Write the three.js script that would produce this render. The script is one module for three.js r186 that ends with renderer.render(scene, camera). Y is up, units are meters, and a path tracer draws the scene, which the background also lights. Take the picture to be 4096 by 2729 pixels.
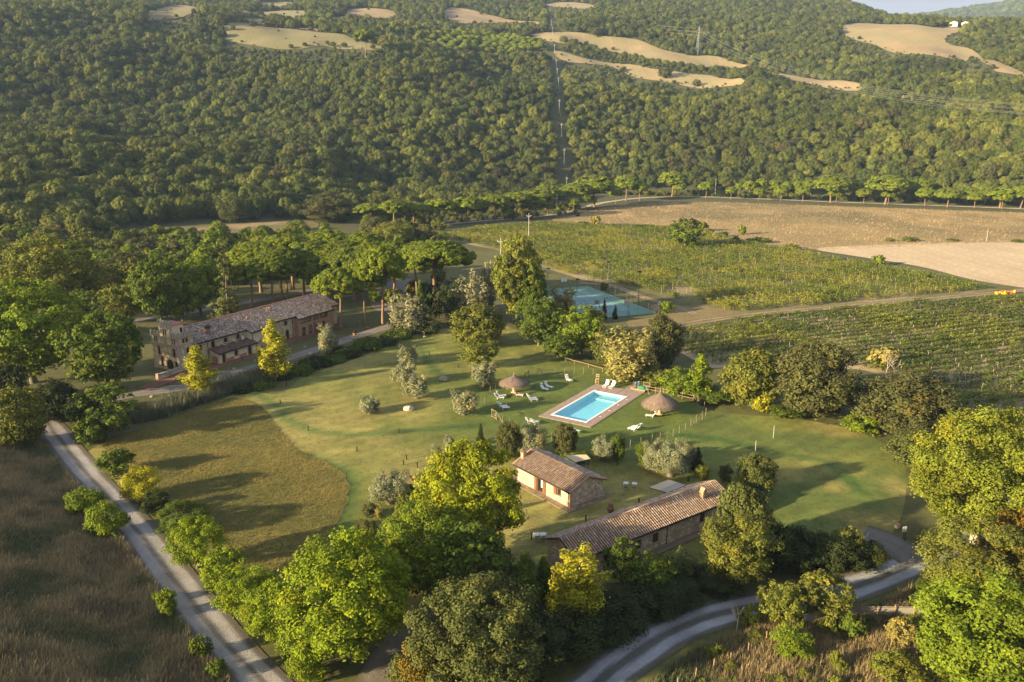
import * as THREE from 'three';
import { mergeGeometries } from 'three/addons/utils/BufferGeometryUtils.js';
import { MarchingCubes } from 'three/addons/objects/MarchingCubes.js';

// ---------------------------------------------------------------- camera, sky, sun, exposure
const CAM_H = 48, PITCH = 14.7 * Math.PI / 180;
const scene = new THREE.Scene();
const camera = new THREE.PerspectiveCamera(46.37, 1024 / 682, 1, 30000);
camera.position.set(0, CAM_H, 0);
camera.rotation.set(-PITCH, 0, 0);
camera.updateMatrixWorld();
const SUN_EL = 15 * Math.PI / 180, SUN_AZ = 62 * Math.PI / 180;         // light travels towards azimuth 62 deg right of the view
const sunDir = new THREE.Vector3(-Math.sin(SUN_AZ) * Math.cos(SUN_EL), Math.sin(SUN_EL), Math.cos(SUN_AZ) * Math.cos(SUN_EL));
{ // evening sky: pale lilac towards the horizon, blue above, warmer round the sun; air only
  const W = 512, Hh = 256, d = new Float32Array(W * Hh * 4), mix = (p, q, t) => p + (q - p) * t;
  for (let y = 0; y < Hh; y++) for (let x = 0; x < W; x++) {
    const el = ((y + 0.5) / Hh - 0.5) * Math.PI, az = ((x + 0.5) / W - 0.5) * 2 * Math.PI, dir = new THREE.Vector3(Math.cos(az) * Math.cos(el), Math.sin(el), Math.sin(az) * Math.cos(el));
    const f = Math.pow(Math.max(0, Math.sin(el)), 0.42), c = Math.max(0, dir.dot(sunDir)), glow = 0.22 * Math.pow(c, 6) + 0.5 * Math.pow(c, 40), o = (y * W + x) * 4, hor = [0.235, 0.225, 0.245], zen = [0.095, 0.117, 0.165], sunC = [1, 0.8, 0.5];
    for (let k = 0; k < 3; k++) d[o + k] = mix(hor[k], zen[k], Math.min(1, f)) + glow * sunC[k];
    d[o + 3] = 1;
  }
  const t = new THREE.DataTexture(d, W, Hh, THREE.RGBAFormat, THREE.FloatType); t.mapping = THREE.EquirectangularReflectionMapping; t.magFilter = THREE.LinearFilter; t.needsUpdate = true;
  scene.background = t; scene.environment = t;
}
const sun = new THREE.DirectionalLight(new THREE.Color().setRGB(1, 0.79, 0.46), 5);
sun.name = 'sun';
sun.position.copy(sunDir).multiplyScalar(600).add(new THREE.Vector3(0, 0, -200));
sun.target.position.set(0, 0, -200);
sun.castShadow = true;
Object.assign(sun.shadow.camera, { left: -500, right: 500, top: 400, bottom: -400, near: 1, far: 2000 });
sun.shadow.mapSize.set(4096, 4096);
sun.shadow.radius = 2;
scene.add(sun, sun.target);
scene.fog = new THREE.FogExp2(new THREE.Color().setRGB(0.46, 0.66, 1), 0.0001);
const renderer = new THREE.WebGLRenderer({ antialias: true });
renderer.setSize(1024, 682);
renderer.toneMapping = THREE.LinearToneMapping;
renderer.toneMappingExposure = 3.55;
renderer.shadowMap.enabled = true;

// ---------------------------------------------------------------- small helpers
const V = (x, y, z) => new THREE.Vector3(x, y, z);
function rng(seed) { let a = seed >>> 0; return () => { a = (a + 0x6D2B79F5) >>> 0; let t = a; t = Math.imul(t ^ (t >>> 15), t | 1); t ^= t + Math.imul(t ^ (t >>> 7), t | 61); return ((t ^ (t >>> 14)) >>> 0) / 4294967296; }; }
const R0 = rng(7);
const lerp = (a, b, t) => a + (b - a) * t, clamp = (x, a, b) => Math.min(b, Math.max(a, x));
const sstep = (x, a, b) => { const t = clamp((x - a) / (b - a), 0, 1); return t * t * (3 - 2 * t); };
function hash2(x, y) { let h = Math.imul(x | 0, 374761393) + Math.imul(y | 0, 668265263); h = Math.imul(h ^ (h >>> 13), 1274126177); return ((h ^ (h >>> 16)) >>> 0) / 4294967296; }
function vnoise(x, y, per = 0) {
  const ix = Math.floor(x), iy = Math.floor(y), fx = x - ix, fy = y - iy, s = fx * fx * (3 - 2 * fx), t = fy * fy * (3 - 2 * fy);
  const m = (a) => per ? ((a % per) + per) % per : a;
  return lerp(lerp(hash2(m(ix), m(iy)), hash2(m(ix + 1), m(iy)), s), lerp(hash2(m(ix), m(iy + 1)), hash2(m(ix + 1), m(iy + 1)), s), t);
}
function fbm(x, y, oct = 4, per = 0) { let a = 0.5, s = 0, n = 0; for (let i = 0; i < oct; i++) { s += a * vnoise(x, y, per); n += a; a *= 0.5; x *= 2; y *= 2; per *= 2; } return s / n; }
const names = new Map();
function numbered(n) { const k = names.get(n) ?? 0; names.set(n, k + 1); return k ? n + '_' + String(k).padStart(3, '0') : n; }
function tag(o, label, category, group, kind) { if (label) o.userData.label = label; if (category) o.userData.category = category; if (group) o.userData.group = group; if (kind) o.userData.kind = kind; return o; }
function thing(name, label, category, p = V(0, 0, 0), turn = 0, group) {
  const o = new THREE.Group(); o.name = numbered(name); o.position.copy(p); o.rotation.y = turn; scene.add(o);
  return tag(o, label, category, group);
}
function part(name, geo, mat, parent, label) {
  const g = Array.isArray(geo) ? mergeGeometries(geo.map((q) => { const r = q.index ? q.toNonIndexed() : q; for (const k of Object.keys(r.attributes)) if (!['position', 'normal', 'uv'].includes(k)) r.deleteAttribute(k); if (!r.attributes.uv) r.setAttribute('uv', new THREE.BufferAttribute(new Float32Array(r.attributes.position.count * 2), 2)); return r; })) : geo;
  const m = new THREE.Mesh(g, mat); m.name = parent ? name : numbered(name); m.castShadow = m.receiveShadow = true;
  (parent ?? scene).add(m); if (label) m.userData.label = label;
  return m;
}
function structure(name, geo, mat, label) { const m = part(name, geo, mat); m.userData.kind = 'structure'; if (label) m.userData.label = label; return m; }
const ORD = ['first', 'second', 'third', 'fourth', 'fifth', 'sixth', 'seventh', 'eighth', 'ninth', 'tenth', 'eleventh', 'twelfth', 'thirteenth', 'fourteenth', 'fifteenth', 'sixteenth', 'seventeenth', 'eighteenth', 'nineteenth', 'twentieth'];
const ord = (i) => ORD[i] ?? (i > 19 && i < 29 ? 'twenty-' + ORD[i - 20] : i === 29 ? 'thirtieth' : i < 39 ? 'thirty-' + ORD[i - 30] : i === 39 ? 'fortieth' : i < 49 ? 'forty-' + ORD[i - 40] : i === 49 ? 'fiftieth' : i < 59 ? 'fifty-' + ORD[i - 50] : i === 59 ? 'sixtieth' : 'sixty-' + ORD[i - 60]);
const col = (r, g, b) => new THREE.Color().setRGB(r, g, b);
const box = (w, h, d, x = 0, y = 0, z = 0, ry = 0) => { const g = new THREE.BoxGeometry(w, h, d); if (ry) g.rotateY(ry); return g.translate(x, y, z); };
function bar(a, b, r = 0.05, r2 = r, seg = 6) {
  const d = b.clone().sub(a), g = new THREE.CylinderGeometry(r2, r, d.length(), seg);
  g.translate(0, d.length() / 2, 0).applyQuaternion(new THREE.Quaternion().setFromUnitVectors(V(0, 1, 0), d.normalize())).translate(a.x, a.y, a.z);
  return g;
}

// ---------------------------------------------------------------- surveying: sight lines of the reference (2353 x 1568 grid) onto the land
const PX = 4096 / 2353, FOC = 3186;
function sight(u, v) {
  const X = (u * PX - 2048) / FOC, Y = (1364.5 - v * PX) / FOC, c = Math.cos(PITCH), s = Math.sin(PITCH);
  return V(X, Y * c - s, -(c + Y * s));
}
function G(u, v, h = 0) { const d = sight(u, v), t = (h - CAM_H) / d.y; return V(d.x * t, h, d.z * t); }
const tanEl = (u, v) => { const d = sight(u, v); return d.y / Math.hypot(d.x, d.z); };
const azOf = (u, v) => { const d = sight(u, v); return Math.atan2(d.x, -d.z); };
// land profile: for a few bearings, [row, distance] of the hillside
const PROFILE = [
  [-700, 400, [[450, 490], [400, 545], [300, 680], [200, 830], [100, 990], [50, 1150], [25, 1450], [-10, 1900], [-40, 2600]]],
  [0, 410, [[450, 490], [400, 545], [300, 680], [200, 830], [100, 980], [50, 1080], [25, 1400], [-10, 1900], [-40, 2600]]],
  [330, 425, [[450, 500], [400, 555], [300, 690], [200, 830], [100, 960], [52, 1070], [30, 1250], [15, 1420], [-15, 1800], [-40, 2600]]],
  [640, 440, [[450, 510], [400, 560], [300, 690], [200, 820], [125, 930], [62, 1120], [42, 1230], [22, 1400], [2, 1600], [-15, 1850], [-40, 2600]]],
  [900, 520, [[450, 575], [400, 610], [300, 710], [200, 830], [130, 930], [60, 1150], [35, 1260], [5, 1550], [-20, 2000], [-40, 2600]]],
  [1200, 610, [[400, 650], [300, 735], [200, 845], [130, 940], [85, 1080], [48, 1270], [15, 1500], [-20, 2000], [-40, 2600]]],
  [1450, 640, [[400, 680], [300, 765], [200, 880], [150, 960], [90, 1100], [40, 1300], [5, 1600], [-20, 2000], [-40, 2600]]],
  [1700, 640, [[400, 690], [300, 785], [205, 910], [150, 1010], [90, 1170], [40, 1400], [6, 1700], [-20, 2100], [-30, 2600]]],
  [1900, 630, [[400, 680], [300, 785], [210, 920], [120, 1110], [66, 1300], [40, 1480], [16, 1750], [30, 2300], [60, 4000]]],
  [2080, 615, [[400, 665], [300, 775], [200, 930], [120, 1100], [66, 1300], [54, 1480], [58, 1700], [110, 2600], [95, 3200], [44, 4600], [60, 5600]]],
  [2220, 605, [[400, 660], [300, 770], [200, 940], [140, 1080], [95, 1230], [66, 1400], [80, 1650], [120, 2600], [95, 3200], [27, 4600], [40, 5600]]],
  [2353, 600, [[400, 655], [300, 770], [200, 950], [172, 1030], [110, 1180], [62, 1380], [80, 1700], [130, 2600], [90, 3200], [0, 4600], [20, 5600]]],
  [3000, 600, [[400, 655], [300, 770], [200, 950], [172, 1030], [110, 1180], [70, 1380], [80, 1700], [130, 2600], [90, 3200], [-30, 4600], [0, 5600]]],
].map(([u, d0, list]) => ({ az: azOf(u, 250), pts: [[0, 0], [d0 - 60, 0], [d0, 1], ...list.map(([v, d]) => [d, CAM_H + d * tanEl(u, v)])] }));
for (const p of PROFILE) {           // monotone-limited tangents
  const q = p.pts, n = q.length, s = [];
  for (let i = 0; i < n - 1; i++) s.push((q[i + 1][1] - q[i][1]) / (q[i + 1][0] - q[i][0]));
  p.m = q.map((_, i) => i === 0 ? 0 : i === n - 1 ? s[n - 2] * 0.3 : s[i - 1] * s[i] <= 0 ? 0 : 2 * s[i - 1] * s[i] / (s[i - 1] + s[i]));
}
function profileH(p, d) {
  const q = p.pts, n = q.length;
  if (d >= q[n - 1][0]) return q[n - 1][1];
  let i = 0; while (q[i + 1][0] < d) i++;
  const w = q[i + 1][0] - q[i][0], t = (d - q[i][0]) / w, t2 = t * t, t3 = t2 * t;
  return (2 * t3 - 3 * t2 + 1) * q[i][1] + (t3 - 2 * t2 + t) * w * p.m[i] + (-2 * t3 + 3 * t2) * q[i + 1][1] + (t3 - t2) * w * p.m[i + 1];
}
// grassy bank rising on the left of the straight road
const BANKLINE = [[70, 935], [112, 978], [160, 1040], [215, 1105], [300, 1200], [400, 1330], [505, 1462], [612, 1580], [760, 1760]].map(([u, v]) => G(u, v));
function bank(x, z) {
  if (x > 20 || z < -150) return 0;
  let best = 1e9, sd = 0, al = 0, run = 0;
  for (let i = 0; i < BANKLINE.length - 1; i++) { const a = BANKLINE[i], b = BANKLINE[i + 1], dx = b.x - a.x, dz = b.z - a.z, L = Math.hypot(dx, dz), t = clamp(((x - a.x) * dx + (z - a.z) * dz) / (L * L), 0, 1), ex = x - a.x - dx * t, ez = z - a.z - dz * t, q = Math.hypot(ex, ez); if (q < best) { best = q; sd = (dz * ex - dx * ez) / L < 0 ? q : -q; al = run + L * t; } run += L; }
  const s = Math.max(0, sd - 3.4), rise = 0.35 * s * s / (s + 2), crest = 22;
  return crest * (1 - Math.exp(-rise / crest)) * sstep(al, 6, 26) * (1 + 0.12 * (vnoise(x / 9, z / 9) - 0.5));
}
function H(x, z) {
  const d = Math.hypot(x, z); if (d < 330 || z > 0) return bank(x, z);
  const az = Math.atan2(x, -z);
  let i = 0; while (i < PROFILE.length - 2 && PROFILE[i + 1].az < az) i++;
  const a = PROFILE[i], b = PROFILE[i + 1], t = clamp((az - a.az) / (b.az - a.az), 0, 1), s = t * t * (3 - 2 * t);
  const h = lerp(profileH(a, d), profileH(b, d), s), k = sstep(h, 4, 50);
  return h + k * (1 - 0.8 * sstep(d, 950, 1450)) * ((fbm(x / 130 + 7, z / 130 + 3, 3) - 0.5) * 34 + (fbm(x / 330 + 1, z / 330, 2) - 0.5) * 30);
}
function GT(u, v) {                  // first land point along a sight line
  if (v > 545) return G(u, v);
  const d = sight(u, v); d.divideScalar(Math.hypot(d.x, d.z));
  let a = 55;
  for (let t = 60; t < 4200; t += t < 300 ? 5 : 4) {
    if (CAM_H + d.y * t < H(d.x * t, d.z * t)) {
      let lo = a, hi = t; for (let k = 0; k < 14; k++) { const m = (lo + hi) / 2; if (CAM_H + d.y * m < H(d.x * m, d.z * m)) hi = m; else lo = m; }
      return V(d.x * hi, H(d.x * hi, d.z * hi), d.z * hi);
    }
    a = t;
  }
  return null;
}
const ground = (pts) => pts.map(([u, v]) => { const g = G(u, v); return [g.x, g.z]; });
const land = (pts) => pts.map(([u, v]) => { const g = GT(u, v) ?? G(u, Math.max(v, 330)); return [g.x, g.z]; });
function inside(poly, x, z) { let c = false; for (let i = 0, j = poly.length - 1; i < poly.length; j = i++) { const [a, b] = poly[i], [p, q] = poly[j]; if ((b > z) !== (q > z) && x < (p - a) * (z - b) / (q - b) + a) c = !c; } return c; }
function smoothLoop(poly, per = 6, closed = true) { const c = new THREE.CatmullRomCurve3(poly.map(([x, z]) => V(x, 0, z)), closed, 'centripetal'); return c.getPoints(poly.length * per).slice(0, closed ? -1 : undefined).map((p) => [p.x, p.z]); }

// ---------------------------------------------------------------- textures
function tex(size, metres, fn, srgb = true) {
  const d = new Uint8Array(size * size * 4), enc = (x) => srgb ? 255 * (x <= 0.0031308 ? 12.92 * x : 1.055 * Math.pow(x, 1 / 2.4) - 0.055) : 255 * x;
  for (let y = 0; y < size; y++) for (let x = 0; x < size; x++) { const c = fn(x / size, y / size), o = (y * size + x) * 4; for (let k = 0; k < 3; k++) d[o + k] = clamp(Math.round(enc(clamp(Array.isArray(c) ? c[k] : c, 0, 1))), 0, 255); d[o + 3] = 255; }
  const t = new THREE.DataTexture(d, size, size); t.wrapS = t.wrapT = THREE.RepeatWrapping; t.magFilter = THREE.LinearFilter; t.minFilter = THREE.LinearMipmapLinearFilter; t.generateMipmaps = true;
  if (srgb) t.colorSpace = THREE.SRGBColorSpace; t.repeat.set(1 / metres, 1 / metres); t.needsUpdate = true; return t;
}
function worley(x, y, n) { const gx = Math.floor(x * n), gy = Math.floor(y * n); let a = 9, b = 9, id = 0; for (let j = -1; j <= 1; j++) for (let i = -1; i <= 1; i++) { const cx = gx + i, cy = gy + j, mx = ((cx % n) + n) % n, my = ((cy % n) + n) % n, dx = cx + 0.15 + 0.7 * hash2(mx, my + 91) - x * n, dy = cy + 0.15 + 0.7 * hash2(mx + 57, my) - y * n, d = Math.hypot(dx, dy * 1.0); if (d < a) { b = a; a = d; id = hash2(mx + 13, my + 29); } else if (d < b) b = d; } return [a, b, id]; }
const T = {};
T.grass = tex(512, 14, (x, y) => { const f = 0.35 * fbm(x * 14, y * 14, 3, 14) + 0.3 * fbm(x * 48, y * 48, 3, 48) + 0.35 * vnoise(x * 200, y * 200, 200), k = 0.2 + 1.35 * f; return [k * (0.86 + 0.2 * vnoise(x * 90, y * 90, 90)), k, k * 0.85]; });
T.turf = tex(512, 9, (x, y) => { const f = 0.4 * fbm(x * 20, y * 20, 4, 20) + 0.6 * vnoise(x * 120 + vnoise(x * 40, y * 40, 40) * 3, y * 60, 60 * 2), k = 0.4 + 0.9 * f; return [k, k * 0.97, k * 0.85]; });
T.straw = tex(512, 9, (x, y) => { const w = fbm(x * 12, y * 12, 3, 12), f = fbm(x * 30 + w * 6, y * 100 + w * 10, 3, 0), e = vnoise(x * 140, y * 140, 140), k = 0.35 + 0.6 * vnoise(x * 16, y * 16, 16) * 0.6 + 0.5 * e * 0.8 + 0.25 * w; return [k, k * (0.9 + 0.1 * w), k * 0.85]; });
T.gravel = tex(512, 5, (x, y) => { const f = 0.4 * fbm(x * 16, y * 16, 4, 16) + 0.6 * vnoise(x * 170, y * 170, 170), k = 0.5 + 0.7 * f; return [k, k, k]; });
T.soil = tex(512, 12, (x, y) => { const f = fbm(x * 16, y * 16, 5, 16) * 0.6 + 0.4 * vnoise(x * 150, y * 150, 150), k = 0.4 + 0.9 * f; return [k, k * 0.98, k * 0.94]; });
T.stone = tex(512, 4.2, (x, y) => { const [a, b, id] = worley(x, y * 1, 13), edge = sstep(b - a, 0.02, 0.14), n = vnoise(x * 128, y * 128, 128), t = 0.5 + 0.55 * id; return [lerp(0.62, t, edge) * (0.8 + 0.3 * n), lerp(0.56, t * (0.9 + 0.08 * (id * 7 % 1)), edge) * (0.8 + 0.3 * n), lerp(0.45, t * (0.7 + 0.18 * (id * 5 % 1)), edge) * (0.8 + 0.3 * n)]; });
T.stoneBump = tex(512, 4.2, (x, y) => { const [a, b] = worley(x, y, 13); return sstep(b - a, 0, 0.3) * 0.8 + 0.2 * vnoise(x * 128, y * 128, 128); }, false);
T.brick = tex(256, 2, (x, y) => { const r = Math.floor(y * 24), bx = x * 8 + (r % 2) * 0.5, id = hash2(Math.floor(bx) % 8, r), m = (y * 24 % 1) < 0.16 || (bx % 1) < 0.06; const k = m ? 0.75 : 0.6 + 0.5 * id; return [k, k * (m ? 0.95 : 0.85 + 0.1 * id), k * (m ? 0.85 : 0.75)]; });
T.plaster = tex(256, 3, (x, y) => { const k = 0.78 + 0.3 * fbm(x * 8, y * 8, 4, 8); return [k, k, k * 0.97]; });
T.wood = tex(256, 1.5, (x, y) => { const k = 0.6 + 0.5 * fbm(x * 4, y * 48, 3, 0) + 0.15 * vnoise(x * 64, y * 64, 64); return [k, k * 0.97, k * 0.93]; });
T.deck = tex(512, 4, (x, y) => { const r = Math.floor(y * 20), o = hash2(r, 3), px = x * 3 + o, id = hash2(Math.floor(px) % 3, r), gap = (y * 20 % 1) < 0.09 || (px % 1) < 0.015; const k = gap ? 0.35 : 0.62 + 0.42 * id + 0.2 * (vnoise(x * 24, y * 240, 0) - 0.5); return [k, k * 0.95, k * 0.93]; });
T.noise = tex(256, 5, (x, y) => 0.7 + 0.45 * fbm(x * 10, y * 10, 5, 10));
T.bump = tex(256, 1.2, (x, y) => fbm(x * 24, y * 24, 3, 24), false);
T.ripple = tex(256, 3, (x, y) => fbm(x * 12, y * 12, 3, 12), false);
const std = (c, o = {}) => new THREE.MeshStandardMaterial({ color: c, roughness: 0.92, metalness: 0, ...o });
const vstd = (c, o = {}) => std(c, { vertexColors: true, ...o });

// ---------------------------------------------------------------- sheets of ground cover
function sheet(poly, y, cell, colourAt, heightAt = null) {     // polygon cut into cells, uv in metres, vertex colours
  let x0 = 1e9, x1 = -1e9, z0 = 1e9, z1 = -1e9;
  for (const [x, z] of poly) { x0 = Math.min(x0, x); x1 = Math.max(x1, x); z0 = Math.min(z0, z); z1 = Math.max(z1, z); }
  const P = [], C = [], U = [], c = [1, 1, 1];
  const put = (x, z) => { P.push(x, heightAt ? heightAt(x, z) + y : y, z); U.push(x, z); const k = colourAt ? colourAt(x, z) : c; C.push(k[0], k[1], k[2]); };
  const edges = poly.map((p, i) => [p, poly[(i + 1) % poly.length]]);
  for (let i = 0; x0 + i * cell < x1; i++) for (let j = 0; z0 + j * cell < z1; j++) {
    const a = x0 + i * cell, b = a + cell, d = z0 + j * cell, e = d + cell;
    const cut = edges.some(([p, q]) => !(Math.max(p[0], q[0]) < a || Math.min(p[0], q[0]) > b || Math.max(p[1], q[1]) < d || Math.min(p[1], q[1]) > e));
    if (!cut) { if (!inside(poly, (a + b) / 2, (d + e) / 2)) continue; put(a, d); put(a, e); put(b, d); put(b, d); put(a, e); put(b, e); continue; }
    let s = poly;
    for (const [ax, lim, sg] of [[0, a, 1], [0, b, -1], [1, d, 1], [1, e, -1]]) {
      const o = [];
      for (let k = 0; k < s.length; k++) { const p = s[k], q = s[(k + 1) % s.length], ip = (p[ax] - lim) * sg >= 0, iq = (q[ax] - lim) * sg >= 0; if (ip) o.push(p); if (ip !== iq) { const t = (lim - p[ax]) / (q[ax] - p[ax]); o.push([p[0] + (q[0] - p[0]) * t, p[1] + (q[1] - p[1]) * t]); } }
      s = o; if (s.length < 3) break;
    }
    if (s.length < 3) continue;
    const v2 = s.map(([x, z]) => new THREE.Vector2(x, z)), cw = THREE.ShapeUtils.isClockWise(v2);
    if (Math.abs(THREE.ShapeUtils.area(v2)) < 1e-5) continue;
    for (const f of THREE.ShapeUtils.triangulateShape(cw ? v2.slice().reverse() : v2, [])) { const w = cw ? s.slice().reverse() : s; put(...w[f[0]]); put(...w[f[2]]); put(...w[f[1]]); }
  }
  const g = new THREE.BufferGeometry();
  g.setAttribute('position', new THREE.Float32BufferAttribute(P, 3)); g.setAttribute('uv', new THREE.Float32BufferAttribute(U, 2)); g.setAttribute('color', new THREE.Float32BufferAttribute(C, 3));
  g.computeVertexNormals();
  if (heightAt) { const n = g.attributes.normal, p = g.attributes.position; for (let i = 0; i < n.count; i++) { const x = p.getX(i), z = p.getZ(i), q = V(-(heightAt(x + 3, z) - heightAt(x - 3, z)) / 6, 1, -(heightAt(x, z + 3) - heightAt(x, z - 3)) / 6).normalize(); n.setXYZ(i, q.x, q.y, q.z); } }
  return g;
}
function ribbon(pts, width, y, colourAcross, cells = 8, step = 2.5, heightAt = null) {   // a road: colours vary across it (ruts, verge); widths wander
  const c = new THREE.CatmullRomCurve3(pts.map(([x, z]) => V(x, 0, z)), false, 'centripetal'), n = Math.max(4, Math.round(c.getLength() / step)), P = [], C = [], U = [], I = [];
  for (let i = 0; i <= n; i++) {
    const p = c.getPointAt(i / n), t = c.getTangentAt(i / n), s = V(-t.z, 0, t.x), wv = width * (0.92 + 0.2 * vnoise(i * step / 6, 3.3));
    for (let k = 0; k <= cells; k++) { const f = k / cells - 0.5, x = p.x + s.x * f * wv, z = p.z + s.z * f * wv; P.push(x, (heightAt ? heightAt(x, z) : 0) + y, z); U.push(f * width, i * step); const q = colourAcross(f, x, z); C.push(q[0], q[1], q[2]); }
  }
  for (let i = 0; i < n; i++) for (let k = 0; k < cells; k++) { const a = i * (cells + 1) + k, b = a + cells + 1; I.push(a, a + 1, b, a + 1, b + 1, b); }
  const g = new THREE.BufferGeometry(); g.setAttribute('position', new THREE.Float32BufferAttribute(P, 3)); g.setAttribute('uv', new THREE.Float32BufferAttribute(U, 2)); g.setAttribute('color', new THREE.Float32BufferAttribute(C, 3)); g.setIndex(I); g.computeVertexNormals();
  return g;
}

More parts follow.
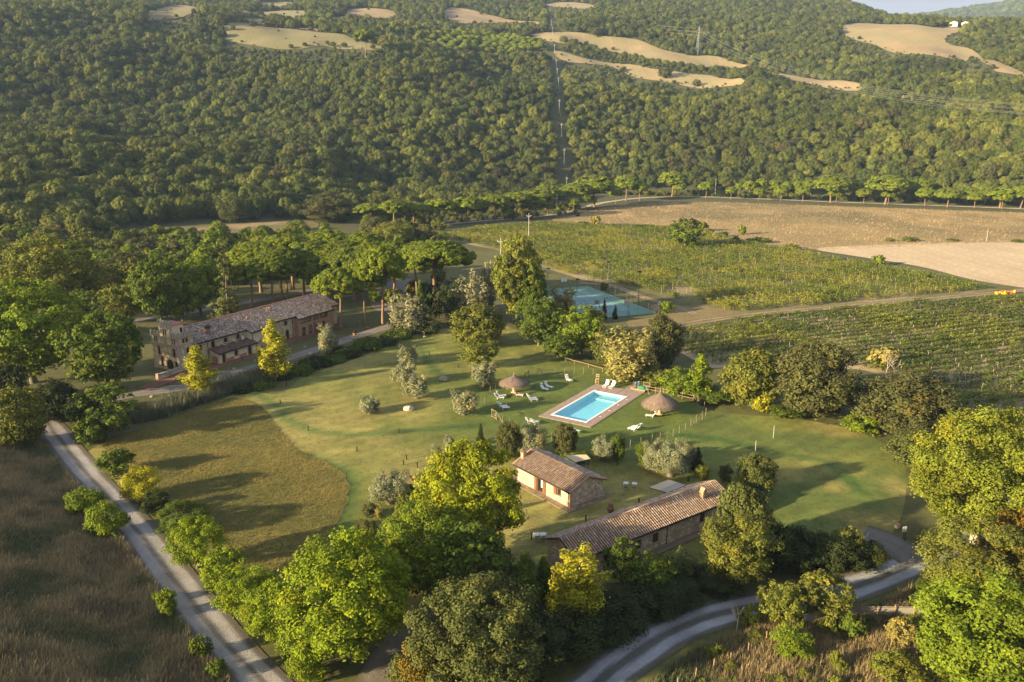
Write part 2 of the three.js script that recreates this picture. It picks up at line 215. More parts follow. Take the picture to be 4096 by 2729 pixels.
// ---------------------------------------------------------------- trees: crowns of leaf clumps, tapered trunks with limbs
// nominal size of each kind: [crown width, height, leaf length]
const KIND = { broad: [8, 9, 0.42], big: [12, 13, 0.46], oak: [10, 9.5, 0.42], bush: [4, 3.4, 0.3], olive: [4, 4, 0.26], poplar: [4.6, 12, 0.4], silver: [6, 12, 0.42], cone: [2.2, 5, 0.26], cedar: [7, 17, 0.5], pine: [12, 15, 0.42], roundpine: [6, 8.5, 0.4], dome: [9, 8.4, 0.42], willow: [8, 9, 0.44], hedge: [4, 1.8, 0.32] };
function clumpsOf(kind, r) {
  const [W, Hh] = KIND[kind], a = W / 2, out = [], add = (x, y, z, s, ax) => out.push({ x, y, z, s, ax });
  const shell = (n, cy, ry, rx, s0, s1, yMin, bias = 0.55) => { for (let i = 0; i < n; i++) { const u = r() * 2 - 1, t = r() * 6.283, q = Math.sqrt(1 - u * u), d = bias + (1 - bias) * Math.sqrt(r()), s = lerp(s0, s1, r()); const y = cy + u * ry * d; if (y - s * 0.5 < yMin) { i -= 0.6; continue; } const w = 1 + 0.28 * (vnoise(Math.cos(t) * 1.7 + 5 + n, Math.sin(t) * 1.7 + u * 2) - 0.5); add(Math.cos(t) * q * (rx - s * 0.6) * d * w, y, Math.sin(t) * q * (rx - s * 0.6) * d * w, s); } };
  if (kind === 'dome') { for (let i = 0; i < 34; i++) { const u = 0.97 - 1.35 * (i + r()) / 34, t = i * 2.4 + r() * 1.2, q = Math.sqrt(Math.max(0, 1 - u * u)) * (0.8 + 0.3 * r()), sz = lerp(0.7, 1.45, r()); add(Math.cos(t) * q * (a - sz * 0.55), Hh * 0.5 + u * (Hh * 0.46 - sz * 0.5), Math.sin(t) * q * (a - sz * 0.55), sz, 0.85); } add(0, Hh * 0.45, 0, a * 0.72, 0.9); }
  else if (kind === 'broad') { shell(105, Hh * 0.55, Hh * 0.44, a, 0.3, 0.85, 0.5); add(0, Hh * 0.5, 0, a * 0.5); }
  else if (kind === 'big') { shell(250, Hh * 0.56, Hh * 0.43, a, 0.35, 0.95, 1.0, 0.5); add(0, Hh * 0.55, 0, a * 0.45); }
  else if (kind === 'oak') { shell(150, Hh * 0.5, Hh * 0.47, a, 0.45, 1.15, 0.3, 0.66); add(0, Hh * 0.5, 0, a * 0.6); add(0, Hh * 0.25, 0, a * 0.55); }
  else if (kind === 'bush') { shell(46, Hh * 0.46, Hh * 0.46, a, 0.22, 0.58, 0.02, 0.5); add(0, Hh * 0.35, 0, a * 0.5); }
  else if (kind === 'hedge') { for (let i = 0; i < 26; i++) { const t = r() * 6.28, d = Math.sqrt(r()) * a * 0.9; add(Math.cos(t) * d, 0.3 + r() * (Hh - 0.8) * (1 - d / a * 0.6), Math.sin(t) * d, 0.45 + r() * 0.35); } }
  else if (kind === 'olive') { for (let k = 0; k < 7; k++) { const t = k / 7 * 6.283 + r(), d = a * (0.3 + 0.35 * r()), hgt = Hh * (0.62 + 0.3 * r()); for (let j = 0; j < 5; j++) { const f = j / 4; add(Math.cos(t) * d * (0.6 + 0.5 * f) + (r() - 0.5) * 0.7, lerp(Hh * 0.28, hgt, f), Math.sin(t) * d * (0.6 + 0.5 * f) + (r() - 0.5) * 0.7, lerp(0.62, 0.34, f), 1.25); } } add(0, Hh * 0.5, 0, a * 0.45); }
  else if (kind === 'poplar') { for (let i = 0; i < 44; i++) { const f = Math.pow(r(), 0.85), t = r() * 6.28, prof = Math.sin(Math.PI * Math.min(1, 0.12 + f * 0.88)) * (1 - f * 0.35), d = a * prof * (0.35 + 0.5 * r()); add(Math.cos(t) * d, Hh * (0.08 + 0.86 * f), Math.sin(t) * d, lerp(0.85, 0.42, f) * (0.7 + 0.5 * r()), 1.5); } for (let i = 0; i < 9; i++) add(0, Hh * (0.14 + 0.085 * i), 0, 0.75 - i * 0.03, 1.3); }
  else if (kind === 'silver') { for (let k = 0; k < 9; k++) { const t = k / 9 * 6.28 + r() * 0.6, d = a * (0.2 + 0.6 * r()), top = Hh * (0.97 - 0.42 * (d / a) - 0.1 * r()); for (let j = 0; j < 6; j++) { const f = j / 5; add(Math.cos(t) * d * (0.5 + 0.6 * f) + (r() - 0.5), lerp(Hh * 0.18, top, f), Math.sin(t) * d * (0.5 + 0.6 * f) + (r() - 0.5), lerp(0.95, 0.42, f), 1.5); } } }
  else if (kind === 'willow') { for (let k = 0; k < 13; k++) { const t = r() * 6.28, d = a * (0.15 + 0.65 * r()), top = Hh * (0.95 - 0.35 * (d / a) * r() - 0.1 * r()); for (let j = 0; j < 5; j++) { const f = j / 4; add(Math.cos(t) * d * (0.75 + 0.4 * f) + (r() - 0.5), lerp(Hh * 0.14, top, f), Math.sin(t) * d * (0.75 + 0.4 * f) + (r() - 0.5), lerp(1.15, 0.5, f) * (0.75 + 0.4 * r()), 1.35); } } add(0, Hh * 0.4, 0, a * 0.5); }
  else if (kind === 'cone') { for (let i = 0; i < 40; i++) { const f = Math.pow(r(), 1.2), t = r() * 6.28, d = a * (1 - f) * (0.55 + 0.35 * r()) * Math.min(1, 0.5 + f * 3); add(Math.cos(t) * d, Hh * (0.06 + 0.9 * f), Math.sin(t) * d, lerp(0.42, 0.16, f), 1.5); } for (let i = 0; i < 7; i++) add(0, Hh * (0.1 + 0.12 * i), 0, lerp(0.6, 0.18, i / 6), 1.3); }
  else if (kind === 'cedar') { for (let i = 0; i < 70; i++) { const tier = Math.floor(r() * 13), f = tier / 13 + r() * 0.025, t = r() * 6.28, d = a * (1 - f) * (0.25 + 0.75 * r()); add(Math.cos(t) * d, Hh * (0.1 + 0.88 * f) - d * 0.12, Math.sin(t) * d, lerp(1.0, 0.35, f), 0.45); } }
  else if (kind === 'pine') { for (let i = 0; i < 230; i++) { const t = r() * 6.28, q = Math.sqrt(r()) * 0.96, w = 1 + 0.22 * (vnoise(Math.cos(t) * 1.5 + 9, Math.sin(t) * 1.5 + 4) - 0.5); const s = 0.42 + 0.3 * r(), y = Hh - s * 0.7 - Math.pow(q, 2.2) * Hh * 0.24 - r() * 0.9; add(Math.cos(t) * q * (a - s * 0.5) * w, y, Math.sin(t) * q * (a - s * 0.5) * w, s, 0.8); } for (let i = 0; i < 34; i++) { const t = r() * 6.28, q = 0.25 + 0.6 * Math.sqrt(r()); add(Math.cos(t) * q * a, Hh * 0.8 - q * q * Hh * 0.2 - r() * 1.2, Math.sin(t) * q * a, 0.7 + 0.4 * r(), 0.7); } }
  else if (kind === 'roundpine') { for (let i = 0; i < 110; i++) { const u = r() * 1.5 - 0.5, t = r() * 6.28, q = Math.sqrt(Math.max(0, 1 - u * u)); add(Math.cos(t) * q * (a - 0.4), Hh * 0.66 + u * Hh * 0.26, Math.sin(t) * q * (a - 0.4), 0.42 + 0.22 * r(), 0.85); } add(0, Hh * 0.64, 0, a * 0.6, 0.7); }
  return out;
}
const crownCache = new Map();
function crownGeo(kind, lod, seed, fine = 1) {          // lod 0 near: folded leaf sprays; 1 mid, 2 far, 3 hillside: larger single blades
  const key = [kind, lod, seed, fine].join();
  if (crownCache.has(key)) return crownCache.get(key);
  const r = rng(seed * 977 + kind.length * 131 + kind.charCodeAt(1) * 17), [W, Hh, L0] = KIND[kind], clumps = clumpsOf(kind, r), L = L0 * [0.6, 1.05, 1.75, 1.4][lod] * fine, P = [], C = [];
  const cov = { pine: 2.1, roundpine: 1.8, oak: 0.95, dome: 1.0, olive: 1.15, willow: 0.85, silver: 0.8, cedar: 1.0 }[kind] ?? 1.05, area = lod ? 0.36 * L * L : 0.34 * L * L;
  const A = V(), B = V(), N = V(), U = V(), needle = kind === 'pine' || kind === 'roundpine';
  for (const c of clumps) {
    const ax = c.ax ?? 0.85, n = Math.max(3, Math.round(cov * 9 * c.s * c.s * Math.max(1, ax) / area * (lod === 0 ? 0.8 : 0.75))), tone = 0.72 + 0.5 * r(), yel = r() < 0.18 ? 0.35 * r() : 0;
    for (let i = 0; i < n; i++) {
      const u = r() * 1.75 - 0.75, t = r() * 6.283, q = Math.sqrt(Math.max(0, 1 - u * u)), d = c.s * (kind === 'dome' ? 0.6 + 0.52 * Math.sqrt(r()) : needle ? 0.55 + 0.6 * r() : r() < 0.14 ? 0.9 + 0.7 * r() : 0.35 + 0.8 * Math.sqrt(r()));
      A.set(Math.cos(t) * q, u, Math.sin(t) * q);
      const px = c.x + A.x * d, py = Math.max(0.03, c.y + A.y * d * ax), pz = c.z + A.z * d;
      const jn = lod > 1 ? 0.85 : 1.25; N.set(px, (py - Hh * 0.45) * 1.1, pz).normalize().multiplyScalar(lod > 1 ? 0.55 : 0.3).addScaledVector(A, 0.75); N.x += (r() - 0.5) * jn; N.y += (r() - 0.5) * jn + 0.2; N.z += (r() - 0.5) * jn; N.normalize();
      U.set(r() - 0.5, r() - (needle ? -0.1 : 0.62), r() - 0.5); U.addScaledVector(N, -U.dot(N)).normalize(); B.crossVectors(N, U);
      const l = L * (0.7 + 0.6 * r()), w = l * (lod ? 0.46 : 0.34), k = tone * (0.72 + 0.56 * r()), ry = k * (1 + yel), gy = k * (1 + yel * 0.35), by = k * (1 - yel * 0.5);
      const e = (f, s, h) => { P.push(px + U.x * l * f + B.x * w * s + N.x * l * h, py + U.y * l * f + B.y * w * s + N.y * l * h, pz + U.z * l * f + B.z * w * s + N.z * l * h); C.push(ry, gy, by); };
      if (lod) { e(-0.45, -0.75, 0); e(-0.35, 0.8, 0); e(0.6, 0, -0.1); }
      else { e(-0.5, 0, 0); e(0, -1, 0.1); e(0.5, 0, 0); e(-0.5, 0, 0); e(0.5, 0, 0); e(0, 1, 0.1); }
    }
  }
  const g = new THREE.BufferGeometry();
  g.setAttribute('position', new THREE.Float32BufferAttribute(P, 3)); g.setAttribute('color', new THREE.Float32BufferAttribute(C, 3)); g.computeVertexNormals();
  g.userData = { clumps }; crownCache.set(key, g); return g;
}
const trunkCache = new Map();
function trunkGeo(kind, seed, lod) {
  const key = [kind, seed, lod > 0].join(); if (trunkCache.has(key)) return trunkCache.get(key);
  const r = rng(seed * 31 + 5), [W, Hh] = KIND[kind], gs = [], seg = lod ? 5 : 8, pine = kind === 'pine' || kind === 'roundpine', up = pine ? 0.62 : kind === 'poplar' || kind === 'cedar' || kind === 'cone' ? 0.9 : 0.42;
  const r0 = { pine: 0.34, roundpine: 0.17, oak: 0.4, big: 0.38, broad: 0.24, olive: 0.32, bush: 0.07, hedge: 0.05, poplar: 0.2, silver: 0.22, willow: 0.26, cone: 0.09, cedar: 0.3 }[kind];
  let p = V(0, -0.2, 0), rad = r0 * 1.25; const n = 5, lean = V((r() - 0.5) * 0.06, 0, (r() - 0.5) * 0.06);
  for (let i = 1; i <= n; i++) { const q = V(lean.x * Hh * i / n + (r() - 0.5) * r0 * 0.7, Hh * up * i / n, lean.z * Hh * i / n + (r() - 0.5) * r0 * 0.7), r2 = r0 * lerp(1, up > 0.8 ? 0.2 : 0.55, i / n); gs.push(bar(p, q, rad, r2, seg)); p = q; rad = r2; }
  const cl = crownGeo(kind, 3, seed).userData.clumps, want = { pine: 11, big: 14, broad: 9, oak: 8, olive: 7, willow: 12, silver: 9, roundpine: 5 }[kind] ?? 3;
  for (let i = 0; i < want; i++) { const c = cl[Math.floor(r() * cl.length)], s = p.clone().lerp(V(0, Hh * up * 0.6, 0), pine ? r() * 0.25 : r()), m = s.clone().lerp(V(c.x, c.y, c.z), 0.55).add(V((r() - 0.5) * 0.5, pine ? -0.3 : 0.2, (r() - 0.5) * 0.5)); gs.push(bar(s, m, rad * 0.55, rad * 0.36, 5), bar(m, V(c.x, c.y, c.z), rad * 0.36, rad * 0.1, 4)); }
  const g = mergeGeometries(gs.map((q) => q.toNonIndexed())); trunkCache.set(key, g); return g;
}
const leafMats = new Map();
function leaf(c) { const k = c.join(); if (!leafMats.has(k)) leafMats.set(k, new THREE.MeshPhysicalMaterial({ color: col(...c), vertexColors: true, roughness: 0.8, specularIntensity: 0.22, side: THREE.DoubleSide, transmission: 0.28, thickness: 0 })); return leafMats.get(k); }
const BARK = { grey: std(col(0.16, 0.14, 0.115), { map: T.wood }), pine: std(col(0.26, 0.165, 0.105), { map: T.wood }), pale: std(col(0.4, 0.37, 0.31), { map: T.wood }), dark: std(col(0.09, 0.075, 0.06), { map: T.wood }) };
const C_ = {                              // leaf base colours
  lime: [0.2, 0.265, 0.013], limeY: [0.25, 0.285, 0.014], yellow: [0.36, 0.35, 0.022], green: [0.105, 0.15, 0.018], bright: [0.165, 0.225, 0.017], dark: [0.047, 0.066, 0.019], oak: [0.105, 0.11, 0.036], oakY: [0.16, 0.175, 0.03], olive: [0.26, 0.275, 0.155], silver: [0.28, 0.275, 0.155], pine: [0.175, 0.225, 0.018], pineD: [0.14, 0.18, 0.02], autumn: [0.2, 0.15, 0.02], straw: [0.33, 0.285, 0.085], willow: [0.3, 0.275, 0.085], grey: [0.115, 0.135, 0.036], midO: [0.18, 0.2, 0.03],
};
// a tree placed by its sight lines: base row, top row and crown width in the reference, turned into metres on the ground
function tree(kind, u, vb, vt, w, c, name, label, category, o = {}) {
  const b = GT(u, vb) ?? G(u, vb), dep = Math.hypot(b.x, b.y - CAM_H, b.z), wm = w * PX / FOC * dep;
  const k = o.back ?? ({ bush: 0.3, oak: 0.3, hedge: 0.3, broad: 0.12, willow: 0.2, olive: 0.1 }[kind] ?? 0), hd = Math.hypot(b.x, b.z), f = (hd + k * wm) / hd;
  b.x *= f; b.z *= f;
  const top = b.clone().setY(0), th = CAM_H + hd * f * tanEl(u, vt) - H(b.x, b.z); let h = th;
  if (kind === 'pine') { const back = hd * f + wm * 0.22; h = CAM_H + back * tanEl(u, vt) - H(b.x, b.z); }
  const [W, Hh] = KIND[kind], D = hd, lod0 = o.lod ?? (D < 118 ? 0 : D < 250 ? 1 : 2), lod = lod0 === 0 && wm / W < 0.8 ? 1 : lod0, seed = o.seed ?? 1 + Math.floor(R0() * 3);
  const t = thing(name, label, category, V(b.x, H(b.x, b.z) - 0.05, b.z), o.turn ?? R0() * 6.28, o.group);
  const crown = part(o.crownName ?? 'crown', crownGeo(kind, lod, seed, lod > 1 ? 1 : wm / W > 2.1 ? 0.62 : wm / W > 1.4 ? 0.78 : 1), leaf(c), t), trunk = part('trunk', trunkGeo(kind, seed, lod), BARK[o.bark ?? (kind === 'pine' || kind === 'roundpine' ? 'pine' : 'grey')], t);
  crown.scale.set(wm / W, h / Hh, wm / W); trunk.scale.copy(crown.scale);
  if (kind === 'pine') { const tw = Math.min(1.25, Math.max(0.8, h / Hh)); crown.scale.set(wm / W, h / Hh, wm / W); trunk.scale.set(wm / W, h / Hh, wm / W); }
  return t;
}

// ---------------------------------------------------------------- the land
const tint = (x, z, s, lo, hi) => lerp(lo, hi, fbm(x / s + 31, z / s + 17, 4));
{
  const azs = [], rs = [0.01], P = [], C = [], U = [], I = [];
  for (let a = -180; a < -52; a += 8) azs.push(a); for (let a = -52; a < 52; a += 0.42) azs.push(a); for (let a = 52; a <= 180; a += 8) azs.push(a);
  for (let r = 20; r < 340; r += 7) rs.push(r); for (let r = 340; r < 1500; r += 9) rs.push(r); for (let r = 1500; r < 2800; r += 26) rs.push(r); for (let r = 2800; r < 9000; r *= 1.12) rs.push(r); rs.push(24000);
  for (const a of azs) for (const r of rs) { const x = Math.sin(a * Math.PI / 180) * r, z = -Math.cos(a * Math.PI / 180) * r; P.push(x, H(x, z) - 4 * (1 - sstep(Math.hypot(x - 14.2, z + 136.6), 9, 24)), z); U.push(x, z); const k = r < 330 ? tint(x, z, 25, 0.75, 1.3) : 0.8, f = sstep(H(x, z), 0.5, 6); C.push(lerp(0.115, 0.095, f) * k, lerp(0.11, 0.1, f) * k, lerp(0.032, 0.036, f) * k); }
  for (let i = 0; i < azs.length - 1; i++) for (let j = 0; j < rs.length - 1; j++) { const a = i * rs.length + j, b = a + rs.length; I.push(a, b, a + 1, b, b + 1, a + 1); }
  const g = new THREE.BufferGeometry(); g.setAttribute('position', new THREE.Float32BufferAttribute(P, 3)); g.setAttribute('uv', new THREE.Float32BufferAttribute(U, 2)); g.setAttribute('color', new THREE.Float32BufferAttribute(C, 3)); g.setIndex(I); g.computeVertexNormals();
  structure('ground', g, vstd(0xffffff, { map: T.grass }), 'green and olive valley floor rising into wooded hills behind');
}
// cover of the valley floor
const MEADOW = smoothLoop(ground([[238, 1020], [330, 985], [470, 935], [540, 915], [600, 935], [645, 990], [695, 1040], [745, 1062], [792, 1092], [803, 1125], [786, 1180], [758, 1235], [730, 1300], [640, 1330], [560, 1310], [470, 1230], [380, 1150], [300, 1075]]), 26).map(([x, z], i) => [x + (fbm(x / 1.3, z / 1.3, 2) - 0.5) * 0.7, z + (fbm(x / 1.3 + 9, z / 1.3, 2) - 0.5) * 0.7]);
const LAWN = smoothLoop(ground([[640, 905], [560, 900], [470, 935], [330, 985], [200, 1040], [300, 1130], [400, 1230], [500, 1330], [640, 1420], [800, 1480], [1000, 1420], [1150, 1320], [1260, 1300], [1400, 1340], [1640, 1290], [1800, 1270], [1980, 1260], [2040, 1235], [2080, 1150], [2060, 1040], [1950, 985], [1800, 960], [1640, 945], [1560, 900], [1420, 850], [1300, 830], [1210, 770], [1140, 745], [1020, 755], [940, 775], [830, 820], [700, 865]]));
const DRY = smoothLoop(ground([[-300, 1000], [20, 985], [85, 1010], [115, 1050], [165, 1110], [270, 1230], [350, 1345], [430, 1455], [520, 1572], [560, 1640], [100, 1700], [-700, 1700], [-700, 1200]]));
const DRY_R = smoothLoop(ground([[1480, 1590], [1600, 1500], [1720, 1455], [1860, 1420], [2000, 1400], [2140, 1340], [2353, 1330], [2600, 1450], [2600, 1660], [1450, 1680]]));
const FALLOW = smoothLoop(ground([[1270, 508], [1330, 492], [1400, 475], [1480, 466], [1600, 464], [1800, 470], [2100, 481], [2353, 491], [2700, 505], [2700, 575], [2353, 560], [2100, 566], [1900, 574], [1760, 566], [1650, 540], [1500, 518], [1380, 514]]), 5);
const STUBBLE = smoothLoop(ground([[1875, 573], [2000, 564], [2353, 557], [2700, 565], [2800, 720], [2353, 662], [2240, 644], [2110, 612], [1960, 588]]), 5);
const VINE_UP = ground([[1000, 545], [1120, 522], [1280, 515], [1430, 522], [1560, 525], [1690, 552], [1830, 580], [1960, 604], [2110, 634], [2270, 664], [2100, 682], [1900, 699], [1690, 719], [1590, 698], [1450, 660], [1340, 640], [1250, 612], [1150, 575]]);
const VINE_LO = ground([[1550, 775], [1600, 757], [1750, 737], [1900, 720], [2100, 703], [2353, 685], [2600, 668], [2900, 900], [2500, 1010], [2353, 985], [2200, 962], [2140, 900], [1990, 850], [1850, 838], [1640, 845], [1560, 800]]);
const grow = (p, k) => { const cx = p.reduce((a, q) => a + q[0], 0) / p.length, cz = p.reduce((a, q) => a + q[1], 0) / p.length; return p.map(([x, z]) => [cx + (x - cx) * k, cz + (z - cz) * k]); };
const hz = (x, z) => H(x, z);
const mix3 = (a, b, t) => [lerp(a[0], b[0], t), lerp(a[1], b[1], t), lerp(a[2], b[2], t)];
const poolC = G(1345, 935);
const POOL = (() => { const c = [[1265.3, 954.8], [1347.7, 972.8], [1441.6, 913], [1364.8, 898.3]].map(([u, v]) => G(u, v)), o = c[0].clone().add(c[1]).add(c[2]).add(c[3]).multiplyScalar(0.25), b = c[2].clone().sub(c[1]).add(c[3]).sub(c[0]).normalize(); return { o, turn: Math.atan2(-b.z, b.x), len: 15.6, wid: 6.4 }; })();   // local x along the pool
const poolLocal = (x, z) => V(x, 0, z).applyAxisAngle(V(0, 1, 0), POOL.turn).add(POOL.o);
{ // the lawn leaves the pool open (keyhole outline)
  const q = [[-1, -1], [1, -1], [1, 1], [-1, 1]].map(([a, b]) => { const p = poolLocal(a * (POOL.len / 2 + 0.3), b * (POOL.wid / 2 + 0.3)); return [p.x, p.z]; });
  let bi = 0, bj = 0, bd = 1e9; LAWN.forEach((p, i) => q.forEach((h, j) => { const d = Math.hypot(p[0] - h[0], p[1] - h[1]); if (d < bd) { bd = d; bi = i; bj = j; } }));
  const area = (l) => l.reduce((a, p, i) => a + p[0] * l[(i + 1) % l.length][1] - l[(i + 1) % l.length][0] * p[1], 0), hole = area(LAWN) * area(q) > 0 ? q.slice().reverse() : q, st = hole.findIndex((h) => h === q[bj]);
  LAWN.splice(bi + 1, 0, ...[0, 1, 2, 3, 4].map((k) => hole[(st + k) % 4]), LAWN[bi]);
}
const TRACKS = [[[590, 905], [640, 935], [660, 965], [720, 992], [800, 1000], [900, 994], [1010, 985], [1100, 978]], [[965, 800], [985, 835], [1010, 860]], [[700, 1045], [790, 1085], [806, 1112], [792, 1180], [758, 1240]], [[1560, 1000], [1650, 1010], [1780, 1040], [1900, 1060], [1980, 1130]]].map((t) => ground(t));
const trackDist = (x, z) => { let m = 1e9; for (const t of TRACKS) for (let i = 0; i < t.length - 1; i++) { const [a, b] = t[i], [c, d] = t[i + 1], dx = c - a, dz = d - b, q = clamp(((x - a) * dx + (z - b) * dz) / (dx * dx + dz * dz), 0, 1); m = Math.min(m, Math.hypot(x - a - dx * q, z - b - dz * q)); } return m; };
structure('lawn', sheet(LAWN, 0.012, 1.1, (x, z) => {
  const f = sstep(fbm(x / 14 + 5, z / 14, 4), 0.34, 0.64), near = sstep(Math.hypot(x - poolC.x, z - poolC.z), 16, 34), k = lerp(0.7, 1.3, fbm(x / 4, z / 4, 3)) * (1 + 0.07 * Math.sign(Math.sin((x * 0.6 + z * 0.8) * 1.9)) * near), right = sstep(x, 26, 34) * (1 - sstep(fbm(x / 9 + 4, z / 7 + 9, 3), 0.42, 0.58));
  const dryish = mix3([0.175, 0.195, 0.034], [0.34, 0.285, 0.085], f * near * 0.9 + 0.08), c = mix3(mix3([0.125, 0.165, 0.025], dryish, near), [0.14, 0.175, 0.034], right);
  const td = trackDist(x, z), tk = 1 - 0.5 * (1 - sstep(td, 0.5, 1.5));
  return [c[0] * k * tk * (tk < 1 ? 0.9 : 1), c[1] * k * (0.35 + 0.65 * tk), c[2] * k * tk];
}), vstd(0xffffff, { map: T.grass, bumpMap: T.bump, bumpScale: 0.06 }), 'mown lawn, green near the pool and straw coloured elsewhere');
structure('meadow', sheet(MEADOW, 0.03, 1.6, (x, z) => { const f = sstep(fbm(x / 8 + 9, z / 8, 4), 0.3, 0.7); return mix3([0.22, 0.21, 0.04], [0.35, 0.295, 0.07], f); }), vstd(0xffffff, { map: T.turf, bumpMap: T.bump, bumpScale: 0.25 }), 'longer yellowish grass of the unmown meadow beside the gravel road');
structure('dry_grass_field', sheet(DRY, 0.12, 1.4, (x, z) => { const f = sstep(fbm(x / 7, z / 7, 4), 0.32, 0.68), g = sstep(fbm(x / 11 + 40, z / 11, 3), 0.52, 0.68); return mix3(mix3([0.24, 0.185, 0.085], [0.42, 0.32, 0.15], f), [0.09, 0.1, 0.03], g * 0.7); }, hz), vstd(0xffffff, { map: T.straw, bumpMap: T.bump, bumpScale: 0.3 }), 'field of tall dry brown grass left of the gravel road');
structure('dry_grass_bank', sheet(DRY_R, 0.02, 1.4, (x, z) => { const f = sstep(fbm(x / 5 + 3, z / 5, 4), 0.35, 0.65), g = sstep(fbm(x / 8 + 20, z / 8, 3), 0.45, 0.62); return mix3(mix3([0.15, 0.125, 0.05], [0.34, 0.26, 0.12], f), [0.11, 0.13, 0.03], g * 0.9); }), vstd(0xffffff, { map: T.straw, bumpMap: T.bump, bumpScale: 0.3 }), 'dry golden grass below the gravel road at lower right');
structure('fallow_field', sheet(FALLOW, 0.06, 6, (x, z) => { const f = sstep(fbm(x / 16, z / 30, 4), 0.3, 0.7), g = sstep(fbm(x / 40 + 8, z / 26 + 2, 3), 0.5, 0.7), d = sstep(Math.hypot(x, z), 380, 520); return mix3(mix3([0.42, 0.31, 0.14], [0.25, 0.195, 0.085], f * (0.4 + 0.6 * d)), [0.13, 0.13, 0.045], g * 0.6 * d); }, hz), vstd(0xffffff, { map: T.straw }), 'wide brown fallow field between the white track and the vineyard');
structure('stubble_field', sheet(STUBBLE, 0.07, 6, (x, z) => { const f = fbm(x / 10, z / 20, 4), r = vnoise(x / 2.5 + z / 9, z / 30) * 0.2; return mix3([0.74, 0.58, 0.38], [0.56, 0.42, 0.26], f + r - 0.1); }, hz), vstd(0xffffff, { map: T.soil }), 'pale beige stubble field at the right edge');
structure('vineyard_ground', sheet(grow(VINE_UP, 1.03), 0.05, 4, (x, z) => { const f = sstep(fbm(x / 9, z / 9, 4), 0.35, 0.65); return mix3([0.17, 0.165, 0.05], [0.42, 0.33, 0.18], f * 0.9); }, hz), vstd(0xffffff, { map: T.soil }), 'grassy soil under the upper vineyard');
structure('vineyard_ground', sheet(grow(VINE_LO, 1.03), 0.04, 4, (x, z) => { const f = sstep(fbm(x / 14 + 3, z / 9 + 8, 4), 0.38, 0.6); return mix3([0.19, 0.165, 0.07], [0.55, 0.43, 0.27], f); }), vstd(0xffffff, { map: T.soil }), 'pale soil under the lower vineyard');
structure('grass_margin', sheet(smoothLoop(ground([[1500, 700], [1590, 705], [1690, 722], [1560, 752], [1500, 775], [1440, 740], [1500, 730]])), 0.055, 3, (x, z) => mix3([0.17, 0.14, 0.05], [0.34, 0.25, 0.12], fbm(x / 6, z / 6, 3))), vstd(0xffffff, { map: T.turf }), 'dry grass beside the ball court and vineyard track');

// roads
const rut = (a, b, v, at = 0.24, w = 0.13) => (f0, x, z) => { const f = f0 + (fbm(x / 1.6, z / 1.6, 2) - 0.5) * 0.09; const k = Math.min(Math.abs(f - at), Math.abs(f + at)), t = sstep(k, w * 0.55, w), e = sstep(Math.abs(f), 0.36, 0.5), n = tint(x, z, 2.2, 0.65, 1.35); return mix3(mix3(a, b, t), v, e * 0.9).map((q) => q * n); };
const roadMat = vstd(0xffffff, { map: T.gravel, bumpMap: T.bump, bumpScale: 0.05 });
const ROAD1 = ground([[20, 900], [70, 935], [112, 978], [160, 1040], [215, 1105], [300, 1200], [400, 1330], [505, 1462], [612, 1580], [680, 1660]]);
structure('gravel_road', ribbon(ROAD1, 4.2, 0.05, rut([0.4, 0.37, 0.35], [0.15, 0.135, 0.12], [0.13, 0.11, 0.06], 0.2, 0.17), 16), roadMat, 'straight gravel road with two pale ruts at lower left');
const ROAD4 = ground([[1290, 1640], [1385, 1560], [1450, 1510], [1560, 1445], [1690, 1402], [1840, 1378], [1960, 1350], [2060, 1312], [2150, 1270], [2260, 1215], [2380, 1140]]);
structure('gravel_road', ribbon(ROAD4, 4.7, 0.05, rut([0.4, 0.41, 0.44], [0.13, 0.13, 0.115], [0.13, 0.115, 0.06], 0.23, 0.15), 16), roadMat, 'curving blue-grey gravel track at lower right');
structure('gravel_road', ribbon(ground([[2110, 1290], [2070, 1262], [2030, 1240], [1985, 1228]]), 5, 0.07, rut([0.2, 0.19, 0.18], [0.17, 0.155, 0.13], [0.13, 0.12, 0.05], 0.2, 0.2), 14), roadMat, 'short gravel spur leading from the track onto the lawn');
structure('gravel_road', ribbon(ground([[40, 985], [150, 945], [282, 912], [430, 888], [560, 852], [700, 812], [820, 773], [905, 748], [960, 738]]), 4.4, 0.05, rut([0.27, 0.24, 0.215], [0.23, 0.2, 0.175], [0.15, 0.13, 0.07], 0.2, 0.2), 14), roadMat, 'gravel drive in front of the castle villa');
structure('gravel_road', ribbon(ground([[130, 770], [230, 752], [320, 737], [480, 710], [600, 690], [720, 667], [800, 655], [860, 650]]), 4.4, 0.05, rut([0.26, 0.24, 0.22], [0.22, 0.2, 0.18], [0.13, 0.12, 0.06], 0.2, 0.2), 14), roadMat, 'gravel lane behind the castle villa');
structure('parking_ground', sheet(smoothLoop(ground([[850, 690], [870, 655], [930, 640], [980, 665], [985, 700], [930, 722], [870, 715]])), 0.06, 2, (x, z) => [0.24, 0.2, 0.17].map((q) => q * tint(x, z, 4, 0.85, 1.15))), roadMat, 'bare gravel parking area behind the pines');
structure('gravel_track', ribbon(land([[980, 521], [1100, 509], [1200, 502], [1275, 493], [1340, 477], [1400, 464], [1480, 455], [1600, 452.5], [1760, 458], [1900, 464], [2100, 471], [2353, 480.5], [2600, 490]]), 5, 0.15, rut([0.6, 0.53, 0.44], [0.5, 0.44, 0.35], [0.35, 0.28, 0.16], 0.2, 0.2), 8, 5, hz), roadMat, 'white gravel track lined with umbrella pines');
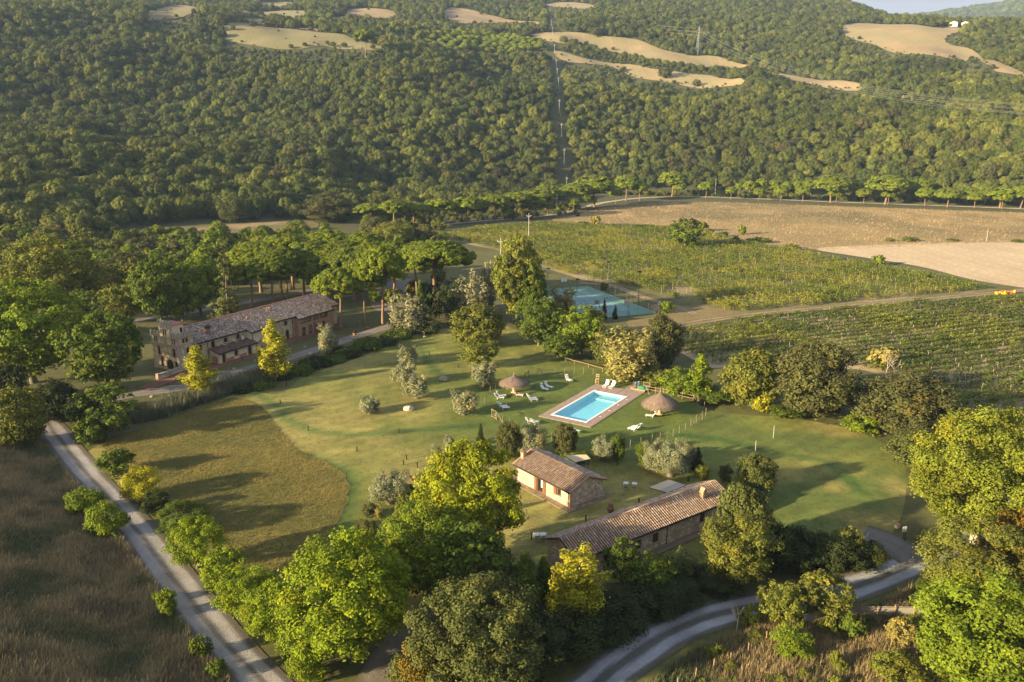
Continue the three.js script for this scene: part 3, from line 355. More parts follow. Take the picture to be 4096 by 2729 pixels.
structure('dirt_track', ribbon(ground([[1330, 650], [1400, 656], [1480, 684], [1560, 708], [1600, 722]]), 3.2, 0.07, rut([0.38, 0.28, 0.17], [0.27, 0.2, 0.1], [0.17, 0.14, 0.06]), 10), roadMat, 'dirt track passing behind the ball court');
structure('dirt_track', ribbon(ground([[1540, 752], [1620, 738], [1700, 727], [1900, 708], [2100, 691], [2290, 673], [2420, 662]]), 4.5, 0.08, rut([0.36, 0.26, 0.16], [0.2, 0.155, 0.06], [0.19, 0.16, 0.06]), 12), roadMat, 'dirt track between the two vineyards');
structure('driveway', ribbon(ground([[860, 1700], [870, 1560], [930, 1480], [1000, 1420], [1090, 1330], [1150, 1290]]), 4, 0.05, rut([0.24, 0.2, 0.16], [0.2, 0.17, 0.13], [0.14, 0.12, 0.06]), 10), roadMat, 'shaded dirt driveway under the trees');

// hay fields on the hills
const FIELDS = [
  [[[516, 62], [545, 52], [590, 60], [684, 69], [805, 87], [850, 100], [884, 118], [840, 116], [752, 108], [690, 114], [626, 113], [564, 103], [513, 88]], [0.33, 0.27, 0.13], 'large straw field on the hill behind the castle villa'],
  [[[335, 31], [386, 15], [424, 13], [455, 20], [440, 32], [376, 46], [342, 48]], [0.38, 0.29, 0.15], 'small straw field near the top left of the hills'],
  [[[561, 44], [602, 45], [637, 58], [718, 66], [730, 74], [678, 66], [617, 57], [575, 56]], [0.42, 0.32, 0.17], 'narrow hay strip just above the large straw field'],
  [[[575, 29], [650, 25], [711, 27], [674, 42], [602, 39]], [0.36, 0.3, 0.15], 'olive straw field beside the small stone farmhouse'],
  [[[595, 8], [660, 5], [684, 14], [615, 16]], [0.42, 0.33, 0.18], 'thin hay field at the top edge above the farmhouse'],
  [[[809, 21], [860, 20], [915, 35], [888, 42], [816, 37], [770, 47], [760, 41], [790, 38]], [0.44, 0.31, 0.18], 'brown field in the middle of the upper hills'],
  [[[1020, 27], [1042, 18], [1117, 33], [1237, 51], [1240, 60], [1185, 57], [1117, 54], [1069, 55], [1021, 44]], [0.5, 0.35, 0.2], 'tan hay field left of the power line cutting'],
  [[[1250, 10], [1322, 6], [1373, 18], [1339, 22], [1262, 16]], [0.46, 0.34, 0.2], 'tan field at the top of the power line cutting'],
  [[[1216, 82], [1288, 75], [1380, 84], [1459, 91], [1503, 107], [1580, 128], [1651, 131], [1720, 151], [1788, 170], [1880, 185], [1993, 203], [1942, 210], [1857, 193], [1788, 176], [1700, 157], [1597, 151], [1493, 141], [1425, 124], [1356, 110], [1281, 100], [1240, 92]], [0.5, 0.37, 0.2], 'long tan hay field on the hill right of the cutting'],
  [[[1274, 117], [1339, 134], [1442, 148], [1520, 162], [1580, 170], [1634, 175], [1713, 186], [1703, 196], [1634, 203], [1549, 193], [1504, 186], [1459, 179], [1408, 155], [1356, 148], [1288, 138]], [0.5, 0.37, 0.2], 'lower hay field behind a hedge right of the cutting'],
  [[[1935, 59], [1976, 54], [2060, 57], [2140, 63], [2200, 64], [2215, 70], [2172, 98], [2230, 112], [2290, 142], [2353, 168], [2420, 190], [2420, 200], [2353, 178], [2290, 166], [2200, 141], [2100, 126], [2040, 118], [2000, 101], [1945, 86]], [0.46, 0.34, 0.19], 'wide straw field below the two white houses'],
].map(([uv, c, label]) => ({ poly: smoothLoop(land(uv), 3), c, label }));
for (const f of FIELDS) structure('hay_field', sheet(f.poly, 0.7, 9, (x, z) => { const n = fbm(x / 22, z / 22, 4), s = vnoise(x / 5 + z / 12, z / 60), st = (0.72 + 0.3 * vnoise((x + z * 0.6) / 3.2, 4.4)) * (0.85 + 0.3 * vnoise((x * 0.3 - z) / 14, 8)); return mix3(f.c.map((q) => q * st * 0.92), f.c.map((q, i) => q * [0.7, 0.78, 0.75][i]), sstep(n, 0.3, 0.7) * 1.1 + s * 0.25); }, hz), vstd(0xffffff, { map: T.soil }), f.label);
const SCAR = smoothLoop(land([[218, 322], [240, 313], [262, 322], [282, 334], [268, 344], [232, 346]]), 3);
structure('bare_slope', sheet(SCAR, 0.7, 5, (x, z) => mix3([0.3, 0.25, 0.22], [0.16, 0.15, 0.12], fbm(x / 8, z / 8, 3)), hz), vstd(0xffffff, { map: T.soil }), 'bare pale patch of slope among the wood at left');
const CLEAR = smoothLoop(land([[260, 545], [330, 525], [450, 519], [560, 514], [640, 508], [720, 508], [720, 528], [620, 545], [500, 558], [380, 565], [280, 562]]), 3);
structure('clearing', sheet(CLEAR, 0.1, 5, (x, z) => mix3([0.15, 0.14, 0.045], [0.4, 0.28, 0.15], sstep(fbm(x / 9, z / 9, 4) + sstep(x, -120, -60) * 0.25, 0.42, 0.75)), hz), vstd(0xffffff, { map: T.soil }), 'grassy clearing with bare earth at the foot of the wood');

// ---------------------------------------------------------------- woods on the hills (mass of trees, instanced)
const EDGE = [[-700, 560], [0, 548], [200, 545], [262, 524], [500, 503], [720, 503], [770, 514], [900, 500], [1050, 492], [1250, 480], [1300, 452], [1420, 436], [1560, 434], [1800, 440], [2100, 450], [2353, 463], [3000, 480]].map(([u, v]) => { const g = GT(u, v); return [Math.atan2(g.x, -g.z), Math.hypot(g.x, g.z)]; });
const edgeAt = (az) => { let i = 0; while (i < EDGE.length - 2 && EDGE[i + 1][0] < az) i++; return lerp(EDGE[i][1], EDGE[i + 1][1], clamp((az - EDGE[i][0]) / (EDGE[i + 1][0] - EDGE[i][0]), 0, 1)); };
const CUT = [[1303, 440], [1296, 345], [1290, 284], [1285, 245], [1281, 180], [1277, 140], [1273, 104], [1269, 62], [1266, 40], [1264, 12]].map(([u, v]) => GT(u, v)).filter(Boolean);
const cutDist = (x, z) => { let m = 1e9; for (let i = 0; i < CUT.length - 1; i++) { const a = CUT[i], b = CUT[i + 1], dx = b.x - a.x, dz = b.z - a.z, t = clamp(((x - a.x) * dx + (z - a.z) * dz) / (dx * dx + dz * dz), 0, 1); m = Math.min(m, Math.hypot(x - a.x - dx * t, z - a.z - dz * t)); } return m; };
const GROVE = smoothLoop(land([[980, 100], [1010, 88], [1080, 80], [1150, 92], [1240, 105], [1255, 118], [1200, 128], [1100, 130], [1020, 126], [985, 118]]), 3);
const HOMES = [[2191, 63], [2217, 62], [564, 37]].map(([u, v]) => GT(u, v));
const WOOD = { left: [], right: [], far: [] }, GROVES = [];
{
  const k1 = (x, z) => 1 + 11 / Math.hypot(x, z), r = rng(99), keep = (x, z) => !FIELDS.some((f) => inside(f.poly, x, z) || inside(f.poly, x * k1(x, z), z * k1(x, z))) && !inside(SCAR, x, z) && !inside(CLEAR, x, z);
  for (let d = 400; d < 5200;) {
    const sp = d < 900 ? 6.1 : d < 1400 ? 7.0 : d < 2200 ? 9.5 : d < 3000 ? 14 : 20, da = sp / d;
    for (let az = -0.63; az < 0.63; az += da) {
      const dd = d + (r() - 0.5) * sp * 1.1, aa = az + (r() - 0.5) * da * 1.1, x = Math.sin(aa) * dd, z = -Math.cos(aa) * dd;
      if (dd < edgeAt(aa) || r() < 0.04) continue;
      if (dd > 2600 && aa < 0.42) continue;
      if (!keep(x, z) || HOMES.some((h) => { const f = 1 + 14 / Math.hypot(x, z); return Math.hypot(h.x - x * f, h.z - z * f) < 20; })) continue;
      const inCut = cutDist(x, z) < 8; if (inCut) { if (r() < 0.1) (x < 0 ? WOOD.left : WOOD.right).push([x, z, 0.22 + 0.1 * r(), r(), dd]); continue; }
      if (inside(GROVE, x, z)) { GROVES.push([x, z, r(), r()]); continue; }
      const big = fbm(x / 60 + 3, z / 60, 3), s = lerp(0.62, 1.3, Math.pow(r(), 1.4)) * lerp(0.85, 1.15, big) * (dd > 2200 ? sp / 8 : 1);
      const fr = FIELDS.some((f) => [16, 26, 38, 52, 68, 86].some((q) => { const k = 1 + q / dd; return inside(f.poly, x * k, z * k); })) ? 0.5 : 1;
      (dd > 1420 ? WOOD.far : x < 4 ? WOOD.left : WOOD.right).push([x, z, s * fr, r(), dd]);
    }
    d += sp;
  }
}
const PAL = [[0.066, 0.09, 0.025], [0.086, 0.113, 0.028], [0.11, 0.137, 0.032], [0.138, 0.163, 0.036], [0.175, 0.193, 0.042], [0.12, 0.11, 0.044], [0.082, 0.084, 0.038]];
function wood(list, name, label, category) {
  const g = new THREE.Group(); g.name = numbered(name); scene.add(g); tag(g, label, category, null, 'stuff');
  const kinds = [['dome', 1], ['dome', 2], ['dome', 3], ['dome', 4], ['dome', 5], ['silver', 1]], sets = kinds.map(() => []);
  for (const t of list) { const k = hash2(Math.round(t[0] * 3), Math.round(t[1] * 3)); sets[k > 0.93 ? 5 : Math.floor(k / 0.93 * 5)].push(t); }
  const m4 = new THREE.Matrix4(), q = new THREE.Quaternion(), mat = leaf([1, 1, 1]);
  sets.forEach((set, i) => {
    if (!set.length) return;
    const [kind, seed] = kinds[i], base = KIND[kind], im = new THREE.InstancedMesh(crownGeo(kind, 3, seed + 10), mat, set.length); im.name = 'tree_crowns'; im.userData.kind = 'stuff'; im.castShadow = im.receiveShadow = true;
    set.forEach(([x, z, s, c, dd], j) => {
      const w = s * 9.0 / base[0] * (kind === 'silver' ? 0.7 : 1), h = s * (kind === 'silver' ? 10.5 : 9.2) / base[1] * (0.85 + 0.35 * hash2(j, i));
      m4.compose(V(x, H(x, z) - 0.6 * s, z), q.setFromAxisAngle(V(0, 1, 0), c * 40), V(w, h, w)); im.setMatrixAt(j, m4);
      const patch = fbm(x / 45 + 11, z / 45 + 5, 3), idx = clamp(Math.floor((c * 0.62 + (patch - 0.22) * 0.72) * 5.6), 0, 4), p = c > 0.9 && hash2(j, 5) > 0.4 ? PAL[hash2(j, 6) > 0.5 ? 5 : 6] : PAL[idx], k = (0.72 + 0.5 * hash2(j, 9)) * lerp(0.72, 1.28, fbm(x / 90 + 2, z / 90 + 6, 3));
      im.setColorAt(j, col(p[0] * k, p[1] * k, p[2] * k));
    });
    g.add(im);
  });
}
wood(WOOD.left, 'hillside_wood', 'dense oak wood on the slope left of the power line cutting', 'wood');
wood(WOOD.right, 'hillside_wood', 'dense oak wood on the slope right of the power line cutting', 'wood');
wood(WOOD.far, 'distant_wood', 'distant wooded ridges fading to blue under the sky', 'wood');
{
  const im = new THREE.InstancedMesh(crownGeo('pine', 3, 4), leaf([1, 1, 1]), GROVES.length); im.name = 'pine_grove'; im.castShadow = im.receiveShadow = true;
  tag(im, 'bright green grove of umbrella pines high on the hill', 'pine grove', null, 'stuff'); scene.add(im);
  const m4 = new THREE.Matrix4(), q = new THREE.Quaternion();
  GROVES.forEach(([x, z, a, b], j) => { const s = 0.66 + 0.2 * a; m4.compose(V(x, H(x, z) - 1, z), q.setFromAxisAngle(V(0, 1, 0), b * 6.28), V(s * 1.05, s * 0.95, s * 1.05)); im.setMatrixAt(j, m4); const k = 0.85 + 0.3 * b; im.setColorAt(j, col(0.27 * k, 0.33 * k, 0.036 * k)); });
}

{ // scrub and small trees fraying the edges of the hay fields
  const r = rng(314), list = [];
  for (const f of FIELDS) {
    f.poly.forEach((p, i) => { const q = f.poly[(i + 1) % f.poly.length], L = Math.hypot(q[0] - p[0], q[1] - p[1]); for (let s = 0; s < L; s += 5) { if (r() > 0.5 * Math.min(5, L - s) / 5) continue; const t = s / L, back = 1 + (r() - 0.25) * 12 / Math.hypot(p[0], p[1]), x = lerp(p[0], q[0], t) * back, z = lerp(p[1], q[1], t) * back; list.push([x, z, r() < 0.15 ? 0.5 + 0.3 * r() : 0.12 + 0.22 * r(), r()]); } });
    for (let k = 0; k < 3; k++) { const a = f.poly[Math.floor(r() * f.poly.length)], b = f.poly[Math.floor(r() * f.poly.length)], t = 0.3 + 0.4 * r(), x = lerp(a[0], b[0], t), z = lerp(a[1], b[1], t); if (inside(f.poly, x, z)) list.push([x, z, 0.2 + 0.25 * r(), r()]); }
  }
  const im = new THREE.InstancedMesh(crownGeo('dome', 3, 12), leaf([1, 1, 1]), list.length); im.name = 'field_scrub'; tag(im, 'scrub and small trees fraying the edges of the hay fields', 'scrub', null, 'stuff'); im.castShadow = im.receiveShadow = true; scene.add(im);
  const m4 = new THREE.Matrix4(), q = new THREE.Quaternion(); list.forEach(([x, z, s, c], j) => { m4.compose(V(x, H(x, z) + 0.2, z), q.setFromAxisAngle(V(0, 1, 0), c * 9), V(s, s, s)); im.setMatrixAt(j, m4); const p = PAL[Math.floor(c * 6.99)]; im.setColorAt(j, col(...p)); });
}

// ---------------------------------------------------------------- single trees, shrubs and hedges
const C = C_;
// along the gravel road, lower left
tree('bush', 208, 1030, 958, 64, C.green, 'round_bush', 'round green bush at the far bend of the straight gravel road', 'bush');
tree('bush', 269, 1102, 1028, 80, C.green, 'round_bush', 'dark green round bush on the roadside just before the yellow leafed one', 'bush');
tree('bush', 328, 1160, 1066, 88, C.yellow, 'roadside_tree', 'small tree turning bright yellow beside the gravel road', 'tree');
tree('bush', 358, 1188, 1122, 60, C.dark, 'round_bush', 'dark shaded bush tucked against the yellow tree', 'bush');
tree('bush', 205, 1192, 1114, 80, C.bright, 'roadside_tree', 'farther of two small green trees left of the gravel road', 'tree');
tree('bush', 250, 1245, 1150, 88, C.bright, 'roadside_tree', 'nearer of two small green trees left of the gravel road', 'tree');
tree('broad', 420, 1232, 1156, 108, C.green, 'roadside_tree', 'spreading green tree behind the bright lime one on the meadow edge', 'tree');
tree('broad', 456, 1318, 1188, 118, C.lime, 'roadside_tree', 'bright lime green tree between the meadow and the gravel road', 'tree', { back: 0.2 });
tree('broad', 520, 1372, 1262, 108, C.lime, 'roadside_tree', 'lime green tree at the far end of the dense roadside clump', 'tree', { back: 0.25 });
tree('broad', 575, 1432, 1302, 135, C.lime, 'roadside_tree', 'lime green tree in the middle of the dense roadside clump', 'tree', { back: 0.25 });
tree('broad', 640, 1500, 1335, 140, C.lime, 'roadside_tree', 'lime green tree at the near end of the dense roadside clump', 'tree', { back: 0.25 });
tree('bush', 690, 1532, 1420, 100, C.bright, 'round_bush', 'green bush filling the gap before the biggest lime tree', 'bush');
tree('big', 806, 1530, 1232, 290, C.lime, 'lime_tree', 'largest lime green tree in the lower middle foreground', 'tree', { back: 0.1, seed: 2 });
tree('bush', 712, 1582, 1468, 96, C.lime, 'round_bush', 'lime green bush at the bottom edge below the biggest tree', 'bush', { lod: 0 });
tree('bush', 390, 1425, 1350, 46, C.bright, 'sapling', 'thin green sapling on the verge between dry field and road', 'sapling');
tree('bush', 368, 1395, 1358, 34, C.bright, 'sapling', 'small leafy shoot just behind the thin verge sapling', 'sapling');
tree('bush', 465, 1520, 1455, 48, C.green, 'sapling', 'sparse sapling on the verge near the bottom left', 'sapling');
tree('bush', 500, 1572, 1510, 44, C.green, 'sapling', 'sapling nearest the bottom edge left of the gravel road', 'sapling');
// middle foreground
tree('big', 1088, 1300, 1018, 250, C.limeY, 'lime_tree', 'big yellow-green tree directly left of the stone cottage', 'tree', { back: 0.1, seed: 1 });
tree('big', 985, 1385, 1165, 235, C.bright, 'broadleaf_tree', 'dark green tree between the two big lime trees', 'tree', { back: 0.1, seed: 3 });
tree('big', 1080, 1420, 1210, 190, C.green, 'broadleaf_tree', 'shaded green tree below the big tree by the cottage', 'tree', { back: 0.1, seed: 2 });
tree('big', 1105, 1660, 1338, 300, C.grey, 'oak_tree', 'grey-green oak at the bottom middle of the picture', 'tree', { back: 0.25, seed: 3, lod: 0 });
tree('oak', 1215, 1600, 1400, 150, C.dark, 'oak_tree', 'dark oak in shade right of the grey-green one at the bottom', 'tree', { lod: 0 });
tree('bush', 1000, 1640, 1462, 170, C.autumn, 'autumn_bush', 'orange-brown bush at the bottom edge in front of the oak', 'bush', { lod: 0 });
tree('bush', 925, 1600, 1505, 70, C.grey, 'round_bush', 'grey-green bush at the bottom edge beside the dirt driveway', 'bush', { lod: 0 });
tree('poplar', 1205, 1415, 1262, 90, C.green, 'young_poplar', 'young dark poplar at the near end of the long farmhouse', 'tree');
tree('poplar', 1248, 1395, 1275, 64, C.green, 'young_poplar', 'slim poplar between the young dark one and the yellow tree', 'tree');
tree('silver', 1322, 1440, 1236, 180, C.yellow, 'yellow_poplar', 'bright yellow poplar in front of the long farmhouse', 'tree', { bark: 'pale', lod: 0 });
tree('broad', 1428, 1350, 1236, 88, C.green, 'shrub', 'green shrub against the long farmhouse beside the yellow poplar', 'shrub');
tree('broad', 1500, 1375, 1268, 115, C.green, 'shrub', 'dark green shrub under the shuttered windows of the long farmhouse', 'shrub');
tree('silver', 1565, 1345, 1240, 62, C.grey, 'shrub', 'thin grey-leaved shrub before the farmhouse downpipe', 'shrub');
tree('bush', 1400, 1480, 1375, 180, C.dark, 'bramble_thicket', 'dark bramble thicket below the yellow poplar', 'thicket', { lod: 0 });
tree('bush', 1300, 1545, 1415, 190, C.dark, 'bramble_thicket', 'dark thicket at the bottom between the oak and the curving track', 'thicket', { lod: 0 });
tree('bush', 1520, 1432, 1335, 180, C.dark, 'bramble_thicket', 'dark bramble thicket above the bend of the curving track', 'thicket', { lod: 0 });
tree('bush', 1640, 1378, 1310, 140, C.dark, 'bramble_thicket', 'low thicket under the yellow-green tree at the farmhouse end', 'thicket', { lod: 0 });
tree('broad', 1688, 1362, 1185, 165, C.oakY, 'roadside_tree', 'yellow-green tree at the far end of the long farmhouse', 'tree', { back: 0.2, lod: 0 });
tree('oak', 1700, 1300, 1112, 128, C.grey, 'oak_tree', 'grey-green oak leaning over the end of the long farmhouse roof', 'tree');
tree('oak', 1735, 1140, 1044, 92, C.grey, 'oak_tree', 'round dark holm oak on the lawn behind the farmhouse end', 'tree', { back: 0.2 });
tree('oak', 1768, 1322, 1200, 110, C.dark, 'dark_shrub', 'tall dark shrub right of the yellow-green tree', 'shrub');
tree('bush', 1835, 1325, 1215, 125, C.dark, 'dark_shrub', 'dark shrub in the middle of the hedge above the track', 'shrub');
tree('bush', 1905, 1322, 1212, 110, C.dark, 'dark_shrub', 'dark shrub behind the yellowish bush of the hedge', 'shrub');
tree('broad', 1945, 1300, 1210, 70, C.oakY, 'yellowish_bush', 'yellowish bush standing out of the dark hedge above the track', 'bush');
tree('bush', 1975, 1318, 1240, 110, C.dark, 'dark_shrub', 'dark shrub at the right end of the hedge by the spur', 'shrub');
// right edge
tree('big', 2240, 1248, 940, 288, [0.2, 0.235, 0.026], 'poplar_tree', 'huge yellow-green poplar with pale limbs at the right edge', 'tree', { bark: 'pale', seed: 2, lod: 0 });
tree('broad', 2335, 1100, 968, 120, C.grey, 'broadleaf_tree', 'grey-green tree behind the huge poplar at the right edge', 'tree');
tree('broad', 2240, 1425, 1195, 220, C.oakY, 'broadleaf_tree', 'yellowish tree at the right edge below the huge poplar', 'tree', { back: 0.2, lod: 0 });
tree('broad', 2345, 1400, 1170, 170, C.autumn, 'broadleaf_tree', 'rusty brown tree at the right edge over the track', 'tree', { back: 0.2, lod: 0 });
tree('bush', 2180, 1400, 1330, 130, C.green, 'round_bush', 'green bush at the foot of the yellowish right-edge tree', 'bush');
tree('big', 2265, 1640, 1330, 300, C.bright, 'lime_tree', 'big bright green tree filling the lower right corner', 'tree', { back: 0.05, seed: 2 });
tree('bush', 2060, 1590, 1510, 120, C.midO, 'round_bush', 'olive bush at the bottom edge left of the corner tree', 'bush', { lod: 0 });
tree('broad', 1790, 1440, 1335, 105, C.midO, 'trackside_bush', 'sparse olive bush beside the curving track', 'bush', { lod: 0 });
tree('broad', 1888, 1428, 1318, 122, C.oakY, 'trackside_bush', 'larger yellow-green bush beside the curving track', 'bush', { lod: 0 });
tree('bush', 1722, 1450, 1392, 62, C.midO, 'trackside_bush', 'low bush at the left end of the trackside clump', 'bush');
tree('bush', 1820, 1525, 1432, 94, C.bright, 'round_bush', 'round bright green bush on the dry bank', 'bush', { lod: 0 });
tree('bush', 1955, 1480, 1408, 56, C.green, 'round_bush', 'green bush in front of the netted fence', 'bush');
tree('bush', 1900, 1470, 1415, 40, C.midO, 'round_bush', 'small sparse bush left of the green one by the netted fence', 'bush');
tree('broad', 2065, 1490, 1420, 58, C.straw, 'round_bush', 'straw-coloured bush in front of the netted fence', 'bush');
tree('bush', 2130, 1480, 1415, 90, C.midO, 'round_bush', 'olive bush at the right end of the netted fence', 'bush');
tree('bush', 1915, 1545, 1490, 26, C.midO, 'round_bush', 'tiny yellow-green bush on the dry bank', 'bush');
// oaks along the far side of the lawn
tree('oak', 1722, 945, 805, 135, C.oakY, 'oak_tree', 'olive oak left of the largest round oak above the lawn', 'tree', { bark: 'dark' });
tree('bush', 1748, 950, 892, 56, C.yellow, 'yellow_bush', 'bright yellow bush at the foot of the olive oak', 'bush');
tree('oak', 1868, 975, 786, 200, C.oak, 'oak_tree', 'largest round dark oak above the lawn', 'tree', { bark: 'dark', seed: 2 });
tree('bush', 1985, 1005, 945, 90, C.bright, 'round_bush', 'bright green bush between the two round oaks', 'bush');
tree('oak', 2075, 1015, 860, 205, C.oak, 'oak_tree', 'wide brownish oak right of the largest round oak', 'tree', { bark: 'dark', seed: 3 });
tree('oak', 2100, 1085, 985, 120, C.grey, 'oak_tree', 'small oak between the wide oak and the huge poplar', 'tree');
tree('poplar', 1606, 920, 808, 66, C.lime, 'ivy_column', 'bright green column of leaves right of the pale willows', 'tree');
tree('broad', 1560, 918, 845, 95, C.bright, 'shrub', 'green shrub behind the right thatched parasol', 'shrub', { back: 0.2 });
tree('bush', 1640, 930, 885, 110, C.green, 'shrub', 'low green shrub below the bright leaf column', 'shrub');
tree('bush', 1800, 965, 930, 90, C.green, 'shrub', 'low scrub in front of the largest round oak', 'shrub');
tree('bush', 1520, 890, 850, 90, C.midO, 'shrub', 'shrub over the rail fence by the pool pump', 'shrub');
// trees round the ball court
tree('willow', 1455, 875, 752, 165, C.willow, 'willow_tree', 'pale golden willow above the pool', 'tree', { back: 0.2, seed: 1 });
tree('willow', 1405, 850, 745, 100, C.grey, 'willow_tree', 'grey-green willow left of the pale golden one', 'tree', { back: 0.2 });
tree('oak', 1520, 850, 725, 96, C.oak, 'oak_tree', 'dark oak behind the pale golden willow', 'tree');
tree('broad', 1335, 818, 698, 112, C.bright, 'court_tree', 'bright green tree before the near side of the ball court', 'tree', { back: 0.15 });
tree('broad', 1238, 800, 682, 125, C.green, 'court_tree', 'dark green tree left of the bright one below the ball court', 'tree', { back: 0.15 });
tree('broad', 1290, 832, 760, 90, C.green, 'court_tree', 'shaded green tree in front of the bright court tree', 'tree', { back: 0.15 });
tree('bush', 1380, 830, 765, 95, C.midO, 'shrub', 'shrub between the court trees and the willows', 'shrub');
tree('silver', 1288, 740, 638, 92, C.willow, 'silver_poplar', 'pale silvery poplar at the corner of the ball court', 'tree', { bark: 'pale' });
tree('bush', 1370, 745, 706, 56, C.oak, 'round_bush', 'brown-green bush at the near edge of the ball court', 'bush');
tree('cone', 1388, 735, 686, 18, C.dark, 'small_cypress', 'small dark cypress in front of the ball court', 'cypress');
tree('cone', 1413, 733, 700, 15, C.dark, 'small_cypress', 'lower dark cypress near the far corner of the ball court', 'cypress');
tree('bush', 1530, 722, 690, 40, C.bright, 'sapling', 'green sapling on dry grass right of the ball court', 'sapling');
tree('bush', 1388, 668, 648, 24, C.green, 'round_bush', 'small bush on the far edge of the ball court', 'bush');
// middle clump left of the court
tree('big', 1188, 742, 542, 128, C.midO, 'broadleaf_tree', 'tallest broad tree in the clump left of the ball court', 'tree', { lod: 1 });
tree('big', 1222, 748, 610, 80, C.green, 'broadleaf_tree', 'dark tree behind the tallest broad tree', 'tree', { lod: 1 });
tree('silver', 1084, 745, 598, 92, C.silver, 'silver_poplar', 'white-leaved poplar in the middle of the clump', 'tree', { bark: 'pale', seed: 1 });
tree('silver', 1122, 720, 582, 54, C.silver, 'silver_poplar', 'slim white-leaved poplar just behind the larger one', 'tree', { bark: 'pale', seed: 3 });
tree('oak', 1095, 800, 698, 132, C.oakY, 'oak_tree', 'olive-green oak standing in the lawn below the white poplars', 'tree', { back: 0.2 });
tree('broad', 1100, 850, 768, 94, C.midO, 'small_oak', 'yellowish small oak in front of the olive-green oak', 'tree', { back: 0.2 });
tree('broad', 1045, 745, 640, 80, C.dark, 'broadleaf_tree', 'dark tree left of the white-leaved poplars', 'tree');
tree('broad', 1000, 740, 650, 70, C.dark, 'broadleaf_tree', 'dark shrubby tree behind the silvery willow', 'tree');
tree('willow', 945, 765, 668, 120, C.silver, 'silver_willow', 'feathery silver willow beside the drive', 'tree', { bark: 'pale' });
tree('poplar', 968, 762, 640, 34, C.green, 'ivy_column', 'narrow ivy-covered trunk behind the silver willow', 'tree');
tree('bush', 985, 770, 725, 60, C.dark, 'shrub', 'dark shrub at the foot of the silver willow', 'shrub');
tree('broad', 1575, 572, 500, 84, C.green, 'field_oak', 'lone round oak at the top of the upper vineyard', 'tree');
tree('bush', 2018, 612, 584, 32, C.bright, 'round_bush', 'single bush on the border of the stubble field', 'bush');
tree('bush', 1368, 520, 490, 26, C.straw, 'round_bush', 'small pale tree near the far left of the fallow field', 'bush');
tree('bush', 1340, 520, 508, 30, C.green, 'round_bush', 'low bush left of the small pale tree', 'bush');
tree('bush', 1246, 517, 506, 36, C.bright, 'round_bush', 'low bush at the left end of the far hedge line', 'bush');
[[1612, 533, 508, 30], [1662, 545, 530, 24], [1630, 540, 524, 22], [1705, 540, 512, 20], [1690, 560, 540, 18], [1745, 560, 545, 60], [1820, 575, 560, 40], [1480, 528, 515, 60], [2090, 556, 544, 40], [2045, 556, 546, 22], [2190, 555, 548, 28], [2340, 558, 550, 30]].forEach(([u, b, t, w], i) => tree('bush', u, b, t, w, i % 3 ? C.green : C.midO, 'field_bush', ord(i) + ' low bush along the upper field borders', 'bush', { group: 'low bushes along the field borders' }));
tree('bush', 2030, 850, 795, 70, C.straw, 'dry_bush', 'bare twiggy bush between the two round oaks and the vines', 'bush', { lod: 2 });
// olives and small shrubs on the lawn
const OL = (u, b, t, w, label, s) => tree('olive', u, b, t, w * 1.38, C.olive, 'olive_tree', label, 'olive tree', { seed: s });
OL(940, 842, 790, 42, 'farthest olive of the group of three on the lawn', 1);
OL(928, 888, 828, 54, 'middle olive of the group of three on the lawn', 2);
OL(958, 918, 854, 60, 'nearest olive of the group of three on the lawn', 3);
OL(1110, 892, 826, 62, 'round olive left of the left thatched parasol', 2);
OL(1066, 956, 891, 62, 'olive standing nearest the small pool gate', 1);
OL(849, 952, 908, 48, 'low olive with bare base at the left of the lawn', 3);
OL(1032, 1034, 996, 30, 'small thin olive behind the big yellow-green tree', 1);
OL(1014, 1062, 1022, 42, 'pale olive bush left of a dark shrub behind the big tree', 2);
OL(898, 1162, 1082, 84, 'wide silver olive left of the big yellow-green tree', 2);
OL(1225, 1052, 972, 66, 'olive behind the cottage chimney', 3);
OL(1386, 1062, 1006, 52, 'olive right of the cottage canopy', 1);
OL(1540, 1098, 1012, 74, 'largest silver olive behind the farmhouse awning', 2);
OL(1505, 1082, 1010, 62, 'left half of the silver olive pair behind the awning', 1);
OL(1572, 1080, 1008, 50, 'rearmost olive of the clump behind the awning', 3);
OL(757, 818, 740, 50, 'silver olive on the drive before the right end of the castle villa', 1);
tree('cone', 1105, 1035, 972, 28, C.dark, 'cypress', 'small cypress above the big yellow-green tree', 'cypress');
tree('oak', 1168, 1058, 968, 62, C.oak, 'dark_shrub', 'dark holm oak shrub left of the cottage chimney', 'shrub');
tree('oak', 1298, 1055, 972, 62, C.oak, 'dark_shrub', 'dark pointed shrub behind the cottage ridge', 'shrub');
tree('bush', 1330, 1065, 1035, 70, C.bright, 'climbing_vine', 'bright climbing vine behind the cottage roof', 'vine');
tree('bush', 1038, 1058, 1034, 26, C.dark, 'dark_shrub', 'dark shrub beside the small pale olive', 'shrub');
tree('oak', 1418, 1062, 996, 38, C.green, 'laurel_shrub', 'tall green laurel beside the olive right of the cottage', 'shrub');
tree('oak', 1482, 1072, 1012, 44, C.green, 'laurel_shrub', 'green laurel at the left of the silver olive pair', 'shrub');
tree('cone', 1602, 1080, 1026, 34, C.dark, 'cypress', 'dark young cypress right of the silver olives', 'cypress');
tree('bush', 1613, 1105, 1062, 36, C.midO, 'round_bush', 'yellowish round bush behind the long farmhouse', 'bush');
tree('bush', 1667, 1112, 1065, 34, C.oak, 'round_bush', 'clipped brown-green bush behind the farmhouse end', 'bush');
tree('bush', 942, 1165, 1110, 50, C.green, 'round_bush', 'green shrub right of the wide silver olive', 'bush');
tree('poplar', 925, 1232, 1130, 50, C.midO, 'slim_tree', 'slim olive-green tree left of the big yellow-green tree', 'tree');
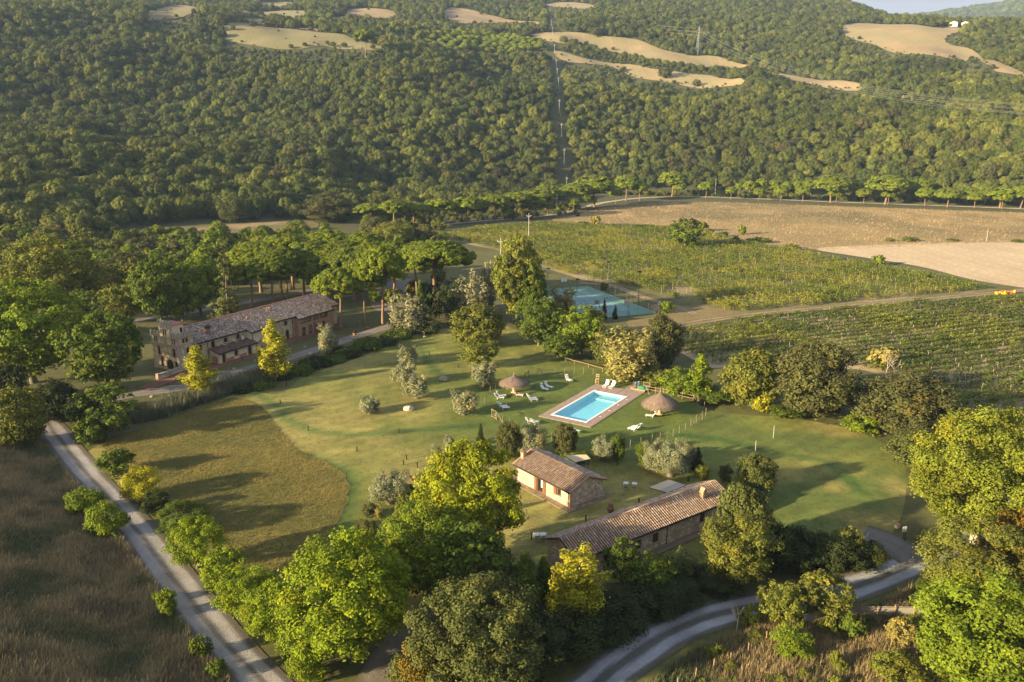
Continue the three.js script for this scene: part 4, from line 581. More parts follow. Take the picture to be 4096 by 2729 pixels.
tree('bush', 850, 1192, 1156, 40, C.oak, 'round_bush', 'brown-green shrub on the lawn below the wide silver olive', 'bush');
tree('bush', 870, 1195, 1165, 26, C.straw, 'round_bush', 'dry shrub beside the brown-green one on the lawn', 'bush');
tree('bush', 842, 1245, 1195, 62, C.oak, 'round_bush', 'dark shrub above the largest lime tree', 'bush');
// castle front
tree('poplar', 459, 912, 790, 84, C.yellow, 'yellow_poplar', 'left yellow poplar in front of the castle tower', 'tree', { bark: 'pale', seed: 1 });
tree('poplar', 635, 872, 730, 86, C.yellow, 'yellow_poplar', 'taller yellow poplar in front of the castle roof', 'tree', { bark: 'pale', seed: 2 });
[[655, 872, 40], [690, 862, 50], [725, 850, 50], [760, 836, 56], [795, 822, 56], [835, 808, 60], [875, 795, 56], [910, 782, 54], [930, 768, 44], [590, 895, 60], [560, 905, 40]].forEach(([u, v, w], i) => tree('hedge', u, v, v - 24 - (i % 3) * 5, w * 1.25, i % 2 ? C.green : C.dark, 'juniper_hedge', ord(i) + ' mound of the dark juniper hedge between drive and lawn', 'hedge', { group: 'juniper mounds between drive and lawn', lod: 1 }));
// umbrella pines by the castle villa
const PI = (u, b, t, w, label, s, c = C.pine) => tree('pine', u, b, t - 9, w * 1.32, c, 'umbrella_pine', label, 'umbrella pine', { seed: s, back: 0, lod: 1 });
PI(578, 706, 597, 84, 'umbrella pine at the left end of the row behind the castle roof', 1);
PI(627, 700, 588, 84, 'second umbrella pine from the left behind the castle roof', 2);
PI(660, 692, 596, 72, 'umbrella pine with a forked trunk behind the castle roof', 3);
PI(697, 684, 584, 60, 'fourth umbrella pine from the left behind the castle roof', 1);
PI(783, 752, 618, 92, 'umbrella pine nearest the right end of the castle villa', 2);
PI(840, 746, 596, 80, 'leaning umbrella pine between the two front pines', 3);
PI(880, 746, 566, 94, 'tallest front umbrella pine with a forked trunk', 1);
PI(1000, 704, 554, 148, 'wide umbrella pine at the right end of the castle grove', 2);
PI(960, 690, 560, 90, 'umbrella pine half hidden behind the wide right one', 3);
[[600, 672, 556, 110], [672, 665, 540, 120], [760, 660, 532, 120], [838, 662, 536, 110], [700, 682, 578, 90], [755, 680, 574, 96], [815, 690, 570, 96], [730, 690, 610, 60], [650, 690, 570, 96], [725, 675, 556, 100], [790, 676, 556, 100], [860, 690, 560, 100], [905, 688, 556, 90]].forEach(([u, b, t, w], i) => PI(u, b, t, w, ord(i) + ' umbrella pine of the back rows in the castle grove', 1 + i % 3, i > 5 ? C.pineD : C.pine));
tree('cedar', 526, 745, 532, 74, C.grey, 'cedar_tree', 'tall grey-green cedar left of the castle pines', 'tree');
// woodland left of the castle villa
const W5 = (k, u, b, t, w, c, label) => tree(k, u, b, t, w, c, 'broadleaf_tree', label, 'tree', { lod: 1 });
W5('big', 78, 880, 642, 215, C.bright, 'largest bright green tree at the left edge');
W5('big', 252, 905, 712, 156, C.green, 'large dark green tree right beside the castle tower');
W5('big', 125, 735, 545, 190, C.midO, 'pale olive tree behind the largest left-edge tree');
W5('big', 372, 745, 588, 118, C.green, 'dark tree with bright top behind the castle tower');
W5('big', 462, 725, 588, 112, C.bright, 'bright tree left of the tall cedar');
W5('broad', 420, 740, 612, 90, C.bright, 'green tree between the two bright-topped trees');
W5('broad', 285, 745, 648, 90, C.midO, 'thin tree with yellow top behind the dark tree');
W5('broad', 185, 800, 665, 110, C.green, 'green tree between the left-edge tree and the dark one');
W5('big', 20, 800, 660, 130, C.bright, 'bright tree cut by the left edge behind the road');
W5('broad', 15, 930, 830, 90, C.dark, 'dark tree low at the left edge');
W5('oak', 48, 1040, 886, 118, C.oakY, 'yellow-topped tree at the left edge beside the gravel road');
W5('oak', 132, 975, 872, 90, C.dark, 'dark bushy tree at the end of the gravel road');
W5('broad', 250, 1010, 880, 130, C.green, 'tree with yellow tips beside the drive entrance');
W5('bush', 190, 985, 905, 70, C.dark, 'dark shrub left of the tree with yellow tips');
W5('broad', 520, 660, 560, 70, C.dark, 'dark tree behind the cedar');
W5('broad', 215, 700, 590, 110, C.oakY, 'olive tree in the second row at left');
W5('broad', 300, 660, 575, 90, C.oak, 'brownish dark tree in the second row at left');
W5('broad', 20, 660, 560, 120, C.oakY, 'olive-brown tree of the second row at the left edge');
W5('oak', 865, 560, 500, 80, C.oak, 'dark oak left of the roadside pines');
W5('oak', 905, 568, 510, 100, C.midO, 'olive oak behind the castle grove');
W5('oak', 760, 515, 445, 120, C.oak, 'large oak at the right end of the clearing');
W5('broad', 680, 530, 505, 46, C.bright, 'small bright tree at the edge of the clearing');
W5('willow', 262, 520, 478, 46, C.straw, 'pale straw-coloured tree at the foot of the wood');
W5('silver', 118, 560, 505, 60, C.straw, 'pale yellow tree at the left foot of the wood');
W5('broad', 420, 560, 530, 50, C.green, 'round green tree in the scrub below the clearing');
W5('bush', 416, 548, 527, 30, C.dark, 'dark evergreen dome in the clearing');
W5('willow', 545, 512, 440, 88, C.grey, 'grey-green tree at the foot of the wood above the clearing');
// scrub band
{
  const r = rng(41), list = []; for (let i = 0; i < 640; i++) { const u = lerp(-60, 560, r()), v = lerp(552, 690, r()); if (v > 655 && u > 350) continue; const g = G(u, v); list.push([g.x, g.z, 0.55 + 0.75 * r() * r(), r()]); }
  for (let i = 0; i < 120; i++) { const u = lerp(520, 900, r()), v = lerp(600, 655, r()), g = G(u, v); list.push([g.x, g.z, 0.3 + 0.35 * r(), 0.36 + 0.3 * r()]); }
  for (let i = 0; i < 260; i++) { const u = lerp(-80, 780, r()), v = lerp(u < 260 ? 512 : 540, 590, r()), g = GT(u, v); if (g) list.push([g.x, g.z, 0.4 + 0.6 * r(), r()]); }
  for (let i = 0; i < 90; i++) { const u = lerp(840, 1020, r()), v = lerp(508, 575, r()), g = GT(u, v); if (g) list.push([g.x, g.z, 0.4 + 0.5 * r(), r()]); }
  for (let i = 0; i < 150; i++) { const u = lerp(1560, 2420, r()), v = lerp(1330, 1590, r()), g = G(u, v); if (inside(DRY_R, g.x, g.z)) list.push([g.x, g.z, 0.12 + 0.16 * r() * r(), r()]); }
  for (let i = 0; i < 90; i++) { const u = lerp(840, 1010, r()), v = lerp(575, 700, r()); const g = G(u, v); if (Math.hypot(g.x + 55, g.z + 255) < 30) continue; list.push([g.x, g.z, 0.35 + 0.35 * r(), r()]); }
  for (let i = 0; i < 260; i++) { const u = lerp(880, 1330, r()), v = lerp(468, 500, r()) + (1300 - u) * 0.045; const g = GT(u, v); list.push([g.x, g.z, 0.25 + 0.35 * r(), r() * 0.6]); }
  for (let i = 0; i < 330; i++) { const u = lerp(1300, 2380, r()), base = 443 + (u - 1400) * 0.022, v = base + r() * 5; if (u < 1420 && v > 446) continue; const g = GT(u, v); if (g) list.push([g.x, g.z, 0.3 + 0.3 * r(), r()]); }
  const m4 = new THREE.Matrix4(), q = new THREE.Quaternion(), g = new THREE.Group(); g.name = 'scrub_thicket'; tag(g, 'mixed green and olive scrub between the castle villa and the hillside wood', 'thicket', null, 'stuff'); scene.add(g);
  [['broad', 5], ['oak', 6], ['bush', 7]].forEach(([k, s], i) => { const set = list.filter((_, j) => j % 3 === i), im = new THREE.InstancedMesh(crownGeo(k, 2, s), leaf([1, 1, 1]), set.length); im.name = 'bush_crowns'; im.userData.kind = 'stuff'; set.forEach(([x, z, sc, c], j) => { const f = k === 'bush' ? 2 : 0.9; m4.compose(V(x, H(x, z) - 0.3, z), q.setFromAxisAngle(V(0, 1, 0), c * 50), V(sc * f, sc * f * (0.7 + 0.4 * c), sc * f)); im.setMatrixAt(j, m4); const p = [C.oakY, C.midO, C.green, C.oak, C.midO, C.bright][Math.floor(c * 5.99)], kk = 0.75 + 0.4 * hash2(j, 3); im.setColorAt(j, col(p[0] * kk, p[1] * kk, p[2] * kk)); }); g.add(im); });
}
// pines along the white track
const RP = [];
[[852, 520, 466, 62], [908, 525, 458, 60], [951, 521, 464, 64], [1011, 515, 456, 58], [1072, 512, 451, 58], [1137, 507, 447, 60], [1185, 503, 441, 62], [1230, 498, 436, 64], [1254, 486, 426, 54], [1322, 480, 420, 58], [1366, 476, 402, 74], [1438, 462, 402, 44], [1544, 452, 394, 50], [1909, 466, 403, 54], [2034, 470, 402, 66], [2298, 478, 428, 54], [2345, 480, 426, 40]].forEach((a) => RP.push([a[0], a[1], a[2], a[3] * 1.05, a[3] > 59 && a[0] < 1200 ? 'pine' : 'roundpine']));
[[1226, 500, 467, 24], [1258, 494, 466, 22], [1166, 506, 478, 20], [1318, 486, 456, 24], [1345, 484, 450, 22], [1360, 478, 452, 18], [1415, 468, 434, 26], [1469, 462, 418, 30], [1562, 454, 418, 24], [1622, 456, 418, 30], [1679, 459, 430, 20], [1696, 454, 422, 16], [1721, 455, 416, 24], [1748, 453, 410, 22], [1743, 462, 432, 20], [1776, 452, 414, 26], [1794, 462, 426, 26], [1806, 455, 418, 20], [1830, 454, 416, 24], [1845, 464, 428, 28], [1862, 455, 415, 34], [1921, 466, 432, 26], [1967, 460, 420, 28], [1985, 468, 434, 28], [2040, 471, 436, 24], [2125, 473, 432, 32], [2112, 462, 410, 36], [2177, 476, 432, 42], [2222, 468, 430, 36], [2239, 478, 442, 27], [2262, 470, 426, 30], [2303, 480, 442, 30]].forEach((a) => RP.push([...a, 'roundpine']));
RP.sort((a, b) => a[0] - b[0]).forEach(([u, b, t, w, k], i) => tree(k, u, b, t - 3, w * 1.22, C.pine, 'umbrella_pine', ord(i) + ' umbrella pine from the left along the white track', 'umbrella pine', { group: 'umbrella pines along the white track', lod: 2, back: 0 }));
// lone trees on the hills
[[1369, 84, 61, 24, 'single oak on the long tan hay field'], [619, 64, 42, 36, 'round oak between the two straw fields'], [582, 62, 47, 20, 'bushy tree at the top left of the large straw field'], [535, 70, 57, 12, 'tiny tree on the left part of the large straw field'], [1528, 182, 148, 34, 'spreading oak on the lower hay field'], [1106, 34, 24, 10, 'tiny tree in the tan field left of the cutting'], [1600, 200, 182, 20, 'dark tree at the lower edge of the lower hay field']].forEach(([u, b, t, w, l]) => tree('broad', u, b, t, w, C.oak, 'field_tree', l, 'tree', { lod: 2, back: 0 }));
[[840, 132, 66, 56], [836, 160, 138, 26], [838, 72, 56, 24], [888, 70, 53, 30], [870, 128, 112, 24]].forEach(([u, b, t, w], i) => tree('pine', u, b, t, w, C.pine, 'umbrella_pine', ['broad umbrella pine below the large straw field', 'small umbrella pine in the wood under the broad one', 'left umbrella pine above the pine grove', 'right umbrella pine above the pine grove', 'umbrella pine right of the broad one on the hill'][i], 'umbrella pine', { lod: 2, back: 0 }));
{ // hedge of trees between the hay fields
  const r = rng(12), list = []; const path = [[1290, 96], [1345, 112], [1400, 128], [1470, 142], [1530, 152], [1600, 160], [1680, 168], [1740, 176]];
  for (let i = 0; i < path.length - 1; i++) for (let k = 0; k < 8; k++) { const t = (k + r()) / 8, g = GT(lerp(path[i][0], path[i + 1][0], t), lerp(path[i][1], path[i + 1][1], t) + r() * 4); if (g) list.push([g, 0.5 + 0.5 * r(), r()]); }
  const im = new THREE.InstancedMesh(crownGeo('oak', 3, 3), leaf([1, 1, 1]), list.length); im.name = 'field_hedge'; tag(im, 'hedge of small oaks between the two tan hay fields', 'hedge', null, 'stuff'); scene.add(im);
  const m4 = new THREE.Matrix4(), q = new THREE.Quaternion(); list.forEach(([g, s, c], j) => { m4.compose(g, q.setFromAxisAngle(V(0, 1, 0), c * 9), V(s, s, s)); im.setMatrixAt(j, m4); const p = PAL[1 + Math.floor(c * 3.9)]; im.setColorAt(j, col(...p)); });
}
{ // bare dead trees
  const dead = (u, b, t, label, s) => { const p = G(u, b), h = CAM_H + Math.hypot(p.x, p.z) * tanEl(u, t), r = rng(s), gs = []; const grow2 = (a, d, l, w, n) => { const e = a.clone().addScaledVector(d, l); gs.push(bar(a, e, w, w * 0.6, 5)); if (n) for (let i = 0; i < 3; i++) grow2(e.clone().lerp(a, r() * 0.5), d.clone().add(V((r() - 0.5) * 1.5, (r() - 0.2) * 0.6, (r() - 0.5) * 1.5)).normalize(), l * 0.62, w * 0.55, n - 1); }; const o = thing('dead_tree', label, 'tree', p); grow2(V(0, -0.1, 0), V(0.06, 1, 0), h * 0.48, 0.1, 3); part('branches', gs, BARK.pale, o); };
  dead(1692, 1452, 1368, 'bare dead tree beside the curving track', 3); dead(2035, 868, 802, 'bare pale tree in front of the lower vineyard', 5); dead(2052, 872, 812, 'second bare pale tree in front of the lower vineyard', 9);
}
// reeds along the ditch
{
  const r = rng(6), list = [], path = [[305, 965], [380, 948], [440, 925], [500, 905], [560, 888], [610, 868], [640, 858]];
  for (let i = 0; i < path.length - 1; i++) for (let k = 0; k < 260; k++) { const t = r(), g = G(lerp(path[i][0], path[i + 1][0], t) + (r() - 0.5) * 22, lerp(path[i][1], path[i + 1][1], t) + (r() - 0.5) * 22); list.push([g, 0.6 + 0.7 * r(), r()]); }
  const P = []; for (let i = 0; i < 12; i++) { const a = r() * 6.28, l = 1.4 + r() * 1.2, dx = Math.cos(a) * l * 0.35, dz = Math.sin(a) * l * 0.35, x = (r() - 0.5) * 0.7, z = (r() - 0.5) * 0.7; P.push(x - 0.05, 0, z, x + 0.05, 0, z, x + dx, l, z + dz); }
  const g = new THREE.BufferGeometry(); g.setAttribute('position', new THREE.Float32BufferAttribute(P, 3)); g.computeVertexNormals();
  const im = new THREE.InstancedMesh(g, new THREE.MeshPhysicalMaterial({ color: 0xffffff, roughness: 0.8, side: THREE.DoubleSide, transmission: 0.3, thickness: 0 }), list.length); im.name = 'reeds'; tag(im, 'grey-green reeds along the ditch between drive and meadow', 'reeds', null, 'stuff'); scene.add(im);
  const m4 = new THREE.Matrix4(), q = new THREE.Quaternion(); list.forEach(([p, s, c], j) => { m4.compose(p, q.setFromAxisAngle(V(0, 1, 0), c * 9), V(s, s, s)); im.setMatrixAt(j, m4); const k = 0.7 + 0.5 * c; im.setColorAt(j, col(0.15 * k, 0.16 * k, 0.085 * k)); });
}
// tufts of dry and green grass
function tufts(name, label, cat, n, seed, pick, hgt, cols, blades = 7) {
  const r = rng(seed), P = []; for (let i = 0; i < blades; i++) { const a = r() * 6.28, l = 0.6 + r() * 0.6, d = l * (0.25 + 0.5 * r()), x = (r() - 0.5) * 0.5, z = (r() - 0.5) * 0.5, w = 0.05; P.push(x - Math.sin(a) * w, 0, z + Math.cos(a) * w, x + Math.sin(a) * w, 0, z - Math.cos(a) * w, x + Math.cos(a) * d, l, z + Math.sin(a) * d); }
  const g = new THREE.BufferGeometry(); g.setAttribute('position', new THREE.Float32BufferAttribute(P, 3)); g.computeVertexNormals();
  const list = []; for (let i = 0; i < n * 4 && list.length < n; i++) { const p = pick(r); if (p) list.push(p); }
  const im = new THREE.InstancedMesh(g, new THREE.MeshPhysicalMaterial({ color: 0xffffff, roughness: 0.85, side: THREE.DoubleSide, transmission: 0.3, thickness: 0 }), list.length); im.name = numbered(name); tag(im, label, cat, null, 'stuff'); scene.add(im);
  const m4 = new THREE.Matrix4(), q = new THREE.Quaternion(); list.forEach(([x, z], j) => { const c = fbm(x / 5 + seed, z / 5, 3), s = hgt * (0.5 + 0.9 * r()) * (0.6 + 0.8 * c); m4.compose(V(x, H(x, z) + 0.05, z), q.setFromAxisAngle(V(0, 1, 0), r() * 6.28), V(hgt * 1.2, s, hgt * 1.2)); im.setMatrixAt(j, m4); const t = clamp((c - 0.3) * 2.4 + (r() - 0.5) * 0.5, 0, 0.999) * (cols.length - 1), a = mix3(cols[Math.floor(t)], cols[Math.floor(t) + 1], t % 1), k = 0.75 + 0.5 * r(); im.setColorAt(j, col(a[0] * k, a[1] * k, a[2] * k)); });
}
const scatter = (poly) => { const xs = poly.map((p) => p[0]), zs = poly.map((p) => p[1]), x0 = Math.min(...xs), x1 = Math.max(...xs), z0 = Math.min(...zs), z1 = Math.max(...zs); return (r) => { const x = lerp(x0, x1, r()), z = lerp(z0, z1, r()); return inside(poly, x, z) && Math.abs(x) < -z * 0.78 + 6 ? [x, z] : null; }; };
tufts('dry_grass', 'tall dry brown grass covering the field at lower left', 'grass', 60000, 3, scatter(DRY), 0.62, [[0.13, 0.145, 0.045], [0.28, 0.225, 0.1], [0.48, 0.37, 0.18], [0.2, 0.16, 0.08]]);
tufts('dry_grass', 'tall golden dry grass on the bank at lower right', 'grass', 14000, 8, scatter(DRY_R), 0.75, [[0.11, 0.125, 0.035], [0.24, 0.185, 0.08], [0.4, 0.3, 0.14]]);
tufts('fallow_grass', 'pale dry tufts scattered over the wide fallow field', 'grass', 20000, 9, scatter(FALLOW), 0.7, [[0.22, 0.165, 0.075], [0.34, 0.245, 0.125], [0.44, 0.32, 0.17]], 5);
tufts('meadow_grass', 'long yellowish grass tufts of the unmown meadow', 'grass', 30000, 5, scatter(MEADOW), 0.2, [[0.14, 0.15, 0.03], [0.24, 0.21, 0.04], [0.33, 0.265, 0.065]]);

// ---------------------------------------------------------------- buildings
const M = {
  stone: std(col(0.74, 0.64, 0.49), { map: T.stone, bumpMap: T.stoneBump, bumpScale: 0.03 }), mortar: std(col(0.46, 0.37, 0.25), { map: T.noise }),
  greyStone: std(col(0.42, 0.38, 0.32), { map: T.noise }), cream: std(col(0.78, 0.66, 0.45), { map: T.plaster }), brick: std(col(0.48, 0.31, 0.22), { map: T.brick }), brickPale: std(col(0.55, 0.4, 0.28), { map: T.brick }),
  paving: std(col(0.26, 0.13, 0.1), { map: T.brick }), redRoof: std(col(0.42, 0.15, 0.11), { map: T.noise }), woodDark: std(col(0.075, 0.045, 0.03), { map: T.wood }), shutter: std(col(0.2, 0.085, 0.04), { map: T.wood, roughness: 0.7 }), shutterDark: std(col(0.075, 0.035, 0.025), { map: T.wood, roughness: 0.7 }),
  glass: new THREE.MeshPhysicalMaterial({ color: col(0.02, 0.025, 0.03), roughness: 0.08, metalness: 0, specularIntensity: 1 }), iron: std(col(0.045, 0.045, 0.045), { roughness: 0.6, metalness: 0.4 }), copper: std(col(0.09, 0.055, 0.04), { roughness: 0.6, metalness: 0.3 }),
  white: std(col(0.8, 0.79, 0.76), { roughness: 0.55 }), whiteFrame: std(col(0.75, 0.74, 0.72), { roughness: 0.5 }), wood: std(col(0.34, 0.24, 0.14), { map: T.wood }), woodGrey: std(col(0.25, 0.21, 0.165), { map: T.wood }), concrete: std(col(0.42, 0.41, 0.39), { map: T.noise }), under: std(col(0.055, 0.038, 0.03), { map: T.noise }),
  pave: std(col(0.34, 0.27, 0.2), { map: T.stone }), terracotta: std(col(0.42, 0.18, 0.09), { map: T.noise }), dark: std(col(0.012, 0.011, 0.01)),
};
const TILE = [[0.3, 0.195, 0.13], [0.27, 0.18, 0.125], [0.33, 0.22, 0.15], [0.26, 0.185, 0.14], [0.36, 0.28, 0.215], [0.24, 0.16, 0.115], [0.31, 0.235, 0.18], [0.29, 0.2, 0.14]].map((c) => std(col(...c.map((q) => q * 1.3)), { roughness: 0.95, side: THREE.DoubleSide, map: T.noise }));
const TILEW = [[0.37, 0.26, 0.2], [0.46, 0.39, 0.33], [0.34, 0.24, 0.19], [0.58, 0.53, 0.48], [0.29, 0.2, 0.16], [0.42, 0.31, 0.25]];
const tileGeo = (w, l) => { const g = new THREE.CylinderGeometry(w * 0.28, w * 0.35, l, 6, 1, true, -Math.PI / 2, Math.PI); return g.toNonIndexed(); };   // half round, axis y, bulging to +z
function roofTiles(parent, at, along, up, len, slope, o = {}) {     // covers rows of half-round tiles; first o.single of them as tiles of their own
  const sp = o.sp ?? 0.3, rl = o.rl ?? 0.42, nx = Math.round(len / sp), ny = Math.round(slope / rl), X = along.clone().normalize(), Y = up.clone().normalize(), Z = V().crossVectors(X, Y), g = tileGeo(sp, slope / ny * 1.12), r = rng(o.seed ?? 3), rest = [], m = new THREE.Matrix4(); let n = 0;
  const flip = Z.y < 0; if (flip) Z.negate();
  for (let j = 0; j < ny; j++) for (let i = 0; i < nx; i++) {
    const p = at.clone().addScaledVector(X, (i + 0.5) * len / nx + (r() - 0.5) * 0.03).addScaledVector(Y, (j + 0.5) * slope / ny + (r() - 0.5) * 0.04).addScaledVector(Z, 0.03 + r() * 0.025 + 0.012);
    const tilt = 0.05 + (r() - 0.5) * 0.05, yy = Y.clone().applyAxisAngle(X, flip ? tilt : -tilt), zz = flip ? V().crossVectors(yy, X) : V().crossVectors(X, yy), xx = X.clone().multiplyScalar(flip ? -1 : 1);
    m.makeBasis(xx, yy, zz).setPosition(p);
    if (o.single && n < o.single) { const t = part('roof_tile', g, o.mats[Math.floor(Math.pow(r(), 1.2) * o.mats.length)], parent); t.applyMatrix4(m); n++; } else rest.push([m.clone(), r()]);
  }
  if (rest.length) { const im = new THREE.InstancedMesh(g, std(0xffffff, { roughness: 0.95, side: THREE.DoubleSide, map: T.noise }), rest.length); im.name = 'roof_tiles'; im.userData.kind = 'stuff'; const pal = o.pal; rest.forEach(([q, c], i) => { im.setMatrixAt(i, q); const k = pal[Math.floor(Math.pow(c, 1.15) * pal.length)], s = 0.8 + 0.4 * hash2(i, 3); im.setColorAt(i, col(k[0] * s, k[1] * s, k[2] * s)); }); parent.add(im); }
}
const RAW = [[0.3, 0.195, 0.13], [0.27, 0.18, 0.125], [0.33, 0.22, 0.15], [0.26, 0.185, 0.14], [0.36, 0.28, 0.215], [0.24, 0.16, 0.115], [0.31, 0.235, 0.18], [0.29, 0.2, 0.14]].map((c) => c.map((q) => q * 1.3));
function wallGeo(outline, openings, thick) {
  const s = new THREE.Shape(outline.map(([x, y]) => new THREE.Vector2(x, y)));
  for (const o of openings) { const h = new THREE.Path(), a = o.w / 2, x0 = o.x - a, x1 = o.x + a, y0 = o.y ?? 0.02, y1 = y0 + o.h; h.moveTo(x0, y0); h.lineTo(x1, y0); if (o.arch) { h.lineTo(x1, y1 - a * o.arch); h.absellipse(o.x, y1 - a * o.arch, a, a * o.arch, 0, Math.PI, false, 0); } else { h.lineTo(x1, y1); h.lineTo(x0, y1); } h.lineTo(x0, y0); s.holes.push(h); }
  return new THREE.ExtrudeGeometry(s, { depth: thick, bevelEnabled: false, curveSegments: 6 }).translate(0, 0, -thick);
}
function wall(parent, outline, openings, mat, pos, ry, thick = 0.45, name = 'wall') {
  const w = part(name, wallGeo(outline, openings, thick), mat, parent), xs = outline.map((p) => p[0]), wd = Math.max(...xs) - Math.min(...xs), k = 1 - 0.008 / wd, mid = (Math.max(...xs) + Math.min(...xs)) / 2 * (1 - k); w.scale.x = k; w.position.copy(pos).add(V(Math.cos(ry) * mid, 0, -Math.sin(ry) * mid)); w.rotation.y = ry;
  for (const o of openings) {
    if (o.empty) continue;
    const y0 = o.y ?? 0.02, door = y0 < 0.1, f = part(door ? 'door' : 'window', [box(o.w, 0.08, 0.1, o.x, y0 + o.h - 0.04, -0.2), box(0.07, o.h, 0.1, o.x - o.w / 2 + 0.035, y0 + o.h / 2, -0.2), box(0.07, o.h, 0.1, o.x + o.w / 2 - 0.035, y0 + o.h / 2, -0.2), box(0.05, o.h, 0.06, o.x, y0 + o.h / 2, -0.2)], o.frame ?? M.woodDark, parent);
    f.position.copy(pos); f.rotation.y = ry;
    part(door && !o.glass ? 'leaf' : 'pane', box(o.w, o.h, 0.03, o.x, y0 + o.h / 2, -0.26), door && !o.glass ? (o.leaf ?? M.shutterDark) : M.glass, f);
    if (!door) part('sill', box(o.w + 0.2, 0.07, 0.14, o.x, y0 - 0.04, 0.03), M.greyStone, f);
    if (o.surround) { const s = [], a = o.w / 2 + 0.13; for (const sx of [-1, 1]) s.push(box(0.2, o.h - (o.arch ? o.w / 2 : 0), 0.06, o.x + sx * (a - 0.02), y0 + (o.h - (o.arch ? o.w / 2 : 0)) / 2, 0.025)); if (o.arch) for (let k = 0; k < 9; k++) { const t = Math.PI * (k + 0.5) / 9; s.push(new THREE.BoxGeometry(0.2, 0.24, 0.062).rotateZ(t).translate(o.x + Math.cos(t) * (a - 0.02), y0 + o.h - o.w / 2 + Math.sin(t) * (a - 0.02), 0.026)); } const q = part('surround', s, o.surround, parent); q.position.copy(pos); q.rotation.y = ry; }
  }
  return w;
}
const STONES = [[0.45, 0.35, 0.235], [0.52, 0.42, 0.3], [0.37, 0.29, 0.2], [0.42, 0.35, 0.26], [0.3, 0.245, 0.19], [0.56, 0.47, 0.35], [0.44, 0.31, 0.19]].map((c) => std(col(...c.map((q) => q * 1.3)), { map: T.noise }));
const stoneGeos = [1, 2, 3, 4].map((s) => { const g = new THREE.BoxGeometry(1, 1, 1), r = rng(s * 7), p = g.attributes.position, seen = {}; for (let i = 0; i < p.count; i++) { const k = [p.getX(i), p.getY(i), p.getZ(i)].join(); seen[k] ??= [(r() - 0.5) * 0.28, (r() - 0.5) * 0.34, p.getZ(i) > 0 ? -r() * 0.3 : 0]; p.setXYZ(i, p.getX(i) * (p.getZ(i) > 0 ? 0.92 : 1) + seen[k][0], p.getY(i) * (p.getZ(i) > 0 ? 0.9 : 1) + seen[k][1], p.getZ(i) + seen[k][2]); } const q = g.toNonIndexed(); q.computeVertexNormals(); return q; });
function rubble(parent, len, topAt, openings, pos, ry, single, seed, sz = 1) {   // coursed rubble stones standing proud of the mortar
  const r = rng(seed), list = []; let y = 0.04;
  while (y < 8) {
    const hh = (0.17 + 0.14 * r()) * sz; let x = r() * 0.2, any = false;
    while (x < len - 0.08) { const w = Math.min(len - x, (0.2 + 0.4 * r() * r() + 0.08) * sz), cx = x + w / 2, cy = y + hh / 2 + (r() - 0.5) * 0.06; if (cy + hh / 2 < topAt(cx)) { any = true; if (!openings.some((o) => Math.abs(cx - o.x) < o.w / 2 + w / 2 - 0.02 && cy + hh / 2 > (o.y ?? 0) && cy - hh / 2 < (o.y ?? 0) + o.h)) list.push([cx, cy, w * 0.96, hh * 0.94, r(), r()]); } x += w; }
    y += hh; if (!any) break;
  }
  const M0 = new THREE.Matrix4().makeRotationY(ry).setPosition(pos), m = new THREE.Matrix4(), q = new THREE.Quaternion(), rest = [];
  list.forEach(([x, yy, w, h, a, b], i) => { m.compose(V(x, yy, 0), q.setFromEuler(new THREE.Euler(0, 0, (a - 0.5) * 0.12)), V(w, h, 0.07 + 0.05 * b)).premultiply(M0); if (i < single) { const s = part('stone', stoneGeos[Math.floor(a * 4)], STONES[Math.floor(b * STONES.length)], parent); s.applyMatrix4(m); } else rest.push([m.clone(), b]); });
  if (rest.length) { const im = new THREE.InstancedMesh(stoneGeos[1], std(0xffffff, { map: T.noise }), rest.length); im.name = 'stones'; im.userData.kind = 'stuff'; rest.forEach(([k, b], i) => { im.setMatrixAt(i, k); im.setColorAt(i, STONES[Math.floor(b * STONES.length)].color); }); parent.add(im); }
}
function chimney(parent, x, y, z, h, w, mat = M.brickPale) {
  const c = part('chimney', [box(w, h, w, x, y + h / 2, z), box(w + 0.12, 0.08, w + 0.12, x, y + h, z)], mat, parent), cap = [];
  for (const s of [-1, 1]) { const g = new THREE.BoxGeometry(w * 0.95, 0.05, w + 0.06); g.rotateZ(s * 1.05).translate(x - s * w * 0.24, y + h + 0.36, z); cap.push(g, box(0.07, 0.3, w * 0.9, x + s * (w / 2 - 0.04), y + h + 0.15, z)); }
  part('chimney_cap', cap, mat, c);
}
